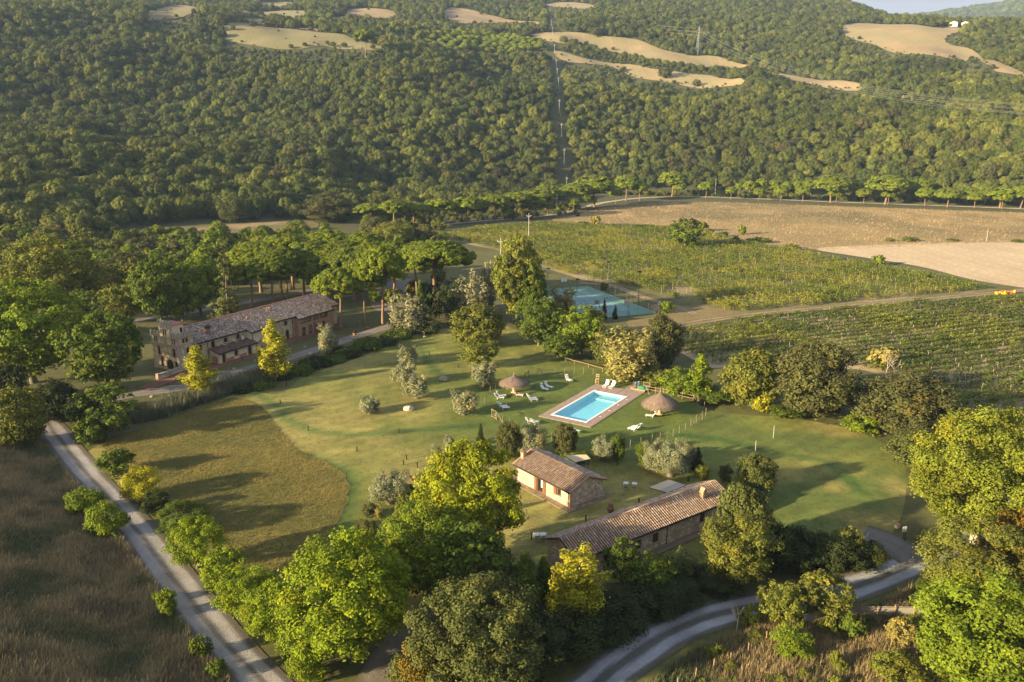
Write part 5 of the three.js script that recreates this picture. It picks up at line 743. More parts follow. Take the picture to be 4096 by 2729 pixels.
// --- the small stone cottage
{
  const L = 11.27, Wd = 6.05, EH = 2.42, RH = 3.72, A = V(7.64, 0, -96.0), ry = Math.atan2(0.78322, -0.62174);
  const t = thing('stone_cottage', 'small stone cottage with sunlit golden wall and red-brown tiled roof', 'cottage', A, ry);
  const front = [{ x: L - 6.05, w: 1.15, h: 2.08, glass: true, leaf: M.shutter }, { x: L - 2.17, y: 0.98, w: 0.72, h: 1.05, frame: M.shutter }];
  wall(t, [[0, 0], [L, 0], [L, EH], [0, EH]], front, M.mortar, V(L, 0, 0), Math.PI);
  wall(t, [[0, 0], [L, 0], [L, EH], [0, EH]], [{ x: 3, w: 1.1, h: 2.1 }, { x: 7.5, y: 0.95, w: 0.9, h: 1.1 }], M.mortar, V(0, 0, Wd), 0);
  const gable = [[0, 0], [Wd, 0], [Wd, EH], [Wd / 2, RH], [0, EH]];
  wall(t, gable, [], M.mortar, V(0.0, 0, 0), -Math.PI / 2, 0.45, 'gable_wall'); wall(t, gable, [], M.mortar, V(L, 0, Wd), Math.PI / 2, 0.45, 'gable_wall');
  const topG = (x) => lerp(EH, RH, 1 - Math.abs(x - Wd / 2) / (Wd / 2)) - 0.05;
  rubble(t, L - 0.3, () => EH, [...front, { x: L - 6.05, w: 2.4, h: 2.1 }, { x: L - 2.5, y: 0.95, w: 1.45, h: 1.1 }], V(L, 0, 0), Math.PI, 210, 11);
  rubble(t, Wd, topG, [], V(0, 0, 0), -Math.PI / 2, 90, 12);
  part('plinth_bricks', Array.from({ length: 15 }, (_, k) => box(k % 2 ? 0.34 : 0.26, 0.15, k % 2 ? 0.26 : 0.34, 0.13 - 0.05, 0.09 + k * 0.158, 0.13 - 0.05)), M.brickPale, t);
  for (const [x, nm] of [[6.05 + 0.9, 0], [6.05 - 0.88, 0]]) { const s = part('shutter', [box(0.56, 2.02, 0.05, x, 1.05, -0.1), ...[0, 1, 2, 3].map((k) => box(0.5, 0.05, 0.03, x, 0.35 + k * 0.5, -0.135))], M.shutter, t); }
  part('shutter', [box(0.6, 1.02, 0.05, 2.9, 1.5, -0.1), ...[0, 1, 2].map((k) => box(0.54, 0.05, 0.03, 2.9, 1.15 + k * 0.35, -0.135))], M.shutter, t);
  part('curtain', box(0.4, 1.1, 0.02, 5.85, 1.3, 0.16), M.white, t);
  const ov = 0.38, sl = (RH - EH) / (Wd / 2), up = V(0, sl, 1), len = L + 2 * ov, SL = (Wd / 2 + ov) * Math.hypot(1, sl), e0 = EH - ov * sl + 0.08;
  const slab = (z, dir) => { const g = new THREE.BoxGeometry(len, 0.1, SL).translate(0, 0, 0); g.rotateX(-Math.atan(sl) * dir).translate(L / 2, (e0 + RH + 0.08) / 2, z); return g; };
  part('roof', [slab((Wd / 2 - ov) / 2, 1), slab(Wd - (Wd / 2 - ov) / 2, -1)], M.under, t);
  roofTiles(t, V(-ov, e0 + 0.07, -ov), V(1, 0, 0), up, len, SL, { single: 300, mats: TILE, pal: RAW, seed: 4, sp: 0.35, rl: 0.42 });
  roofTiles(t, V(-ov, e0 + 0.07, Wd + ov), V(1, 0, 0), V(0, sl, -1), len, SL, { pal: TILEW, seed: 5, sp: 0.35, rl: 0.42 });
  const ridge = []; for (let k = 0; k < 30; k++) ridge.push(new THREE.CylinderGeometry(0.13, 0.16, len / 29, 7, 1, false, 0, Math.PI).rotateZ(-Math.PI / 2).rotateX(-Math.PI / 2 * 0).translate(-ov + (k + 0.5) * len / 30, RH + 0.16, Wd / 2)); part('ridge_tiles', ridge, std(col(0.5, 0.29, 0.15), { map: T.noise, side: THREE.DoubleSide }), t);
  for (const s of [0, 1]) { const a = bar(V(s ? L + ov : -ov, e0 + 0.12, -ov), V(s ? L + ov : -ov, RH + 0.14, Wd / 2), 0.12, 0.12, 6), b = bar(V(s ? L + ov : -ov, e0 + 0.12, Wd + ov), V(s ? L + ov : -ov, RH + 0.14, Wd / 2), 0.12, 0.12, 6); part('verge_tiles', [a, b], std(col(0.46, 0.25, 0.13), { map: T.noise }), t); }
  chimney(t, L - 0.1, 2.5, 1.2, 1.45, 0.55);
  part('gutter', bar(V(-ov, e0 - 0.02, -ov - 0.07), V(L + ov, e0 - 0.02, -ov - 0.07), 0.06), M.copper, t);
  part('downpipe', [bar(V(0.25, e0, -ov), V(0.25, e0 - 0.35, -0.12), 0.045), bar(V(0.25, e0 - 0.35, -0.12), V(0.25, 0, -0.12), 0.045)], M.copper, t);
  part('downpipe', [bar(V(L - 0.25, e0, -ov), V(L - 0.25, e0 - 0.35, -0.12), 0.045), bar(V(L - 0.25, e0 - 0.35, -0.12), V(L - 0.25, 0, -0.12), 0.045)], M.copper, t);
  const wm = t.matrixWorld.compose(t.position, t.quaternion, t.scale), rect = [[-1.0, -1.1], [L + 1.3, -1.1], [L + 1.3, Wd + 0.9], [-1.0, Wd + 0.9]].map(([x, z]) => { const p = V(x, 0, z).applyMatrix4(wm); return [p.x, p.z]; });
  structure('stone_pavement', sheet(rect, 0.09, 2, null), M.pave, 'strip of stone paving round the small cottage'); structure('paving_edge', rect.map((p, i) => { const q = rect[(i + 1) % 4]; return bar(V(p[0], 0.03, p[1]), V(q[0], 0.03, q[1]), 0.06, 0.06, 4); }), M.pave, 'low stone edge of the cottage paving');
}
// --- the long farmhouse
{
  const L = 25.2, Wd = 5.15, EH = 2.95, RH = 4.2, O = V(4.08, 0, -82.37), ry = Math.atan2(0.58, 0.814);
  const t = thing('long_farmhouse', 'long low stone farmhouse with a weathered tiled roof in the foreground', 'farmhouse', O, ry);
  const near = [{ x: 9.35, y: 0.95, w: 0.95, h: 1.2 }, { x: 12.2, y: 0.95, w: 0.95, h: 1.2 }, { x: 20.3, y: 1.15, w: 0.85, h: 1.2 }, { x: 4.5, w: 1.0, h: 2.1 }];
  wall(t, [[0, 0], [L, 0], [L, EH], [0, EH]], near, M.mortar, V(0, 0, Wd), 0);
  wall(t, [[0, 0], [L, 0], [L, EH], [0, EH]], [{ x: 6, w: 1.1, h: 2.1 }, { x: 12, y: 0.9, w: 0.9, h: 1.1 }, { x: 19, w: 1.1, h: 2.1 }], M.mortar, V(L, 0, 0), Math.PI);
  const gable = [[0, 0], [Wd, 0], [Wd, EH], [Wd / 2, RH], [0, EH]];
  wall(t, gable, [], M.mortar, V(0, 0, 0), -Math.PI / 2, 0.45, 'gable_wall'); wall(t, gable, [], M.mortar, V(L, 0, Wd), Math.PI / 2, 0.45, 'gable_wall');
  for (const o of near.slice(0, 3)) for (const s of [-1, 1]) part('shutter', [box(o.w / 2 - 0.02, o.h - 0.04, 0.05, o.x + s * o.w / 4, o.y + o.h / 2, Wd - 0.1)], M.shutterDark, t);
  rubble(t, L, () => EH, near, V(0, 0, Wd), 0, 260, 21, 1.2);
  rubble(t, Wd, (x) => lerp(EH, RH, 1 - Math.abs(x - Wd / 2) / (Wd / 2)) - 0.05, [], V(0, 0, 0), -Math.PI / 2, 40, 22, 1.2);
  const ov = 0.42, sl = (RH - EH) / (Wd / 2), len = L + 2 * ov, SL = (Wd / 2 + ov) * Math.hypot(1, sl), e0 = EH - ov * sl + 0.08;
  const slab = (z, dir) => new THREE.BoxGeometry(len, 0.1, SL).rotateX(-Math.atan(sl) * dir).translate(L / 2, (e0 + RH + 0.08) / 2, z);
  part('roof', [slab((Wd / 2 - ov) / 2, 1), slab(Wd - (Wd / 2 - ov) / 2, -1)], M.under, t);
  const pal = [...RAW, [0.36, 0.29, 0.23]];
  roofTiles(t, V(-ov, e0 + 0.07, Wd + ov), V(1, 0, 0), V(0, sl, -1), len, SL, { single: 300, mats: [...TILE, std(col(0.38, 0.31, 0.25), { side: THREE.DoubleSide, map: T.noise })], pal, seed: 7, sp: 0.35, rl: 0.44 });
  roofTiles(t, V(-ov, e0 + 0.07, -ov), V(1, 0, 0), V(0, sl, 1), len, SL, { pal: [[0.4, 0.27, 0.18], [0.5, 0.38, 0.28], [0.34, 0.24, 0.17], [0.45, 0.37, 0.3]], seed: 8, sp: 0.35, rl: 0.44 });
  const ridge = []; for (let k = 0; k < 64; k++) ridge.push(new THREE.CylinderGeometry(0.12, 0.15, len / 63, 7).rotateZ(-Math.PI / 2).translate(-ov + (k + 0.5) * len / 64, RH + 0.12, Wd / 2)); part('ridge_tiles', ridge, std(col(0.2, 0.13, 0.1), { map: T.noise }), t);
  chimney(t, 21.5, 3.35, 4.0, 1.1, 0.6);
  const sk = part('skylight', box(1.35, 0.1, 1.0).rotateX(Math.atan(sl)).translate(17.2, 3.88, 3.6), M.iron, t); part('pane', box(1.15, 0.04, 0.8).rotateX(Math.atan(sl)).translate(17.2, 3.945, 3.625), new THREE.MeshPhysicalMaterial({ color: col(0.05, 0.09, 0.16), roughness: 0.1 }), sk);
  part('gutter', bar(V(-ov, e0 - 0.03, Wd + ov + 0.06), V(L + ov, e0 - 0.03, Wd + ov + 0.06), 0.065), M.iron, t);
  part('downpipe', [bar(V(14.0, e0, Wd + ov), V(14.0, e0 - 0.35, Wd + 0.12), 0.05), bar(V(14.0, e0 - 0.35, Wd + 0.12), V(14.0, 0, Wd + 0.12), 0.05)], M.iron, t);
  part('foundation', box(L + 1, 0.25, 1.2, L / 2, 0.1, Wd + 0.55), M.pave, t);
}
// --- the castle-like villa
{
  const O = V(-68.53, 0, -157.62), ry = Math.atan2(0.87986, 0.47523), L = 48.9, EH = 5.15, RZ = -5.6, RY = 7.55, sl = (RY - 5.0) / (0.5 - RZ);
  const t = thing('castle_villa', 'long stone villa with a crenellated tower at its left end', 'villa', O, ry);
  const br = M.brickPale, W = (x, y, w, h, o = {}) => ({ x, y, w, h, arch: 1, surround: br, ...o });
  // tower
  const TW = 3.9, TD = 7.9, TH = 7.05;
  wall(t, [[0, -2.5], [TD, -2.5], [TD, TH], [0, TH]], [W(TD - 1.35, 2.9, 0.75, 1.85), W(TD - 5.9, 3.0, 0.75, 1.85), W(TD - 0.95, 0.9, 0.75, 1.15), W(TD - 2.9, 0.03, 1.9, 2.3, { leaf: M.dark }), W(TD - 5.2, 0.5, 0.8, 2.1), W(TD - 1.0, 5.75, 0.42, 1.15, { leaf: br }), W(TD - 1.6, 5.75, 0.42, 1.15), W(TD - 6.9, 5.75, 0.42, 1.15), W(TD - 6.3, 5.75, 0.42, 1.15)].map((o) => (o.surround && o.y > 5 ? { ...o, surround: null } : o)), M.stone, V(0, 0, -TD), -Math.PI / 2, 0.5, 'tower_wall');
  wall(t, [[0, 0], [TW, 0], [TW, TH], [0, TH]], [W(1.45, 5.85, 0.48, 0.95), W(2.3, 5.85, 0.48, 0.95), W(2.45, 3.55, 0.95, 1.15), W(2.6, 0.03, 1.2, 2.2, { leaf: M.dark })], M.stone, V(0, 0, 0.02), 0, 0.5, 'tower_wall');
  wall(t, [[0, 0], [TD, 0], [TD, TH], [0, TH]], [], M.stone, V(TW, 0, 0), Math.PI / 2, 0.4, 'tower_wall'); wall(t, [[0, 0], [TW, 0], [TW, TH], [0, TH]], [], M.stone, V(TW, 0, -TD), Math.PI, 0.4, 'tower_wall');
  part('quoins', Array.from({ length: 16 }, (_, k) => box(k % 2 ? 0.62 : 0.42, 0.31, k % 2 ? 0.42 : 0.62, (k % 2 ? 0.31 : 0.21) - 0.06, 0.2 + k * 0.335, 0.08 - (k % 2 ? 0.21 : 0.31))), M.greyStone, t);
  const ring = (y, h, out) => [box(0.2 + out, h, TD + 2 * out, -0.05 + 0.1 - out / 2 - 0.05, y, -TD / 2), box(TW + out, h, 0.2 + out, TW / 2, y, 0.02 + out / 2 - 0.05)];
  part('string_course', ring(5.55, 0.16, 0.16), M.greyStone, t); part('cornice', ring(7.05, 0.12, 0.14), M.greyStone, t);
  part('terrace', box(TW - 0.8, 0.12, TD - 0.8, TW / 2, 6.98, -TD / 2), M.redRoof, t);
  const merlon = (x, y, z, ax) => part('merlon', [box(ax ? 0.3 : 0.46, 0.55, ax ? 0.46 : 0.3, x, y + 0.62, z), new THREE.CylinderGeometry(0.23, 0.23, 0.3, 10).rotateX(Math.PI / 2).rotateY(ax ? Math.PI / 2 : 0).translate(x, y + 0.88, z)], M.greyStone, t);
  const para = [], corb = []; 
  para.push(box(0.26, 0.35, 2.0, 0.0, 7.28, -0.95), box(0.26, 0.35, TD - 5.4, 0.0, 7.28, -5.4 - (TD - 5.4) / 2), box(TW, 0.35, 0.26, TW / 2, 7.28, 0.05), box(0.26, 0.35, TD, TW - 0.13, 7.28, -TD / 2));
  for (let k = 0; k < 11; k++) corb.push(box(0.14, 0.3, 0.16, 0.2 + k * 0.36, 7.22, 0.24)); for (let k = 0; k < 5; k++) corb.push(box(0.16, 0.3, 0.14, -0.19, 7.22, -0.2 - k * 0.36)); for (let k = 0; k < 7; k++) corb.push(box(0.16, 0.3, 0.14, -0.19, 7.22, -5.6 - k * 0.36));
  part('parapet', para, M.stone, t); part('corbels', corb, M.greyStone, t);
  for (let k = 0; k < 5; k++) merlon(0.15 + k * 0.92, 7.2, 0.05, 0); for (const z of [-0.9, -1.7, -5.7, -6.7, -7.75]) merlon(0, 7.2, z, 1); for (const z of [-2, -3.5, -5]) merlon(TW - 0.13, 7.2, z, 1);
  // turret and stair house
  wall(t, [[0, 7.1], [3.4, 7.1], [3.4, 9.35], [0, 9.35]], [W(1.35, 7.35, 0.45, 1.4, { surround: null }), W(2.05, 7.35, 0.45, 1.4, { surround: null })], M.stone, V(0.03, 0, -5.35), -Math.PI / 2, 0.5, 'turret');
  part('cornice', [box(0.7, 0.12, 3.6, 0.28, 9.38, -3.65), box(0.62, 0.35, 3.5, 0.28, 9.6, -3.65)], M.greyStone, t);
  for (let k = 0; k < 5; k++) merlon(0.05, 9.5, -2.1 - k * 0.78, 1); merlon(0.5, 9.5, -2.05, 1);
  wall(t, [[0, 7], [3.0, 7], [3.0, 9.35], [0, 9.35]], [W(2.4, 7.12, 0.62, 1.5, { arch: 0, surround: null })], M.cream, V(0.6, 0, -2.2), 0, 0.25, 'stair_house'); wall(t, [[0, 7], [3.1, 7], [3.1, 9.35], [0, 9.35]], [], M.cream, V(0.6, 0, -5.3), -Math.PI / 2, 0.25, 'stair_house'); wall(t, [[0, 7], [3.1, 7], [3.1, 9.35], [0, 9.35]], [], M.cream, V(3.6, 0, -2.2), Math.PI / 2, 0.25, 'stair_house');
  part('stair_house_roof', box(3.3, 0.12, 3.5).rotateX(0.06).translate(2.1, 9.46, -3.75), M.redRoof, t);
  // main range
  wall(t, [[TW, 0], [L, 0], [L, EH], [TW, EH]], [W(5.5, 3.35, 0.95, 1.15), W(8.9, 2.7, 0.95, 1.9), W(12.4, 3.5, 1.0, 1.1), W(15.9, 3.5, 1.0, 1.1), W(30.7, 3.45, 0.95, 1.15), W(31.0, 0.03, 1.1, 2.2), W(47.6, 3.5, 0.95, 1.1), W(27.5, 0.03, 1.2, 2.2)], M.stone, V(0, 0, 0), 0, 0.5);
  const end = [[0, 0], [11.2, 0], [11.2, EH], [5.6, RY - 0.1], [0, EH]]; wall(t, end, [], M.stone, V(L, 0, 0), Math.PI / 2, 0.5, 'gable_wall'); wall(t, end, [], M.stone, V(TW + 0.1, 0, -11.2), -Math.PI / 2, 0.5, 'gable_wall'); wall(t, [[0, 0], [L - TW, 0], [L - TW, EH], [0, EH]], [W(10, 3.2, 0.9, 1.2), W(20, 3.2, 0.9, 1.2), W(30, 3.2, 0.9, 1.2)], M.stone, V(L, 0, -11.2), Math.PI, 0.5);
  const secs = [[TW - 0.15, 18.1, 0.5], [18.1, 25.9, 1.75], [25.9, 33.4, 0.5], [33.4, 46.3, 1.75], [46.3, L + 0.45, 0.5]], yAt = (z) => RY - sl * (z - RZ), slabs = [], gut = [];
  for (const [a, b, z] of secs) { const len = b - a, run = z - RZ, SL = run * Math.hypot(1, sl); slabs.push(new THREE.BoxGeometry(len, 0.12, SL).rotateX(Math.atan(sl)).translate((a + b) / 2, (RY + yAt(z)) / 2 + 0.02, (RZ + z) / 2)); roofTiles(t, V(a, yAt(z) + 0.1, z), V(1, 0, 0), V(0, sl, -1), len, SL, { pal: TILEW, seed: Math.round(a), sp: 0.33, rl: 0.45 }); gut.push(bar(V(a, yAt(z) - 0.05, z + 0.06), V(b, yAt(z) - 0.05, z + 0.06), 0.07)); }
  const backRun = 6.1, SLb = backRun * Math.hypot(1, sl); slabs.push(new THREE.BoxGeometry(L - TW + 0.6, 0.12, SLb).rotateX(-Math.atan(sl)).translate((L + TW) / 2 + 0.15, (RY + RY - sl * backRun) / 2 + 0.02, RZ - backRun / 2));
  part('roof', slabs, M.under, t); part('gutter', gut, M.iron, t);
  roofTiles(t, V(TW - 0.15, RY - sl * backRun + 0.1, RZ - backRun), V(1, 0, 0), V(0, sl, 1), L - TW + 0.6, SLb, { pal: TILEW, seed: 77, sp: 0.4, rl: 0.6 });
  const ridge = []; for (let k = 0; k < 100; k++) ridge.push(new THREE.CylinderGeometry(0.14, 0.18, 0.46, 6).rotateZ(-Math.PI / 2).translate(TW + (k + 0.5) * 0.455, RY + 0.14, RZ)); part('ridge_tiles', ridge, std(col(0.38, 0.18, 0.12), { map: T.noise }), t);
  // stair block
  wall(t, [[18.2, 0], [25.7, 0], [25.7, 4.65], [18.2, 4.65]], [W(23.6, 3.2, 0.95, 1.05, { arch: 0, surround: null }), W(24.9, 0.03, 0.9, 2.1, { surround: null })], M.cream, V(0, 0, 1.2), 0, 1.2, 'stair_block');
  part('stone_facing', new THREE.ExtrudeGeometry(new THREE.Shape([[18.3, 0], [24.3, 0], [24.3, 2.35], [22.6, 2.35], [18.6, 0.4]].map((p) => new THREE.Vector2(...p))), { depth: 0.05, bevelEnabled: false }).translate(0, 0, 1.21), M.stone, t);
  part('stair_string', [bar(V(18.5, 0.55, 1.28), V(22.5, 2.75, 1.28), 0.22, 0.22, 4), box(2.6, 0.7, 0.07, 24.2, 2.75, 1.24)], M.brick, t);
  // annex with lean-to roof
  const AX = 8.0, AL = 10.4, AZ = 2.6; wall(t, [[0, 0], [AL, 0], [AL, 2.35], [0, 2.35]], [W(1.25, 0.03, 0.85, 2.0), W(4.7, 0.75, 0.85, 1.25), W(8.6, 0.03, 1.0, 2.1)], M.cream, V(AX, 0, AZ), 0, 0.3, 'annex_wall');
  wall(t, [[0, 0], [AZ, 0], [AZ, 2.35], [0, 3.0]], [], M.cream, V(AX, 0, 0), -Math.PI / 2, 0.3, 'annex_wall'); wall(t, [[0, 0], [AZ, 0], [AZ, 3.0], [0, 2.35]], [], M.cream, V(AX + AL, 0, AZ), Math.PI / 2, 0.3, 'annex_wall');
  part('brick_dado', [box(2.1, 0.8, 0.05, AX + 2.9, 0.42, AZ + 0.03), box(2.0, 0.8, 0.05, AX + 6.5, 0.42, AZ + 0.03), box(0.05, 1.5, 1.8, AX - 0.03, 0.75, 1.2)], M.brick, t);
  const asl = 0.8 / 3.0; part('annex_roof', new THREE.BoxGeometry(AL + 0.7, 0.1, 3.1).rotateX(Math.atan(asl)).translate(AX + AL / 2, 2.68, 1.5), M.under, t); roofTiles(t, V(AX - 0.35, 2.34, 3.0), V(1, 0, 0), V(0, asl, -1), AL + 0.7, 3.05, { pal: [[0.24, 0.14, 0.11], [0.28, 0.16, 0.12], [0.2, 0.12, 0.1]], seed: 13, sp: 0.36, rl: 0.5 });
  part('gutter', bar(V(AX - 0.4, 2.24, 3.08), V(AX + AL + 0.4, 2.24, 3.08), 0.07), M.iron, t);
  part('white_pipe', new THREE.TubeGeometry(new THREE.CatmullRomCurve3([V(11.0, 4.0, 0.12), V(11.1, 3.6, 0.2), V(11.5, 3.25, 0.4), V(12.0, 3.05, 0.7)]), 8, 0.07, 6), M.white, t); part('white_pipe', new THREE.TubeGeometry(new THREE.CatmullRomCurve3([V(14.2, 4.0, 0.12), V(14.3, 3.6, 0.2), V(14.7, 3.25, 0.4), V(15.2, 3.05, 0.7)]), 8, 0.07, 6), M.white, t);
  part('cooling_unit', box(0.55, 0.85, 0.32, 16.9, 3.5, 0.3), M.white, t);
  // brick loggia
  wall(t, [[33.5, 0], [46.2, 0], [46.2, 4.6], [33.5, 4.6]], [...[35.3, 37.7, 40.0].map((x) => W(x, 0.03, 1.45, 2.15, { empty: 1 })), W(42.5, 0.03, 1.4, 2.25, { surround: null }), W(36.2, 3.1, 4.0, 1.15, { arch: 0, empty: 1 }), W(39.9, 3.1, 2.2, 1.15, { arch: 0, empty: 1 }), W(42.8, 3.05, 2.6, 1.2, { arch: 0, empty: 1 })], M.brick, V(0, 0, 1.25), 0, 0.35, 'loggia_wall');
  wall(t, [[0, 0], [1.25, 0], [1.25, 4.6], [0, 4.6]], [], M.brick, V(33.5, 0, 0), -Math.PI / 2, 0.35, 'loggia_wall'); wall(t, [[0, 0], [1.25, 0], [1.25, 4.6], [0, 4.6]], [], M.brick, V(46.2, 0, 1.25), Math.PI / 2, 0.35, 'loggia_wall');
  part('door', box(0.9, 1.3, 0.1, 42.6, 3.7, 0.08), M.woodDark, t); part('floor', box(12.4, 0.15, 1.2, 39.8, 2.9, 0.55), M.brick, t);
  part('bench', [box(1.4, 0.08, 0.45, 35.2, 0.5, 0.9), box(0.1, 0.5, 0.4, 34.6, 0.25, 0.9), box(0.1, 0.5, 0.4, 35.8, 0.25, 0.9)], M.woodDark, t);
  for (const x of [7.4, 18.9, 32.9, 39.0]) { const z = x === 39 || x === 18.9 ? 1.33 : 0.1, zz = x === 39 || x === 18.9 ? 1.8 : 0.55; part('downpipe', [bar(V(x, yAt(zz) - 0.05, zz), V(x, yAt(zz) - 0.6, z), 0.06), bar(V(x, yAt(zz) - 0.6, z), V(x, 0, z), 0.06)], M.iron, t); }
  const ch = part('chimney', [box(0.8, 1.6, 0.8, 9.2, 6.4, -1.6)], std(col(0.4, 0.2, 0.14), { map: T.brick }), t); part('chimney_cap', [box(1.1, 0.1, 1.1, 9.2, 7.25, -1.6), box(0.8, 0.25, 0.8, 9.2, 7.4, -1.6), new THREE.ConeGeometry(0.75, 0.5, 4).rotateY(Math.PI / 4).translate(9.2, 7.8, -1.6)], M.iron, ch);
  for (const [x, z] of [[14.5, -2.4], [21.5, -2.8], [29.0, -4.0], [29.8, -4.0]]) part('roof_vent', [new THREE.CylinderGeometry(0.14, 0.16, 0.6, 8).translate(x, yAt(z) + 0.35, z), box(0.36, 0.08, 0.36, x, yAt(z) + 0.68, z)], M.terracotta, t);
  const wm = t.matrixWorld.compose(t.position, t.quaternion, t.scale), quad = (l) => l.map(([x, z]) => { const p = V(x, 0, z).applyMatrix4(wm); return [p.x, p.z]; });
  structure('brick_pavement', sheet(quad([[-11, 1.6], [0.2, 0.0], [L, 0], [L, 3.2], [26, 3.4], [18, 4.8], [6, 4.8], [-11, 4.4]]), 0.09, 3, (x, z) => { const k = tint(x, z, 3, 0.8, 1.2); return [k, k, k]; }), vstd(col(0.27, 0.125, 0.095), { map: T.brick }), 'red brick pavement along the castle villa');
  const a = G(421, 853), b = G(361, 873), w = thing('low_stone_wall', 'low grey stone wall at the foot of the castle tower', 'wall', V()); part('masonry', [(() => { const d = b.clone().sub(a), g = box(d.length(), 1.0, 0.4); g.rotateY(Math.atan2(-d.z, d.x)); return g.translate((a.x + b.x) / 2, 0.5, (a.z + b.z) / 2); })()], M.stone, w); part('coping', [(() => { const d = b.clone().sub(a), g = box(d.length() + 0.1, 0.1, 0.52); g.rotateY(Math.atan2(-d.z, d.x)); return g.translate((a.x + b.x) / 2, 1.055, (a.z + b.z) / 2); })()], M.greyStone, w); for (const f of [0.02, 0.5, 0.98]) { const p = a.clone().lerp(b, f); part('pier', box(0.5, 1.25, 0.5, p.x, 0.62, p.z), M.stone, w); }
}
// --- far houses
function farHouse(name, label, u, v, wpx, dpx, hpx, wallC, roofC, turn) {
  const p = GT(u, v), k = Math.hypot(p.x, p.z) * PX / FOC, w = wpx * k, d = dpx * k, h = hpx * k, t = thing(name, label, 'house', p, turn);
  const wm = std(col(...wallC), { map: T.plaster }), rm = std(col(...roofC), { map: T.noise });
  part('wall', [box(w, h, d, 0, h / 2, 0)], wm, t);
  const s = new THREE.Shape([[-w / 2, 0], [w / 2, 0], [0, w * 0.2]].map((q) => new THREE.Vector2(...q))); part('gable', new THREE.ExtrudeGeometry(s, { depth: d, bevelEnabled: false }).translate(0, h, -d / 2), wm, t);
  const sl = Math.atan(0.4), L2 = w / 2 / Math.cos(sl) + 0.5; part('roof', [-1, 1].map((q) => new THREE.BoxGeometry(L2, 0.25, d + 0.8).rotateZ(-q * sl).translate(q * w / 4, h + w * 0.1 + 0.2, 0)), rm, t);
  for (let i = 0; i < 2; i++) for (let j = 0; j < 2; j++) part('window', box(w * 0.12, h * 0.22, 0.15, (i - 0.5) * w * 0.45, h * (0.28 + 0.42 * j), d / 2 + 0.06), M.woodDark, t);
  for (let i = 0; i < 3; i++) part('window', box(0.15, h * 0.22, d * 0.1, w / 2 + 0.06, h * 0.6, (i - 1) * d * 0.3), M.woodDark, t);
}
farHouse('white_house', 'left and larger of two white houses on the far ridge', 2191, 63, 13.5, 20, 7.5, [0.82, 0.78, 0.7], [0.5, 0.25, 0.18], -0.5);
farHouse('white_house', 'right and smaller white house half behind a tree on the far ridge', 2217, 62, 12, 15, 6.5, [0.82, 0.78, 0.7], [0.5, 0.25, 0.18], -0.5);
farHouse('stone_farmhouse', 'small stone farmhouse beside hay fields at the top left', 564, 37, 17, 12, 6.5, [0.4, 0.31, 0.2], [0.36, 0.2, 0.13], -0.7);

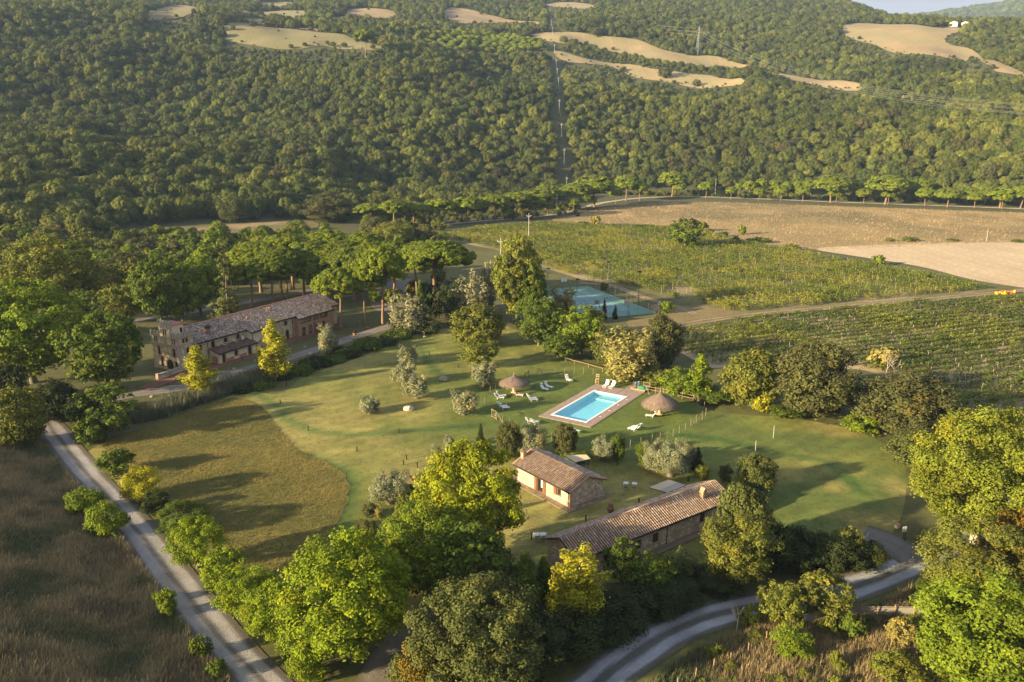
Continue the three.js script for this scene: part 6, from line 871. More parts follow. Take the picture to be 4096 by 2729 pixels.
// ---------------------------------------------------------------- pool, parasols, loungers
const f5 = (x, y) => G(1120.2 + x * 0.2198, 804.2 + y * 0.2198), f2 = (x, y) => G(1120.2 + x * 0.07327, 861.7 + y * 0.07327), hAt = (p, u, v) => CAM_H + Math.hypot(p.x, p.z) * tanEl(u, v);
{
  const { o, turn, len, wid } = POOL, deckPts = [[1237.4, 957.4], [1356.5, 983.4], [1482.5, 903.1], [1368.6, 883.4]].map(([u, v]) => G(u, v).sub(o).applyAxisAngle(V(0, 1, 0), -turn));
  const X0 = Math.min((deckPts[0].x + deckPts[1].x) / 2), X1 = (deckPts[2].x + deckPts[3].x) / 2, Z0 = (deckPts[0].z + deckPts[3].z) / 2, Z1 = (deckPts[1].z + deckPts[2].z) / 2, za = Math.min(Z0, Z1), zb = Math.max(Z0, Z1);
  const hl = len / 2, hw = wid / 2, cw = 0.38;
  const sh = new THREE.Shape([[X0, za], [X1, za], [X1, zb], [X0, zb]].map((p) => new THREE.Vector2(...p))); sh.holes.push(new THREE.Path([[-hl - cw, -hw - cw], [-hl - cw, hw + cw], [hl + cw, hw + cw], [hl + cw, -hw - cw]].map((p) => new THREE.Vector2(...p))));
  const dk = structure('pool_deck', new THREE.ExtrudeGeometry(sh, { depth: 0.12, bevelEnabled: false }).rotateX(Math.PI / 2).translate(0, 0.1, 0), std(col(0.4, 0.315, 0.26), { map: T.deck }), 'grey-brown plank patterned paving round the swimming pool'); dk.position.copy(o); dk.rotation.y = turn;
  const dk2 = structure('pool_deck', box(2.6, 0.12, 4.2, X1 + 1.3, 0.038, zb - 2.1), std(col(0.4, 0.315, 0.26), { map: T.deck }), 'small extension of the pool paving towards the pump cover'); dk2.position.copy(o); dk2.rotation.y = turn;
  const t = thing('swimming_pool', 'rectangular blue swimming pool with white coping', 'swimming pool', o, turn);
  part('coping', [box(len + 2 * cw, 0.12, cw, 0, 0.09, -hw - cw / 2), box(len + 2 * cw, 0.12, cw, 0, 0.09, hw + cw / 2), box(cw, 0.12, wid, -hl - cw / 2, 0.09, 0), box(cw, 0.12, wid, hl + cw / 2, 0.09, 0)], std(col(0.82, 0.8, 0.76), { roughness: 0.6 }), t);
  const lin = std(col(0.5, 0.86, 0.95), { roughness: 0.6, map: T.plaster });
  part('basin', [box(len, 0.2, wid, 0, -0.85, 0), box(len + 0.4, 1.5, 0.2, 0, -0.72, -hw - 0.1), box(len + 0.4, 1.5, 0.2, 0, -0.72, hw + 0.1), box(0.2, 1.5, wid, -hl - 0.1, -0.72, 0), box(0.2, 1.5, wid, hl + 0.1, -0.72, 0)], lin, t);
  const sz = deckPts[0].z < deckPts[1].z ? 1 : -1;
  part('shallow_step', box(2.1, 0.4, wid * 0.78, hl - 1.05, -0.6, sz * wid * 0.11), std(col(0.5, 0.72, 0.76), { roughness: 0.6 }), t);
  part('step_edge', [box(0.12, 0.06, wid * 0.78, hl - 2.1, -0.4, sz * wid * 0.11), box(2.1, 0.06, 0.12, hl - 1.05, -0.4, sz * (wid * 0.11 - wid * 0.39))], std(col(0.22, 0.24, 0.25)), t);
  const w = new THREE.PlaneGeometry(len, wid, 1, 1).rotateX(-Math.PI / 2).translate(0, -0.02, 0); w.attributes.uv.array.forEach((q, i, a) => { a[i] = i % 2 ? q * wid : q * len; });
  part('water', w, new THREE.MeshPhysicalMaterial({ color: col(0.66, 0.92, 0.99), roughness: 0.04, transmission: 1, thickness: 0, ior: 1.33, bumpMap: T.ripple, bumpScale: 0.02 }), t);
  for (let k = 0; k < 4; k++) part('skimmer_lid', new THREE.CylinderGeometry(0.14, 0.14, 0.03, 14).translate(hl - 1.2 - k * 3.6, 0.115, sz * (hw + cw + 0.55)), M.white, t);
}
function parasol(u, v, vt, wpx, label) {
  const p = G(u, v), dep = Math.hypot(p.x, p.z, CAM_H), R = wpx * PX / FOC * dep / 2, top = hAt(p, u, vt), t = thing('thatched_parasol', label, 'parasol', p, 0.4), r = rng(Math.round(u)), eave = 2.0, neck = top - 1.05;
  part('post', new THREE.CylinderGeometry(0.3, 0.34, eave + 0.6, 12).translate(0, (eave + 0.6) / 2, 0), std(col(0.55, 0.4, 0.25), { map: T.noise }), t); part('base', new THREE.CylinderGeometry(0.62, 0.7, 0.12, 14).translate(0, 0.06, 0), std(col(0.5, 0.38, 0.25), { map: T.noise }), t);
  const prof = (f) => neck - (neck - eave) * Math.pow(f, 1.25), pts = [[0.03, top], [0.1, top - 0.1], [0.13, neck + 0.5], [0.2, neck + 0.2], [0.42, neck - 0.02]]; for (let i = 2; i <= 8; i++) pts.push([R * i / 8, prof(i / 8)]); pts.push([R * 0.97, eave - 0.15], [R * 0.6, prof(0.6) - 0.25], [0.1, neck - 0.25]);
  part('thatch_core', new THREE.LatheGeometry(pts.map(([a, b]) => new THREE.Vector2(a, b)), 28), std(col(0.15, 0.11, 0.085), { map: T.noise, side: THREE.DoubleSide }), t);
  const g = [], P = [], Cc = []; for (let i = 0; i < 3600; i++) { const a = r() * 6.283, f = Math.sqrt(r()) * 0.98 + 0.02, l = 0.5 + 0.5 * r(), f2_ = f + l / R, y0 = prof(f) + 0.06 + r() * 0.06, y1 = prof(Math.min(1, f2_)) - (f2_ > 1 ? (f2_ - 1) * R * 0.9 : 0) + 0.02 + r() * 0.08, da = (r() - 0.5) * 0.09, w = 0.035; const x0 = Math.cos(a) * f * R, z0 = Math.sin(a) * f * R, rr = Math.min(f2_, 1.03) * R, x1 = Math.cos(a + da) * rr, z1 = Math.sin(a + da) * rr, sx = -Math.sin(a) * w, szz = Math.cos(a) * w; P.push(x0 - sx, y0, z0 - szz, x1, y1, z1, x0 + sx, y0, z0 + szz); const k = 0.6 + 0.7 * r(); for (let q = 0; q < 3; q++) Cc.push(0.25 * k, 0.18 * k, 0.14 * k); }
  for (let i = 0; i < 240; i++) { const a = r() * 6.283, y0 = top - r() * 0.5, rr0 = 0.06 + (top - y0) * 0.07, y1 = y0 - 0.5, rr1 = rr0 + 0.09, w = 0.03; P.push(Math.cos(a) * rr0 + Math.sin(a) * w, y0, Math.sin(a) * rr0 - Math.cos(a) * w, Math.cos(a) * rr1, y1, Math.sin(a) * rr1, Math.cos(a) * rr0 - Math.sin(a) * w, y0, Math.sin(a) * rr0 + Math.cos(a) * w); const k = 0.7 + 0.6 * r(); for (let q = 0; q < 3; q++) Cc.push(0.38 * k, 0.29 * k, 0.2 * k); }
  const gg = new THREE.BufferGeometry(); gg.setAttribute('position', new THREE.Float32BufferAttribute(P, 3)); gg.setAttribute('color', new THREE.Float32BufferAttribute(Cc, 3)); gg.computeVertexNormals(); part('straw', gg, vstd(0xffffff, { side: THREE.DoubleSide }), t).userData.kind = 'stuff';
}
parasol(1181.7, 901.5, 852.6, 69.7, 'left thatched parasol among the loungers');
parasol(1515.8, 951.5, 891, 83, 'right and larger thatched parasol by the rail fence');
{
  const root = thing('sun_lounger', '', 'sun lounger', V()); root.userData.group = 'white sun loungers on the lawn';
  const W2 = 0.33, m = M.white;
  part('seat', [box(1.3, 0.04, 0.6, 1.3, 0.36, 0), ...[-1, 1].map((s) => box(1.32, 0.07, 0.05, 1.3, 0.35, s * W2))], m, root);
  const ba = 0.85, bl = 0.78, bx = 0.66; part('backrest', [box(bl, 0.04, 0.58).translate(-bl / 2, 0, 0).rotateZ(-ba).translate(bx, 0.36, 0), ...[-1, 1].map((s) => box(bl, 0.06, 0.05, 0, 0, s * W2).translate(-bl / 2, 0, 0).rotateZ(-ba).translate(bx, 0.35, 0))], m, root);
  const hx = bx - Math.cos(ba) * bl, hy = 0.36 + Math.sin(ba) * bl; part('sun_hood', [box(0.4, 0.03, 0.6).rotateZ(-0.25).translate(hx + 0.12, hy + 0.22, 0), ...[-1, 1].map((s) => bar(V(hx + 0.02, hy - 0.05, s * W2), V(hx - 0.02, hy + 0.26, s * W2), 0.018))], m, root);
  for (const x of [0.72, 1.75]) part('leg_frame', [...[-1, 1].map((s) => bar(V(x, 0.34, s * W2), V(x + (x > 1 ? 0.08 : -0.08), 0, s * W2), 0.025)), bar(V(x + (x > 1 ? 0.08 : -0.08), 0.02, -W2), V(x + (x > 1 ? 0.08 : -0.08), 0.02, W2), 0.022)], m, root);
  const S = [[[1142.9, 917.8], [1157.9, 917], 'nearer lounger of the leftmost pair left of the left parasol'], [[1147.3, 912.5], [1161.6, 912], 'farther lounger of the leftmost pair left of the left parasol'], [[1187.6, 910.4], [1201.9, 911.5], 'white sun lounger under the left parasol with a person on it'], [[1220.6, 922.5], [1234.9, 920.7], 'nearer lounger of the touching pair right of the left parasol'], [[1217.3, 918.9], [1232.3, 917.4], 'farther lounger of the touching pair right of the left parasol'], [[1155.4, 941.2], [1169.3, 940.1], 'nearer lounger of the shaded pair above the small gate'], [[1149.9, 937.9], [1164.2, 936.4], 'farther lounger of the shaded pair above the small gate'], [[1248.1, 896.1], [1259.4, 899.1], 'nearer lounger of the shaded pair behind the pool'], [[1258.3, 891.4], [1270.8, 894.3], 'farther lounger of the shaded pair behind the pool'], [[1215.5, 973.8], [1225.7, 971.6], 'left lounger of the pair at the near left corner of the deck'], [[1225.7, 976.7], [1236.7, 972.3], 'right lounger of the pair at the near left corner of the deck'], [[1304.8, 875.6], [1313.6, 879.4], 'single lounger on the lawn beyond the pool'], [[1393.8, 888.8], [1387.3, 892.6], 'left lounger of the pair standing on the pool deck', 0.1], [[1408.1, 891], [1401.1, 895.2], 'right lounger of the pair standing on the pool deck', 0.1], [[1499.7, 959.6], [1485.1, 957.8], 'single lounger in front of the right parasol'], [[1512.9, 942], [1499.9, 942], 'lounger half hidden under the right parasol'], [[1458.7, 991.5], [1445.5, 987.7], 'nearer lounger of the pair at the near right of the pool'], [[1467.5, 987.7], [1456.5, 984.4], 'farther lounger of the pair at the near right of the pool'], [[1321.3, 998.7], [1329, 993.2], 'lounger peeking out behind the dark pointed shrub'], [[1438.1, 1122.9], [1438, 1115], 'left lounger of the pair in shade right of the cottage'], [[1457.6, 1124.1], [1458.1, 1116.3], 'right lounger of the pair in shade right of the cottage'], [[1234.1, 1242.8], [1231.2, 1232.3], 'left lounger of the pair at the near end of the long farmhouse'], [[1249.5, 1242.1], [1247, 1232.3], 'right lounger of the pair at the near end of the long farmhouse']];
  S.forEach(([a, b, label, y], i) => { const o = i ? root.clone() : root; if (i) { o.name = numbered('sun_lounger'); scene.add(o); } o.userData = { label, category: 'sun lounger', group: 'white sun loungers' }; const p = G(...a), q = G(...b), d = q.clone().sub(p).normalize(); o.rotation.y = Math.atan2(-d.z, d.x); o.position.copy(p).addScaledVector(d, -0.7); o.position.y = y ?? 0.02; });
}
// person reclining on the lounger under the left parasol
function figure(name, joints, bones, res, mat, parent, pad = 0.25) {
  const pts = Object.values(joints), min = V(1e9, 1e9, 1e9), max = V(-1e9, -1e9, -1e9); pts.forEach(([x, y, z, r]) => { min.min(V(x - r, y - r, z - r)); max.max(V(x + r, y + r, z + r)); });
  const c = min.clone().add(max).multiplyScalar(0.5), half = Math.max(max.x - min.x, max.y - min.y, max.z - min.z) / 2 + pad * 0.3, mc = new MarchingCubes(res, mat, false, false, 120000), n = res; mc.isolation = 0;
  for (let k = 0; k < n; k++) for (let j = 0; j < n; j++) for (let i = 0; i < n; i++) {
    const p = V((i - n / 2) / (n / 2) * half + c.x, (j - n / 2) / (n / 2) * half + c.y, (k - n / 2) / (n / 2) * half + c.z); let d = 9;
    for (const [a, b] of bones) { const A = joints[a], B = joints[b], ab = V(B[0] - A[0], B[1] - A[1], B[2] - A[2]), ap = V(p.x - A[0], p.y - A[1], p.z - A[2]), t = clamp(ap.dot(ab) / Math.max(1e-9, ab.lengthSq()), 0, 1), q = ap.addScaledVector(ab, -t).length() - lerp(A[3], B[3], t), kk = 0.03, hh = clamp(0.5 + 0.5 * (q - d) / kk, 0, 1); d = lerp(q, d, hh) - kk * hh * (1 - hh); }
    mc.field[i + j * n + k * n * n] = -d;
  }
  mc.update(); const g = new THREE.BufferGeometry(), m = mc.count; g.setAttribute('position', new THREE.BufferAttribute(mc.positionArray.slice(0, m * 3).map((q, i) => q * half + [c.x, c.y, c.z][i % 3]), 3)); g.setAttribute('normal', new THREE.BufferAttribute(mc.normalArray.slice(0, m * 3), 3));
  return part(name, g, mat, parent);
}
{
  const a = G(1187.6, 910.4), b = G(1201.9, 911.5), d = b.clone().sub(a).normalize(), t = thing('person', 'person in red top reclining on the lounger under the left parasol', 'person', a.clone().addScaledVector(d, -0.7).setY(0.02), Math.atan2(-d.z, d.x));
  const skin = std(col(0.42, 0.24, 0.16), { roughness: 0.6 }), J = { head: [0.27, 1.12, 0, 0.095], crown: [0.25, 1.19, 0, 0.085], neck: [0.33, 1.0, 0, 0.055], chest: [0.42, 0.82, 0, 0.14], pelvis: [0.68, 0.5, 0, 0.14], sl: [0.38, 0.9, 0.17, 0.06], sr: [0.38, 0.9, -0.17, 0.06], el: [0.6, 0.72, 0.27, 0.045], er: [0.6, 0.72, -0.27, 0.045], wl: [0.82, 0.66, 0.14, 0.032], wr: [0.82, 0.66, -0.14, 0.032], hl: [0.9, 0.67, 0.1, 0.03], hr: [0.9, 0.67, -0.1, 0.03], tl: [0.74, 0.47, 0.1, 0.085], tr: [0.74, 0.47, -0.1, 0.085], kl: [1.12, 0.72, 0.12, 0.06], kr: [1.16, 0.47, -0.12, 0.06], al: [1.36, 0.44, 0.11, 0.04], ar: [1.6, 0.45, -0.12, 0.04], fl: [1.5, 0.42, 0.11, 0.035], fr: [1.66, 0.56, -0.12, 0.035] };
  figure('body', J, [['head', 'crown'], ['head', 'neck'], ['neck', 'chest'], ['chest', 'pelvis'], ['chest', 'sl'], ['chest', 'sr'], ['sl', 'el'], ['sr', 'er'], ['el', 'wl'], ['er', 'wr'], ['wl', 'hl'], ['wr', 'hr'], ['pelvis', 'tl'], ['pelvis', 'tr'], ['tl', 'kl'], ['tr', 'kr'], ['kl', 'al'], ['kr', 'ar'], ['al', 'fl'], ['ar', 'fr']], 90, skin, t);
  figure('red_top', { a: [0.385, 0.89, 0.1, 0.1], b: [0.385, 0.89, -0.1, 0.1], c: [0.43, 0.82, 0, 0.16], d: [0.62, 0.57, 0, 0.155] }, [['a', 'b'], ['b', 'c'], ['a', 'c'], ['c', 'd']], 40, std(col(0.6, 0.05, 0.05)), t);
  figure('shorts', { a: [0.68, 0.5, 0, 0.155], b: [0.76, 0.48, 0.1, 0.1], c: [0.76, 0.48, -0.1, 0.1], d: [0.9, 0.57, 0.11, 0.095], e: [0.92, 0.49, -0.11, 0.095] }, [['a', 'b'], ['a', 'c'], ['b', 'd'], ['c', 'e']], 40, std(col(0.05, 0.06, 0.1)), t);
  figure('hair', { a: [0.22, 1.18, 0, 0.095], b: [0.23, 1.1, 0, 0.09] }, [['a', 'b']], 30, std(col(0.03, 0.02, 0.015)), t);
}
// poolside fence, gates, rails
{
  const t = thing('wire_fence', 'wire fence on wooden posts round the pool lawn', 'fence', V()), run = (pts, h) => { const ps = pts.map((q) => f5(...q)); ps.forEach((p, i) => { const hh = h * (0.92 + 0.16 * hash2(i, 7)); part('post', bar(p.clone().setY(-0.1), p.clone().setY(hh).add(V((hash2(i, 1) - 0.5) * 0.12, 0, 0)), 0.06, 0.05), M.woodGrey, t); if (i) part('wire', [0.35, 0.75, 1.1].map((y) => bar(ps[i - 1].clone().setY(y), p.clone().setY(y), 0.008, 0.008, 3)), M.iron, t); }); };
  run([[1103, 258], [1003, 251], [905, 249], [805, 248], [707, 254], [612, 258], [560, 268]], 1.3); run([[350, 303], [210, 335], [82, 415], [28, 440], [-30, 560], [5, 655]], 1.25); run([[157, 765], [229, 800], [305, 832], [440, 880], [560, 930], [672, 955], [840, 985], [1008, 1000], [1180, 1030], [1350, 1035], [1492, 1020], [1605, 992], [1720, 965], [1805, 948], [1878, 933], [1941, 905], [2005, 870], [2070, 836], [2127, 796]], 1.35); run([[2182, 765], [2245, 730], [2280, 690], [2265, 620], [2217, 580]], 1.5);
  const b = [[2127, 796], [2182, 765], [2182, 700], [2245, 730]].map((q) => f5(...q)); part('brace', [bar(f5(2140, 795).setY(0), f5(2182, 765).setY(1.4), 0.04), bar(f5(2182, 765).setY(1.35), f5(2245, 730).setY(1.35), 0.04), bar(f5(2182, 765).setY(0.2), f5(2245, 730).setY(1.3), 0.04)], M.woodGrey, t);
}
{
  const g = thing('garden_gate', 'small wooden gate with a white notice at the left of the pool lawn', 'gate', V()), a = f5(45, 700), b = f5(95, 732), c = f5(160, 765); part('post', bar(a.clone().setY(0), a.clone().setY(1.5), 0.06), M.wood, g); part('post', bar(b.clone().setY(0), b.clone().setY(1.5), 0.06), M.wood, g); part('rail', [bar(a.clone().setY(1.45), b.clone().setY(1.45), 0.05), bar(a.clone().setY(0.15), b.clone().setY(0.15), 0.05), bar(a.clone().setY(1.4), b.clone().setY(0.2), 0.045)], M.wood, g); part('brace', bar(b.clone().setY(1.4), c.clone().setY(0.05), 0.045), M.wood, g); part('notice', box(0.3, 0.62, 0.04).rotateY(0.5).translate(b.x - 0.02, 1.1, b.z + 0.09), M.white, g);
  const h = thing('garden_gate', 'dark wooden gate in the fence behind the left parasol', 'gate', V()), d = f5(430, 292), e = f5(385, 300); part('post', bar(d.clone().setY(0), d.clone().setY(1.6), 0.06), M.woodDark, h); part('panel', [bar(d.clone().setY(1.4), e.clone().setY(1.3), 0.05), bar(d.clone().setY(1.0), e.clone().setY(0.95), 0.05), bar(d.clone().setY(1.4), e.clone().setY(0.2), 0.05), bar(e.clone().setY(0.1), e.clone().setY(1.35), 0.05)], M.woodDark, h);
  const k = thing('garden_gate', 'open wooden gate frame with a diagonal brace beyond the left parasol', 'gate', V()), p = f5(518, 278), q = f5(532, 272), s = f5(600, 268); for (const w of [p, q]) part('post', bar(w.clone().setY(0), w.clone().setY(1.7), 0.06), M.woodGrey, k); part('brace', [bar(q.clone().setY(1.5), s.clone().setY(0.05), 0.045), bar(p.clone().setY(1.6), q.clone().setY(1.6), 0.045)], M.woodGrey, k);
}
{
  const t = thing('rail_fence', 'pale two-rail wooden fence behind the right parasol', 'fence', V()), ps = [[1660, 442], [1756, 458], [1838, 470], [1920, 488], [2035, 515], [2150, 540]].map((q) => f5(...q)); ps.forEach((p, i) => { part('post', bar(p.clone().setY(0), p.clone().setY(1.35), 0.06), M.wood, t); if (i) { part('rail', bar(ps[i - 1].clone().setY(1.15), p.clone().setY(1.15), 0.055), M.wood, t); part('rail', bar(ps[i - 1].clone().setY(0.6), p.clone().setY(0.6), 0.055), M.wood, t); } }); part('brace', [bar(ps[5].clone().setY(1.3), f5(2200, 578).setY(0), 0.05), bar(ps[0].clone().setY(1.1), f5(1695, 472).setY(0), 0.05)], M.wood, t);
  const s = thing('rail_fence', 'short rail fence panel behind the green pump cover', 'fence', V()), qs = [[1575, 402], [1608, 400], [1632, 398], [1698, 410]].map((q) => f5(...q)); qs.forEach((p) => part('post', bar(p.clone().setY(0), p.clone().setY(1.4), 0.06), M.wood, s)); for (const [i, j] of [[0, 1], [2, 3]]) for (const y of [1.2, 0.6]) part('rail', bar(qs[i].clone().setY(y), qs[j].clone().setY(y), 0.05), M.wood, s);
  const far = thing('rail_fence', 'low rail fence at the foot of the court trees', 'fence', V()), fp = [[1262, 818], [1290, 828], [1320, 838], [1352, 846], [1385, 856]].map(([u, v]) => G(u, v)); fp.forEach((p, i) => { part('post', bar(p.clone().setY(0), p.clone().setY(1), 0.06), M.wood, far); if (i) part('rail', bar(fp[i - 1].clone().setY(0.85), p.clone().setY(0.85), 0.06), M.wood, far); });
  const dr = thing('rail_fence', 'grey rail fence between the drive and the silver willow', 'fence', V()), dp = [[946, 762], [960, 767], [975, 773]].map(([u, v]) => G(u, v)); dp.forEach((p, i) => { part('post', bar(p.clone().setY(0), p.clone().setY(1.1), 0.06), M.woodGrey, dr); if (i) for (const y of [0.5, 1]) part('rail', bar(dp[i - 1].clone().setY(y), p.clone().setY(y), 0.06), M.woodGrey, dr); });
  const bl = thing('rail_fence', 'grey rail fence by the reeds below the drive', 'fence', V()), bp = [[604, 868], [620, 872], [634, 878]].map(([u, v]) => G(u, v)); bp.forEach((p, i) => { part('post', bar(p.clone().setY(0), p.clone().setY(1.1), 0.06), M.woodGrey, bl); if (i) for (const y of [0.5, 1]) part('rail', bar(bp[i - 1].clone().setY(y), p.clone().setY(y), 0.05), M.woodGrey, bl); });
  const pl = thing('rail_fence', 'brown rail fence between the pines and the drive', 'fence', V()), pp = [[890, 752], [905, 748], [922, 744]].map(([u, v]) => G(u, v)); pp.forEach((p, i) => { part('post', bar(p.clone().setY(0), p.clone().setY(1.2), 0.07), M.wood, pl); if (i) for (const y of [0.5, 1.05]) part('rail', bar(pp[i - 1].clone().setY(y), p.clone().setY(y), 0.06), M.wood, pl); });
}
{
  const p = f5(1618, 425), t = thing('pump_cover', 'green lidded pump box at the corner of the pool deck', 'pump box', p, POOL.turn); part('box', box(2.2, 0.35, 1.9, 0, 0.2, 0), std(col(0.32, 0.1, 0.07)), t); part('lid', (() => { const g = new THREE.CylinderGeometry(0.35, 1.5, 0.42, 4, 1).rotateY(Math.PI / 4).scale(1.1, 1, 0.95); return g.translate(0, 0.6, 0); })(), std(col(0.1, 0.36, 0.17), { roughness: 0.6 }), t); part('trim', box(2.3, 0.07, 2.0, 0, 0.39, 0), std(col(0.6, 0.5, 0.2)), t);
  const c = f5(1672, 405), l = thing('grey_lid', 'pale grey hinged lid beside the pump box', 'lid', c, POOL.turn); part('lid', box(1.1, 0.06, 0.9).rotateX(0.5).translate(0, 0.55, 0), M.concrete, l); part('frame', box(1.0, 0.45, 0.8, 0, 0.22, 0), M.concrete, l);
  const w = f5(1553, 408), tw = thing('hung_towels', 'white and blue towels hung at the end of the pool deck', 'towel', w, 0.5), cloth = (x, cc, h) => { const g = new THREE.PlaneGeometry(0.45, h, 6, 6), q = g.attributes.position; for (let i = 0; i < q.count; i++) q.setZ(i, 0.05 * Math.sin(q.getX(i) * 14 + x) + 0.04 * Math.sin(q.getY(i) * 6)); g.computeVertexNormals(); part('towel', g.translate(x, 1.45 - h / 2, 0.08), std(col(...cc), { side: THREE.DoubleSide }), tw); }; part('rack', [bar(V(-0.7, 0, 0), V(-0.7, 1.6, 0), 0.04), bar(V(0.75, 0, 0), V(0.75, 1.6, 0), 0.04), bar(V(-0.7, 1.48, 0), V(0.75, 1.48, 0), 0.03)], M.woodGrey, tw); cloth(-0.4, [0.75, 0.73, 0.7], 1.0); cloth(0.05, [0.15, 0.3, 0.6], 0.8); cloth(0.5, [0.78, 0.76, 0.74], 1.2);
  const s = f5(1548, 412), st = thing('wooden_step', 'orange wooden step at the end of the pool deck', 'step', s, 0.9); for (let k = 0; k < 3; k++) part('tread', box(1.1, 0.06, 0.3, 0, 0.15 + k * 0.18, -k * 0.3), std(col(0.5, 0.27, 0.12), { map: T.wood }), st); part('side', [box(0.06, 0.3, 0.95, -0.55, 0.18, -0.3), box(0.06, 0.3, 0.95, 0.55, 0.18, -0.3)], M.wood, st);
  const hc = f5(1147, 356), ch = thing('wooden_chair', 'wooden high chair at the far left corner of the deck', 'chair', hc, -0.3), wo = std(col(0.6, 0.42, 0.24), { map: T.wood }); for (const [x, z] of [[-0.3, -0.3], [0.3, -0.3], [-0.3, 0.3], [0.3, 0.3]]) part('leg', bar(V(x, 0, z), V(x * 0.9, z < 0 ? 2.0 : 1.1, z * 0.9), 0.04), wo, ch); part('seat', box(0.6, 0.06, 0.6, 0, 1.05, 0), wo, ch); part('backrest', [box(0.55, 0.12, 0.04, 0, 1.85, -0.28), box(0.55, 0.12, 0.04, 0, 1.5, -0.28)], wo, ch); part('step', box(0.55, 0.05, 0.15, 0, 0.5, 0.33), wo, ch);
  const sp = f5(1178, 360), sh = thing('pool_shower', 'slim outdoor shower pole beside the wooden high chair', 'shower', sp); part('pole', bar(V(0, 0, 0), V(0, 2.4, 0), 0.04), M.iron, sh); part('shower_head', [bar(V(0, 2.38, 0), V(0.3, 2.45, 0), 0.03), new THREE.CylinderGeometry(0.05, 0.11, 0.08, 10).translate(0.32, 2.42, 0)], M.iron, sh);
  const gt = G(1303, 827), tb = thing('green_table', 'green picnic table on the shaded lawn beyond the fence', 'table', gt, 0.4), gr = std(col(0.06, 0.24, 0.15), { roughness: 0.6 }); part('tabletop', box(1.9, 0.07, 1.0, 0, 0.75, 0), gr, tb); for (const x of [-0.7, 0.7]) part('leg', [box(0.08, 0.75, 0.08, x, 0.37, -0.35), box(0.08, 0.75, 0.08, x, 0.37, 0.35), box(0.06, 0.08, 0.8, x, 0.68, 0)], gr, tb); part('bench', [box(1.8, 0.05, 0.3, 0, 0.44, 0.8), box(0.06, 0.44, 0.25, -0.7, 0.22, 0.8), box(0.06, 0.44, 0.25, 0.7, 0.22, 0.8)], gr, tb); const bt = thing('white_bottle', 'white bottle standing on the green picnic table', 'bottle', gt.clone().add(V(0.3, 0.785, 0))); part('body', new THREE.LatheGeometry([[0, 0], [0.09, 0], [0.09, 0.3], [0.04, 0.4], [0.04, 0.5], [0, 0.5]].map((q) => new THREE.Vector2(...q)), 12), M.white, bt);
  const rt = G(1313, 827.5), ry = thing('red_toy', 'small red toy car on the grass beside the green table', 'toy', rt, 0.3), red = std(col(0.5, 0.04, 0.03), { roughness: 0.4 }); part('body', [box(0.8, 0.3, 0.45, 0, 0.3, 0), box(0.35, 0.25, 0.4, -0.1, 0.55, 0)], red, ry); for (const [x, z] of [[-0.28, 0.24], [0.28, 0.24], [-0.28, -0.24], [0.28, -0.24]]) part('wheel', new THREE.CylinderGeometry(0.14, 0.14, 0.08, 12).rotateX(Math.PI / 2).translate(x, 0.14, z), M.dark, ry);
}
// canopies
function canopy(name, pts, h, label, cloth2) {
  const q = pts.map(([u, v]) => G(u, v, h)), o = q[0].clone().setY(0), t = thing(name, label, 'canopy', o), L = q.map((p) => p.clone().sub(o)), mid = (a, b, f) => a.clone().lerp(b, f);
  const panel = (a, b, c, d, mat) => { const g = new THREE.BufferGeometry(), n = 8, P = [], I = [], U = []; for (let i = 0; i <= n; i++) for (let j = 0; j <= n; j++) { const p = mid(mid(a, b, i / n), mid(d, c, i / n), j / n); p.y -= 0.12 * Math.sin(Math.PI * i / n) * Math.sin(Math.PI * j / n) - 0.02 * hash2(i, j); P.push(p.x, p.y, p.z); U.push(i / n * 3, j / n * 3); } for (let i = 0; i < n; i++) for (let j = 0; j < n; j++) { const k = i * (n + 1) + j; I.push(k, k + 1, k + n + 1, k + 1, k + n + 2, k + n + 1); } g.setAttribute('position', new THREE.Float32BufferAttribute(P, 3)); g.setAttribute('uv', new THREE.Float32BufferAttribute(U, 2)); g.setIndex(I); g.computeVertexNormals(); return part('mat', g, mat, t); };
  const beige = std(col(0.62, 0.52, 0.36), { map: T.wood, side: THREE.DoubleSide }), grey = std(col(0.44, 0.4, 0.35), { map: T.wood, side: THREE.DoubleSide });
  if (cloth2) { const a = mid(L[0], L[3], 0.55), b = mid(L[1], L[2], 0.55); panel(L[0], L[1], b, a, beige); panel(a, b, L[2], L[3], grey); } else panel(...L, beige);
  part('frame', [0, 1, 2, 3].map((i) => bar(L[i].clone().add(V(0, -0.06, 0)), L[(i + 1) % 4].clone().add(V(0, -0.06, 0)), 0.04)), M.iron, t); for (const p of L) part('pole', bar(p.clone().setY(0), p, 0.035), M.concrete, t);
}
canopy('shade_canopy', [[1295.9, 1046.6], [1347, 1044.7], [1357, 1054.5], [1323, 1062.5]], 2.5, 'pale cloth canopy behind the small stone cottage');
canopy('shade_awning', [[1491.8, 1120], [1536.5, 1102.3], [1575.6, 1115.5], [1532.9, 1132]], 2.5, 'beige and grey mat awning behind the long farmhouse', true);
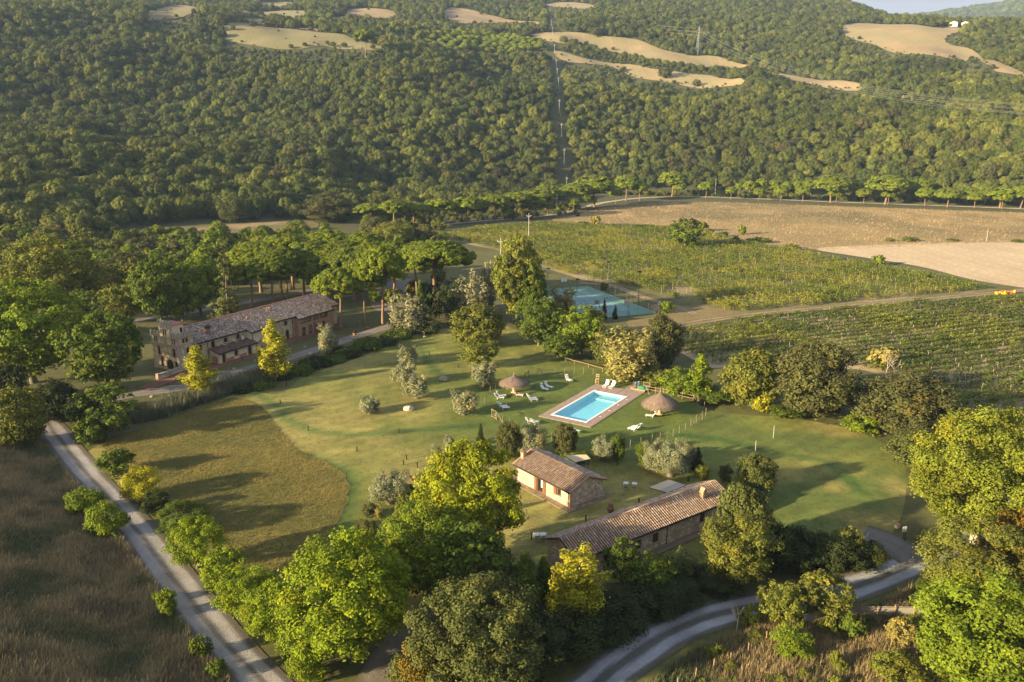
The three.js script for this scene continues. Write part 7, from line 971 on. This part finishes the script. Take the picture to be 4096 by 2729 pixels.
// ball court
{
  const P = (x, y) => G(1235 + x * 0.14654, 603 + y * 0.14654), a = P(1885, 800), far = P(780, 378), e = far.clone().sub(a), L = e.length(), ex = e.normalize(), ez = V(ex.z, 0, -ex.x), Wd = 19.5, at = (l, w) => a.clone().addScaledVector(ex, l).addScaledVector(ez, w);
  const rect = (l0, w0, l1, w1) => [at(l0, w0), at(l1, w0), at(l1, w1), at(l0, w1)].map((p) => [p.x, p.z]);
  structure('court_floor', sheet(rect(0, 0, L, Wd), 0.1, 3, (x, z) => { const k = tint(x, z, 5, 0.9, 1.1); return [k, k, k]; }), vstd(col(0.15, 0.31, 0.24), { map: T.noise }), 'green outer floor of the ball court'); structure('court_inner_floor', sheet(rect(L * 0.13, 4.2, L * 0.87, Wd - 4), 0.115, 3, (x, z) => { const k = tint(x, z, 5, 0.92, 1.08); return [k, k, k]; }), vstd(col(0.18, 0.33, 0.33), { map: T.noise }), 'bluish playing area of the ball court');
  const ln = (l0, w0, l1, w1) => { const d = 0.06, A = at(l0, w0), B = at(l1, w1), s = V().subVectors(B, A).normalize(), n = V(-s.z, 0, s.x).multiplyScalar(d), g = new THREE.BufferGeometry(); g.setAttribute('position', new THREE.Float32BufferAttribute([A.clone().sub(n), B.clone().sub(n), B.clone().add(n), A.clone().sub(n), B.clone().add(n), A.clone().add(n)].flatMap((p) => [p.x, 0.13, p.z]), 3)); g.computeVertexNormals(); return g; };
  const l0 = L * 0.17, l1 = L * 0.83, w0 = 4.9, w1 = Wd - 4.7; structure('court_lines', [ln(l0, w0, l1, w0), ln(l0, w1, l1, w1), ln(l0, w0, l0, w1), ln(l1, w0, l1, w1), ln(l0, w0 + 1.4, l1, w0 + 1.4), ln(l0, w1 - 1.4, l1, w1 - 1.4), ln(L / 2 - 6.4, w0 + 1.4, L / 2 - 6.4, w1 - 1.4), ln(L / 2 + 6.4, w0 + 1.4, L / 2 + 6.4, w1 - 1.4), ln(L / 2 - 6.4, Wd / 2, L / 2 + 6.4, Wd / 2), ln(0.2, 0.25, L, 0.25)], std(col(0.6, 0.68, 0.68), { side: THREE.DoubleSide }), 'white lines painted on the ball court');
  const net = thing('tennis_net', 'net across the middle of the ball court', 'net', V()); const n0 = at(L / 2, w0 - 0.7), n1 = at(L / 2, w1 + 0.7); part('post', bar(n0.clone().setY(0.1), n0.clone().setY(1.2), 0.05), M.iron, net); part('post', bar(n1.clone().setY(0.1), n1.clone().setY(1.2), 0.05), M.iron, net); const cords = []; for (let k = 0; k <= 60; k++) { const p = n0.clone().lerp(n1, k / 60); cords.push(bar(p.clone().setY(0.15), p.clone().setY(1.05), 0.006, 0.006, 3)); } for (let k = 0; k < 6; k++) cords.push(bar(n0.clone().setY(0.15 + k * 0.17), n1.clone().setY(0.15 + k * 0.17), 0.006, 0.006, 3)); part('mesh', cords, M.dark, net); part('tape', bar(n0.clone().setY(1.06), n1.clone().setY(1.06), 0.03, 0.03, 4), M.white, net);
  const fence = thing('court_fence', 'tall steel fence posts round the ball court', 'fence', V()), steel = std(col(0.17, 0.18, 0.18), { metalness: 0.5, roughness: 0.5 }); const ring = []; for (let k = 0; k <= 12; k++) ring.push([k / 12 * L, -0.4]); for (let k = 1; k <= 6; k++) ring.push([L, k / 6 * Wd]); for (let k = 0; k <= 6; k++) ring.push([-0.4, k / 6 * Wd]); for (let k = 1; k < 12; k++) ring.push([k / 12 * L, Wd + 0.4]); ring.forEach(([l, w]) => { const p = at(l, w); part('post', bar(p.clone().setY(0), p.clone().setY(3.2), 0.045), steel, fence); }); part('brace', [bar(at(-0.4, -0.4).setY(3.2), at(2.2, -0.4).setY(0.1), 0.04), bar(at(-0.4, -0.4).setY(2.6), at(-0.4, 2).setY(0.1), 0.04)], steel, fence);
  const lamp = (x, y, yt, label) => { const p = P(x, y), h = hAt(p, 1235 + x * 0.14654, 603 + yt * 0.14654), t = thing('flood_lamp', label, 'lamp post', p); part('pole', bar(V(0, 0, 0), V(0, h, 0), 0.11, 0.06, 8), steel, t); part('lamp_head', [box(0.6, 0.35, 0.4).rotateX(0.4).translate(-0.25, h, 0.1), box(0.6, 0.35, 0.4).rotateX(0.4).translate(0.35, h, 0.1), box(1.0, 0.06, 0.06, 0.05, h - 0.2, 0)], M.iron, t); };
  lamp(1580, 658, 145, 'flood lamp post on the near right side of the ball court'); lamp(1103, 470, -10, 'tallest flood lamp post right of the ball court'); lamp(625, 470, 265, 'flood lamp post at the left of the ball court beside the silver poplar'); lamp(165, 330, 95, 'flood lamp post behind the silver poplar');
  const hoop = (p, h, turn, label, c) => { const t = thing('basketball_hoop', label, 'basketball hoop', p, turn); part('post', [bar(V(0, 0, -1.3), V(0, h - 0.9, -1.1), 0.08), bar(V(0, h - 0.9, -1.1), V(0, h - 0.2, -0.1), 0.06), bar(V(0.5, 0, -1.8), V(0, h - 1.4, -1.15), 0.05)], steel, t); part('backboard', box(1.8, 1.1, 0.05, 0, h, 0), std(col(...c)), t); part('target_frame', [box(0.6, 0.05, 0.02, 0, h + 0.1, 0.04), box(0.6, 0.05, 0.02, 0, h - 0.3, 0.04), box(0.05, 0.4, 0.02, -0.3, h - 0.1, 0.04), box(0.05, 0.4, 0.02, 0.3, h - 0.1, 0.04)], M.dark, t); part('rim', new THREE.TorusGeometry(0.23, 0.02, 6, 16).rotateX(Math.PI / 2).translate(0, h - 0.35, 0.3), M.copper, t); };
  const turn = Math.atan2(-ex.x, -ex.z); { const p = P(415, 440); hoop(p, hAt(p, 1296, 643.5), turn, 'white basketball backboard at the far end of the court', [0.78, 0.78, 0.78]); } { const p = P(1400, 830); hoop(p, hAt(p, 1430, 695), turn + Math.PI, 'grey basketball hoop at the near end of the court', [0.4, 0.36, 0.33]); } { const p = P(930, 730); hoop(p, hAt(p, 1371, 693) * 0.9, turn - 1.2, 'rusty hoop frame at the near side of the court', [0.3, 0.28, 0.2]); }
}

// ---------------------------------------------------------------- vineyards: every row a thing with foliage and posts
{
  const vineGeo = (seed) => { const r = rng(seed), P = [], Cc = []; for (let i = 0; i < 84; i++) { const x = (r() - 0.5) * 1.5, y = 0.35 + 1.35 * Math.pow(r(), 0.75), z = (r() - 0.5) * (0.55 + 0.35 * r()), l = 0.3 + 0.25 * r(), a = r() * 6.28, b = (r() - 0.4) * 1.6, c = (r() - 0.5) * 1.6, k = 0.65 + 0.65 * r(), ux = Math.cos(a), uz = Math.sin(a); P.push(x - ux * l * 0.5, y - b * l * 0.3, z - uz * l * 0.5, x + uz * l * 0.45, y + c * l * 0.3, z - ux * l * 0.45, x + ux * l * 0.5, y + b * l * 0.4, z + uz * l * 0.5); const yel = r() < 0.12 ? 1.7 : 1; for (let q = 0; q < 3; q++) Cc.push(k * yel, k * (yel > 1 ? 1.25 : 1), k); } const g = new THREE.BufferGeometry(); g.setAttribute('position', new THREE.Float32BufferAttribute(P, 3)); g.setAttribute('color', new THREE.Float32BufferAttribute(Cc, 3)); g.computeVertexNormals(); return g; };
  const vg = [1, 2, 3].map(vineGeo), postG = [0, 1, 2].map((i) => new THREE.CylinderGeometry(0.05, 0.06, 2.1, 5).rotateZ((i - 1) * 0.07).translate(0, 1.0, 0)), postM = std(col(0.4, 0.33, 0.24), { map: T.wood }), mat = leaf([1, 1, 1]), m4 = new THREE.Matrix4(), q = new THREE.Quaternion();
  const plot = (poly, dir, sp, base, gap, labelOf, pAt, y0) => {
    const d = dir.clone().setY(0).normalize(), n = V(-d.z, 0, d.x), cs = poly.map(([x, z]) => x * n.x + z * n.z), ds = poly.map(([x, z]) => x * d.x + z * d.z), c0 = Math.min(...cs), c1 = Math.max(...cs), d0 = Math.min(...ds), d1 = Math.max(...ds), rows = [];
    for (let c = c0 + sp * 0.6; c < c1; c += sp) { const pts = []; for (let s = d0; s < d1; s += 1.25) { const x = n.x * c + d.x * s, z = n.z * c + d.z * s; if (inside(poly, x, z) && Math.abs(x) < -z * 0.74 + 4) pts.push([x, z, s]); } if (pts.length > 6) rows.push(pts); }
    if (rows.length && Math.hypot(rows[0][0][0], rows[0][0][1]) > Math.hypot(rows[rows.length - 1][0][0], rows[rows.length - 1][0][1])) rows.reverse();
    rows.forEach((pts, i) => {
      const r = rng(i * 13 + Math.round(sp * 100)), t = thing('vine_row', labelOf(i, rows.length), 'vine row', V(), 0, gap.group), keep = pts.filter(([x, z]) => fbm(x / 7 + 50, z / 7, 3) > gap.min && fbm(x / 26 + 9, z / 19, 2) > 0.1 && r() > 0.05);
      if (!keep.length) return;
      const im = new THREE.InstancedMesh(vg[i % 3], mat, keep.length); im.name = 'foliage'; im.userData.kind = 'stuff'; im.castShadow = im.receiveShadow = true;
      keep.forEach(([x, z], j) => { const s = (0.72 + 0.5 * r()) * (0.8 + 0.45 * fbm(x / 11, z / 11 + 9, 2)), k = 0.7 + 0.55 * r(), f = sstep(fbm(x / 12 + 3, z / 12, 3), 0.4, 0.65); m4.compose(V(x + (r() - 0.5) * 0.3, H(x, z) + y0, z + (r() - 0.5) * 0.4), q.setFromAxisAngle(V(0, 1, 0), Math.atan2(-d.z, d.x) + (r() - 0.5) * 0.5 + (r() < 0.5 ? Math.PI : 0)), V(s * 1.2, s * 1.0, s * 1.12)); im.setMatrixAt(j, m4); const p = mix3(base[0], base[1], f); im.setColorAt(j, col(p[0] * k, p[1] * k, p[2] * k)); });
      t.add(im);
      for (let j = Math.floor(r() * 3); j < pts.length; j += pAt) { const [x, z] = pts[j], m = new THREE.Mesh(postG[Math.floor(r() * 3)], postM); m.name = 'post'; m.position.set(x, H(x, z), z); m.rotation.y = r() * 6; m.castShadow = true; t.add(m); }
    });
  };
  plot(VINE_LO, G(2290, 673).sub(G(1620, 738)), 2.9, [[0.12, 0.175, 0.022], [0.22, 0.26, 0.03]], { min: 0.2, group: 'rows of the lower vineyard' }, (i) => ord(i) + ' vine row of the lower vineyard counted from the lawn side', 6, 0.03);
  plot(VINE_UP, G(2270, 664).sub(G(1700, 556)), 3.3, [[0.155, 0.21, 0.024], [0.265, 0.285, 0.033]], { min: 0.24, group: 'rows of the upper vineyard' }, (i) => ord(i) + ' vine row of the upper vineyard counted from the ball court side', 6, 0.03);
}
// crates of the grape harvest
{
  const f7 = (x, y) => G(2125.5 + x * 0.0967, 631.9 + y * 0.0967), yel = std(col(0.75, 0.4, 0.02), { roughness: 0.6 }), red = std(col(0.62, 0.1, 0.04), { roughness: 0.6 }); let n = 0;
  const crate = (p, m, label, y = 0.02) => { const c = thing('harvest_crate', label, 'crate', p.clone().setY(y), hash2(n++, 4) * 2, 'plastic harvest crates'); part('body', [box(0.62, 0.05, 0.44, 0, 0.03, 0), box(0.62, 0.38, 0.03, 0, 0.22, 0.21), box(0.62, 0.38, 0.03, 0, 0.22, -0.21), box(0.03, 0.38, 0.42, 0.3, 0.22, 0), box(0.03, 0.38, 0.42, -0.3, 0.22, 0)], m, c); part('rim', [box(0.68, 0.05, 0.05, 0, 0.42, 0.22), box(0.68, 0.05, 0.05, 0, 0.42, -0.22), box(0.05, 0.05, 0.4, 0.32, 0.42, 0), box(0.05, 0.05, 0.4, -0.32, 0.42, 0)], m, c); c.scale.setScalar(1.12); };
  [[1690, 440], [1720, 470], [1748, 455], [1800, 430], [1840, 455], [1872, 455], [1905, 460], [1945, 445], [1970, 435], [2065, 430], [2120, 440]].forEach((a, i) => crate(f7(...a), yel, ord(i) + ' yellow crate from the left at the vineyard track'));
  crate(f7(1905, 460), yel, 'yellow crate stacked on top in the middle of the heap', 0.52); crate(f7(2125, 440), yel, 'yellow crate stacked at the right end of the heap', 0.52); crate(f7(2005, 435), red, 'left red crate among the yellow ones'); crate(f7(2062, 455), red, 'right red crate among the yellow ones'); crate(f7(1838, 450), red, 'red crate stacked on a yellow one', 0.52);
  crate(G(1885, 598), yel, 'lone orange crate beside the stubble field');
}
// ---------------------------------------------------------------- poles, wires and the lattice tower
{
  const pole = (u, vb, vt, label, o = {}) => { const p = GT(u, vb), h = Math.max(5, CAM_H + Math.hypot(p.x, p.z) * tanEl(u, vt) - p.y), t = thing('power_pole', label, 'power pole', p, 0, o.group), m = o.wood ? std(col(0.36, 0.22, 0.13), { map: T.wood }) : std(col(0.5, 0.48, 0.44), { map: T.noise }), th = o.th ?? 0.2; part('pole', bar(V(0, -0.3, 0), V(0, h, 0), th, th * 0.6, 8), m, t); if (!o.plain) { part('crossarm', [box(h * 0.17, 0.16, 0.14, 0, h - 0.9, 0), bar(V(-h * 0.06, h - 0.9, 0), V(0, h - 1.7, 0), 0.05), bar(V(h * 0.06, h - 0.9, 0), V(0, h - 1.7, 0), 0.05)], m, t); for (const s of [-0.08, 0, 0.08]) part('insulator', new THREE.CylinderGeometry(0.09, 0.07, 0.35, 8).translate(s * h, s ? h - 0.65 : h + 0.15, 0), M.white, t); } return V(p.x, p.y + h, p.z); };
  const line = [[1215, 553, 492], [1278, 498, 453], [1302, 440, 407], [1296, 380, 342], [1290, 316, 284], [1285, 260, 229], [1283, 205, 178], [1280, 180, 157], [1278, 160, 137], [1274, 122, 103], [1270, 80, 62], [1267, 62, 46], [1264, 28, 10]].map(([u, b, t], i) => pole(u, b, t, i === 0 ? 'nearest concrete power pole standing at the top of the vineyard' : i === 1 ? 'concrete power pole beside the white track' : ord(i) + ' concrete power pole up the wooded cutting', { th: 0.17, group: 'power poles up the cutting' }));
  const WIRE = std(col(0.3, 0.3, 0.29), { roughness: 0.6 }), wire = (name, label, a, b, sag, rad, n = 14) => { const pts = []; for (let i = 0; i <= n; i++) { const t = i / n, p = a.clone().lerp(b, t); p.y -= sag * 4 * t * (1 - t); pts.push(p); } const o = part(name, new THREE.TubeGeometry(new THREE.CatmullRomCurve3(pts), n, rad, 4), WIRE); tag(o, label, 'power line'); };
  for (let i = 0; i < line.length - 1; i++) wire('power_wire', 'thin wire from the ' + ord(i) + ' to the ' + ord(i + 1) + ' pole of the cutting line', line[i].clone().add(V(0, -0.6, 0)), line[i + 1].clone().add(V(0, -0.6, 0)), 1.2, 0.018, 8);
  pole(1044, 712, 660, 'grey pole with a crossarm beside the white-leaved poplars', { th: 0.15 }); pole(1151, 640, 549, 'grey pole top behind the tallest broad tree', { th: 0.15 });
  pole(993, 524, 492, 'brown wooden pole at the left end of the vineyard', { wood: 1, plain: 1, th: 0.16 }); pole(1150, 508, 482, 'leaning brown pole under the roadside pines', { wood: 1, plain: 1, th: 0.14 }); pole(1643, 452, 410, 'pale pole among the roadside pines', { plain: 1, th: 0.18 }); pole(2046, 555, 527, 'left brown pole standing in the fallow field', { wood: 1, plain: 1, th: 0.13 }); pole(2267, 555, 527, 'right pale pole standing in the fallow field', { plain: 1, th: 0.12 });
  for (const [u, b, t, l] of [[1777, 1008, 977, 'farther thin grey pole on the right part of the lawn'], [1735, 1047, 1012, 'nearer thin grey pole on the right part of the lawn']]) { const p = G(u, b), h = CAM_H + Math.hypot(p.x, p.z) * tanEl(u, t), q = thing('lawn_pole', l, 'pole', p); part('shaft', bar(V(0, 0, 0), V(0, h, 0), 0.05), M.concrete, q); part('cap', new THREE.SphereGeometry(0.06, 8, 6).translate(0, h, 0), M.iron, q); }
  // lattice tower and its cables
  const b = GT(1604, 128), h = CAM_H + Math.hypot(b.x, b.z) * tanEl(1600, 60) - b.y, t = thing('lattice_tower', 'grey steel lattice pylon on the hill', 'pylon', b, 0.5), st = std(col(0.36, 0.37, 0.37), { metalness: 0.3, roughness: 0.6 }), wAt = (f) => lerp(h * 0.085, h * 0.014, Math.min(1, f * 1.25)), brs = [];
  for (const [x, z] of [[-1, -1], [1, -1], [1, 1], [-1, 1]]) { const g = []; for (let i = 0; i < 8; i++) { const a = i / 8, c = (i + 1) / 8; g.push(bar(V(x * wAt(a), h * a, z * wAt(a)), V(x * wAt(c), h * c, z * wAt(c)), 0.16, 0.16, 4)); } part('leg', g, st, t); }
  for (let i = 0; i < 11; i++) { const a = i / 11, c = (i + 1) / 11; for (const [x, z, p, q] of [[-1, -1, 1, -1], [1, -1, 1, 1], [1, 1, -1, 1], [-1, 1, -1, -1]]) brs.push(bar(V(x * wAt(a), h * a, z * wAt(a)), V(p * wAt(c), h * c, q * wAt(c)), 0.08, 0.08, 3), bar(V(p * wAt(a), h * a, q * wAt(a)), V(x * wAt(c), h * c, z * wAt(c)), 0.08, 0.08, 3)); } part('bracing', brs, st, t);
  const arms = [0.72, 0.83, 0.94]; for (const f of arms) part('crossarm', [bar(V(-h * 0.12, h * f, 0), V(h * 0.12, h * f, 0), 0.14, 0.14, 4), bar(V(-h * 0.12, h * f, 0), V(0, h * f + h * 0.035, 0), 0.09, 0.09, 4), bar(V(h * 0.12, h * f, 0), V(0, h * f + h * 0.035, 0), 0.09, 0.09, 4)], st, t);
  const endp = (u, v, d) => { const s = sight(u, v); s.divideScalar(Math.hypot(s.x, s.z)); return V(s.x * d, CAM_H + s.y * d, s.z * d); }, R1 = endp(2720, 262, 560), L1 = endp(1190, -22, 1750);
  arms.forEach((f, i) => [-1, 1].forEach((s, k) => { const a = b.clone().add(V(Math.cos(0.5) * s * h * 0.12, h * f - 1.2, -Math.sin(0.5) * s * h * 0.12)), lv = ['lowest', 'middle', 'highest'][i], sd = k ? 'right' : 'left'; wire('power_cable', `${lv} ${sd} cable sweeping from the pylon to the right edge`, a, R1.clone().add(V(s * 3.5, (i - 1) * 2.6, s * 3)), 24, 0.05, 24); wire('power_cable', `${lv} ${sd} cable running from the pylon to the upper left`, a, L1.clone().add(V(s * 3.5, (i - 1) * 2.6, 0)), 14, 0.05, 12); }));
}
// ---------------------------------------------------------------- small things on the grass
{
  const bg = [box(0.16, 0.6, 0.16, 0, 0.3, 0)], root = thing('bollard_light', '', 'bollard light', V()); part('post', new THREE.CylinderGeometry(0.09, 0.09, 0.6, 10).translate(0, 0.3, 0), M.iron, root); part('lamp_head', [new THREE.CylinderGeometry(0.12, 0.12, 0.06, 12).translate(0, 0.78, 0), ...[0, 1, 2].map((k) => new THREE.CylinderGeometry(0.1, 0.1, 0.02, 10).translate(0, 0.64 + k * 0.05, 0))], M.iron, root);
  [[934, 1057, 'on the lawn above the wide silver olive, farthest of three'], [927, 1069, 'left one of three by the wide silver olive'], [959, 1075, 'right one of three by the wide silver olive'], [1221, 1240, 'beside the loungers at the farmhouse end'], [1419, 1070, 'in shade right of the cottage canopy'], [1582, 1107, 'behind the farmhouse awning'], [1468, 1158, 'behind the middle of the farmhouse roof'], [1346, 1198, 'between cottage and farmhouse roof'], [917, 996, 'on the sunny lawn near the middle'], [820, 1038, 'on the lawn beside the meadow border'], [1053, 846, 'between olives and the small oak'], [986, 816, 'on the far lawn above the three olives'], [708, 990, 'at the corner of the meadow'], [644, 928, 'on the lawn below the junipers'], [658, 887, 'beside the junipers and reeds'], [604, 803, 'on the grass between drive and pavement'], [557, 828, 'on the grass verge before the left poplar']].forEach(([u, v, l], i) => { const o = i ? root.clone() : root; if (i) { o.name = numbered('bollard_light'); scene.add(o); } o.userData = { label: 'small black bollard light ' + l, category: 'bollard light', group: 'black bollard lights' }; o.position.copy(G(u, v)); });
  const rock = (u, v, wpx, label, c = [0.4, 0.36, 0.29]) => { const p = G(u, v), s = wpx * PX / FOC * Math.hypot(p.x, p.z, CAM_H) / 2, g = new THREE.IcosahedronGeometry(1, 3), a = g.attributes.position; for (let i = 0; i < a.count; i++) { const q = V().fromBufferAttribute(a, i), n = 0.72 + 0.5 * fbm(q.x * 1.6 + u, q.y * 1.6 + q.z * 1.3 + v, 4); a.setXYZ(i, q.x * n, Math.max(-0.2, q.y * n * 0.7), q.z * n * 0.85); } g.computeVertexNormals(); const o = part('boulder', g.scale(s, s, s), std(col(...c), { map: T.noise })); o.position.copy(p).setY(s * 0.3); tag(o, label, 'boulder'); };
  rock(1019, 875, 23, 'round grey boulder on the lawn between two olives', [0.3, 0.26, 0.21]); rock(938, 943, 25, 'pale boulder on the lawn right of the low olive', [0.5, 0.43, 0.32]);
  [[701, 799, 8, 'pale stone on the verge right of the taller yellow poplar'], [713, 815, 10, 'larger pale stone on the lower verge of the drive'], [538, 849, 8, 'dark stone on the verge between the two yellow poplars'], [349, 913, 9, 'dark stone below the drive at left'], [976, 776, 9, 'stone on the lawn below the silver willow'], [586, 829, 5, 'small pale stone in the grass before the annex'], [845, 754, 6, 'stone at the foot of the leaning pine'], [826, 742, 5, 'small stone beside the front pines']].forEach(([u, v, w, l], i) => rock(u, v, w, l, i % 3 ? [0.42, 0.36, 0.28] : [0.3, 0.28, 0.25]));
  const pot = (u, v, s, label, plant, name = 'flower_pot') => { const t = thing(name, label, 'pot', G(u, v)); t.scale.setScalar(s); part('pot', new THREE.LatheGeometry([[0, 0], [0.28, 0], [0.34, 0.12], [0.46, 0.5], [0.5, 0.54], [0.5, 0.62], [0.42, 0.62], [0.38, 0.5], [0, 0.46]].map((q) => new THREE.Vector2(...q)), 18), M.terracotta, t); if (plant) { const c = part('plant', crownGeo('bush', 2, 2), leaf(C.dark), t); c.scale.set(0.25, 0.3, 0.25); c.position.y = 0.4; } };
  pot(815, 771, 1.0, 'terracotta pot with a dark shrub at the foot of the front pine', true); pot(946, 1104, 0.85, 'large orange terracotta pot behind the wide silver olive', false);
  const jar = thing('terracotta_jar', 'big dark terracotta jar on the lawn behind the long farmhouse', 'jar', G(1403, 1178)); part('body', new THREE.LatheGeometry([[0, 0], [0.36, 0], [0.5, 0.2], [0.68, 0.7], [0.66, 1.05], [0.46, 1.35], [0.42, 1.45], [0.52, 1.56], [0.5, 1.62], [0.4, 1.6], [0.36, 1.4], [0, 1.3]].map((q) => new THREE.Vector2(...q)), 24), std(col(0.2, 0.1, 0.06), { map: T.noise }), jar); part('band', new THREE.TorusGeometry(0.64, 0.03, 6, 24).rotateX(Math.PI / 2).translate(0, 1.08, 0), M.terracotta, jar); jar.scale.setScalar(0.68);
  // spur gate things at lower right
  const sg = thing('notice_board', 'small white notice on a post beside the gravel spur', 'sign', G(2075, 1240), 0.3); part('post', bar(V(0, 0, 0), V(0, 1.5, 0), 0.05), M.woodDark, sg); part('board', box(0.6, 0.7, 0.04, 0, 1.4, 0.05), M.white, sg);
  const wb = thing('utility_box', 'small pale utility box in the grass above the notice', 'utility box', G(2062, 1213), 0.5); part('body', box(1.0, 0.7, 0.7, 0, 0.35, 0), std(col(0.66, 0.55, 0.42)), wb); part('lid', box(1.1, 0.07, 0.8).rotateX(0.08).translate(0, 0.74, 0), std(col(0.5, 0.22, 0.16)), wb); wb.scale.setScalar(0.6);
  const fe = (name, label, pts, h, rails, m, net) => { const t = thing(name, label, 'fence', V()), ps = pts.map(([u, v]) => G(u, v)); ps.forEach((p, i) => { part('post', bar(p.clone().setY(-0.1), p.clone().setY(h * (0.92 + 0.2 * hash2(i, 3))).add(V((hash2(i, 8) - 0.5) * 0.2, 0, 0)), 0.07, 0.055), m, t); if (i) for (const y of rails) part('rail', bar(ps[i - 1].clone().setY(y), p.clone().setY(y), net ? 0.012 : 0.05, net ? 0.012 : 0.05, 5), net ? M.iron : m, t); }); return [t, ps]; };
  fe('rail_fence', 'dark rail fence running right from the small white notice', [[2078, 1243], [2104, 1248], [2130, 1254]], 1.1, [0.5, 1.0], M.woodDark); fe('rail_fence', 'short grey gate post pair at the left of the gravel spur', [[1988, 1254], [1994, 1243]], 1.2, [0.6, 1.1], M.concrete);
  fe('wire_fence', 'wire fence on leaning wooden posts across the dry bank', [[1555, 1590], [1597, 1565], [1638, 1548], [1678, 1528], [1719, 1507], [1761, 1483], [1803, 1460], [1843, 1442]], 1.4, [0.3, 0.7, 1.1], M.wood, true);
  const [nt, np] = fe('netted_fence', 'grey netted fence curving above the dry bank at lower right', [[1843, 1442], [1885, 1434], [1930, 1427], [1975, 1424], [2015, 1423], [2055, 1423], [2099, 1424], [2140, 1426]], 1.5, [1.35], M.wood, true); const cur = new THREE.CatmullRomCurve3(np), P = [], I = [], U = []; for (let i = 0; i <= 60; i++) { const p = cur.getPoint(i / 60), w = 0.06 * Math.sin(i * 1.7); for (const [y, o] of [[0.35, 0], [0.8, 0.05], [1.3, 0.12]]) { P.push(p.x + w * y, y + 0.06 * hash2(i, 2), p.z - 0.1 - o); U.push(i * 0.4, y); } } for (let i = 0; i < 60; i++) for (let j = 0; j < 2; j++) { const k = i * 3 + j; I.push(k, k + 3, k + 1, k + 1, k + 3, k + 4); } const ng = new THREE.BufferGeometry(); ng.setAttribute('position', new THREE.Float32BufferAttribute(P, 3)); ng.setAttribute('uv', new THREE.Float32BufferAttribute(U, 2)); ng.setIndex(I); ng.computeVertexNormals(); part('netting', ng, std(col(0.3, 0.27, 0.23), { side: THREE.DoubleSide, map: T.wood }), nt);
  // clearing
  const r = rng(77), bp = G(582, 530), sticks = []; for (let i = 0; i < 260; i++) { const a = r() * 6.28, d = Math.sqrt(r()) * 7, y = (1 - d / 7) * 2.2 * r(), l = 1.5 + 2.5 * r(), p = V(Math.cos(a) * d * 1.4, y, Math.sin(a) * d * 0.7), q = p.clone().add(V((r() - 0.5) * l, (r() - 0.4) * l * 0.5, (r() - 0.5) * l)); q.y = Math.max(0.05, q.y); sticks.push(bar(p, q, 0.09, 0.04, 4)); } const bpile = thing('brush_pile', 'big heap of cut grey branches in the clearing', 'brush pile', bp); part('branches', sticks, std(col(0.26, 0.2, 0.15), { map: T.wood }), bpile);
  const tr = thing('rusty_trailer', 'rusty orange tipping trailer in the clearing', 'trailer', G(686, 519), 0.35), rust = std(col(0.32, 0.11, 0.04), { map: T.noise }); part('bed', [box(4.4, 0.1, 2, 0, 0.9, 0), box(4.4, 0.8, 0.1, 0, 1.3, 1), box(4.4, 0.8, 0.1, 0, 1.3, -1), box(0.1, 0.8, 2, 2.2, 1.3, 0), box(0.1, 0.8, 2, -2.2, 1.3, 0)], rust, tr); for (const [x, z] of [[-0.6, 1], [0.6, 1], [-0.6, -1], [0.6, -1]]) part('wheel', new THREE.CylinderGeometry(0.45, 0.45, 0.25, 14).rotateX(Math.PI / 2).translate(x, 0.45, z), M.dark, tr); part('drawbar', bar(V(2.2, 0.8, 0), V(3.6, 0.5, 0), 0.08), rust, tr);
  const fr = thing('post_frame', 'pale wooden post frame at the left edge of the thicket', 'frame', G(82, 556), 0.3); for (const x of [-3, 0, 3]) part('post', bar(V(x, 0, 0), V(x, 2.6, 0), 0.14), BARK.pale, fr); part('beam', [bar(V(-3.4, 2.6, 0), V(3.4, 2.6, 0), 0.14), bar(V(-3, 1.4, 0), V(0, 2.5, 0), 0.1)], BARK.pale, fr);
  // car half hidden behind the silver willow
  const ca = thing('parked_car', 'dark car parked behind the silver willow', 'car', G(921, 690), 0.5), cs = new THREE.Shape([[-2, 0.35], [2, 0.35], [2.05, 0.7], [1.9, 0.85], [1.0, 0.95], [0.4, 1.42], [-1.1, 1.45], [-1.8, 0.98], [-2.05, 0.9]].map((q) => new THREE.Vector2(...q))); part('body', new THREE.ExtrudeGeometry(cs, { depth: 1.6, bevelEnabled: true, bevelSize: 0.06, bevelThickness: 0.06, bevelSegments: 2 }).translate(0, 0, -0.8), new THREE.MeshPhysicalMaterial({ color: col(0.03, 0.035, 0.04), roughness: 0.35, clearcoat: 1 }), ca);
  for (const z of [-0.875, 0.875]) part('window', [box(0.75, 0.32, 0.02, 0.1, 1.16, z), box(0.75, 0.32, 0.02, -0.75, 1.16, z)], M.glass, ca); part('windscreen', box(0.72, 0.02, 1.4).rotateZ(-0.66).translate(0.74, 1.22, 0), M.glass, ca); for (const [x, z] of [[-1.25, 0.82], [1.3, 0.82], [-1.25, -0.82], [1.3, -0.82]]) { const w = part('wheel', new THREE.CylinderGeometry(0.33, 0.33, 0.2, 18).rotateX(Math.PI / 2).translate(x, 0.33, z), M.dark, ca); part('rim', new THREE.CylinderGeometry(0.2, 0.2, 0.22, 12).rotateX(Math.PI / 2).translate(x, 0.33, z), M.concrete, w); } for (const z of [-0.6, 0.6]) { part('headlight', box(0.04, 0.14, 0.3, 2.06, 0.72, z), M.white, ca); part('tail_light', box(0.04, 0.14, 0.25, -2.1, 0.82, z), std(col(0.4, 0.02, 0.02)), ca); }
}

renderer.render(scene, camera);
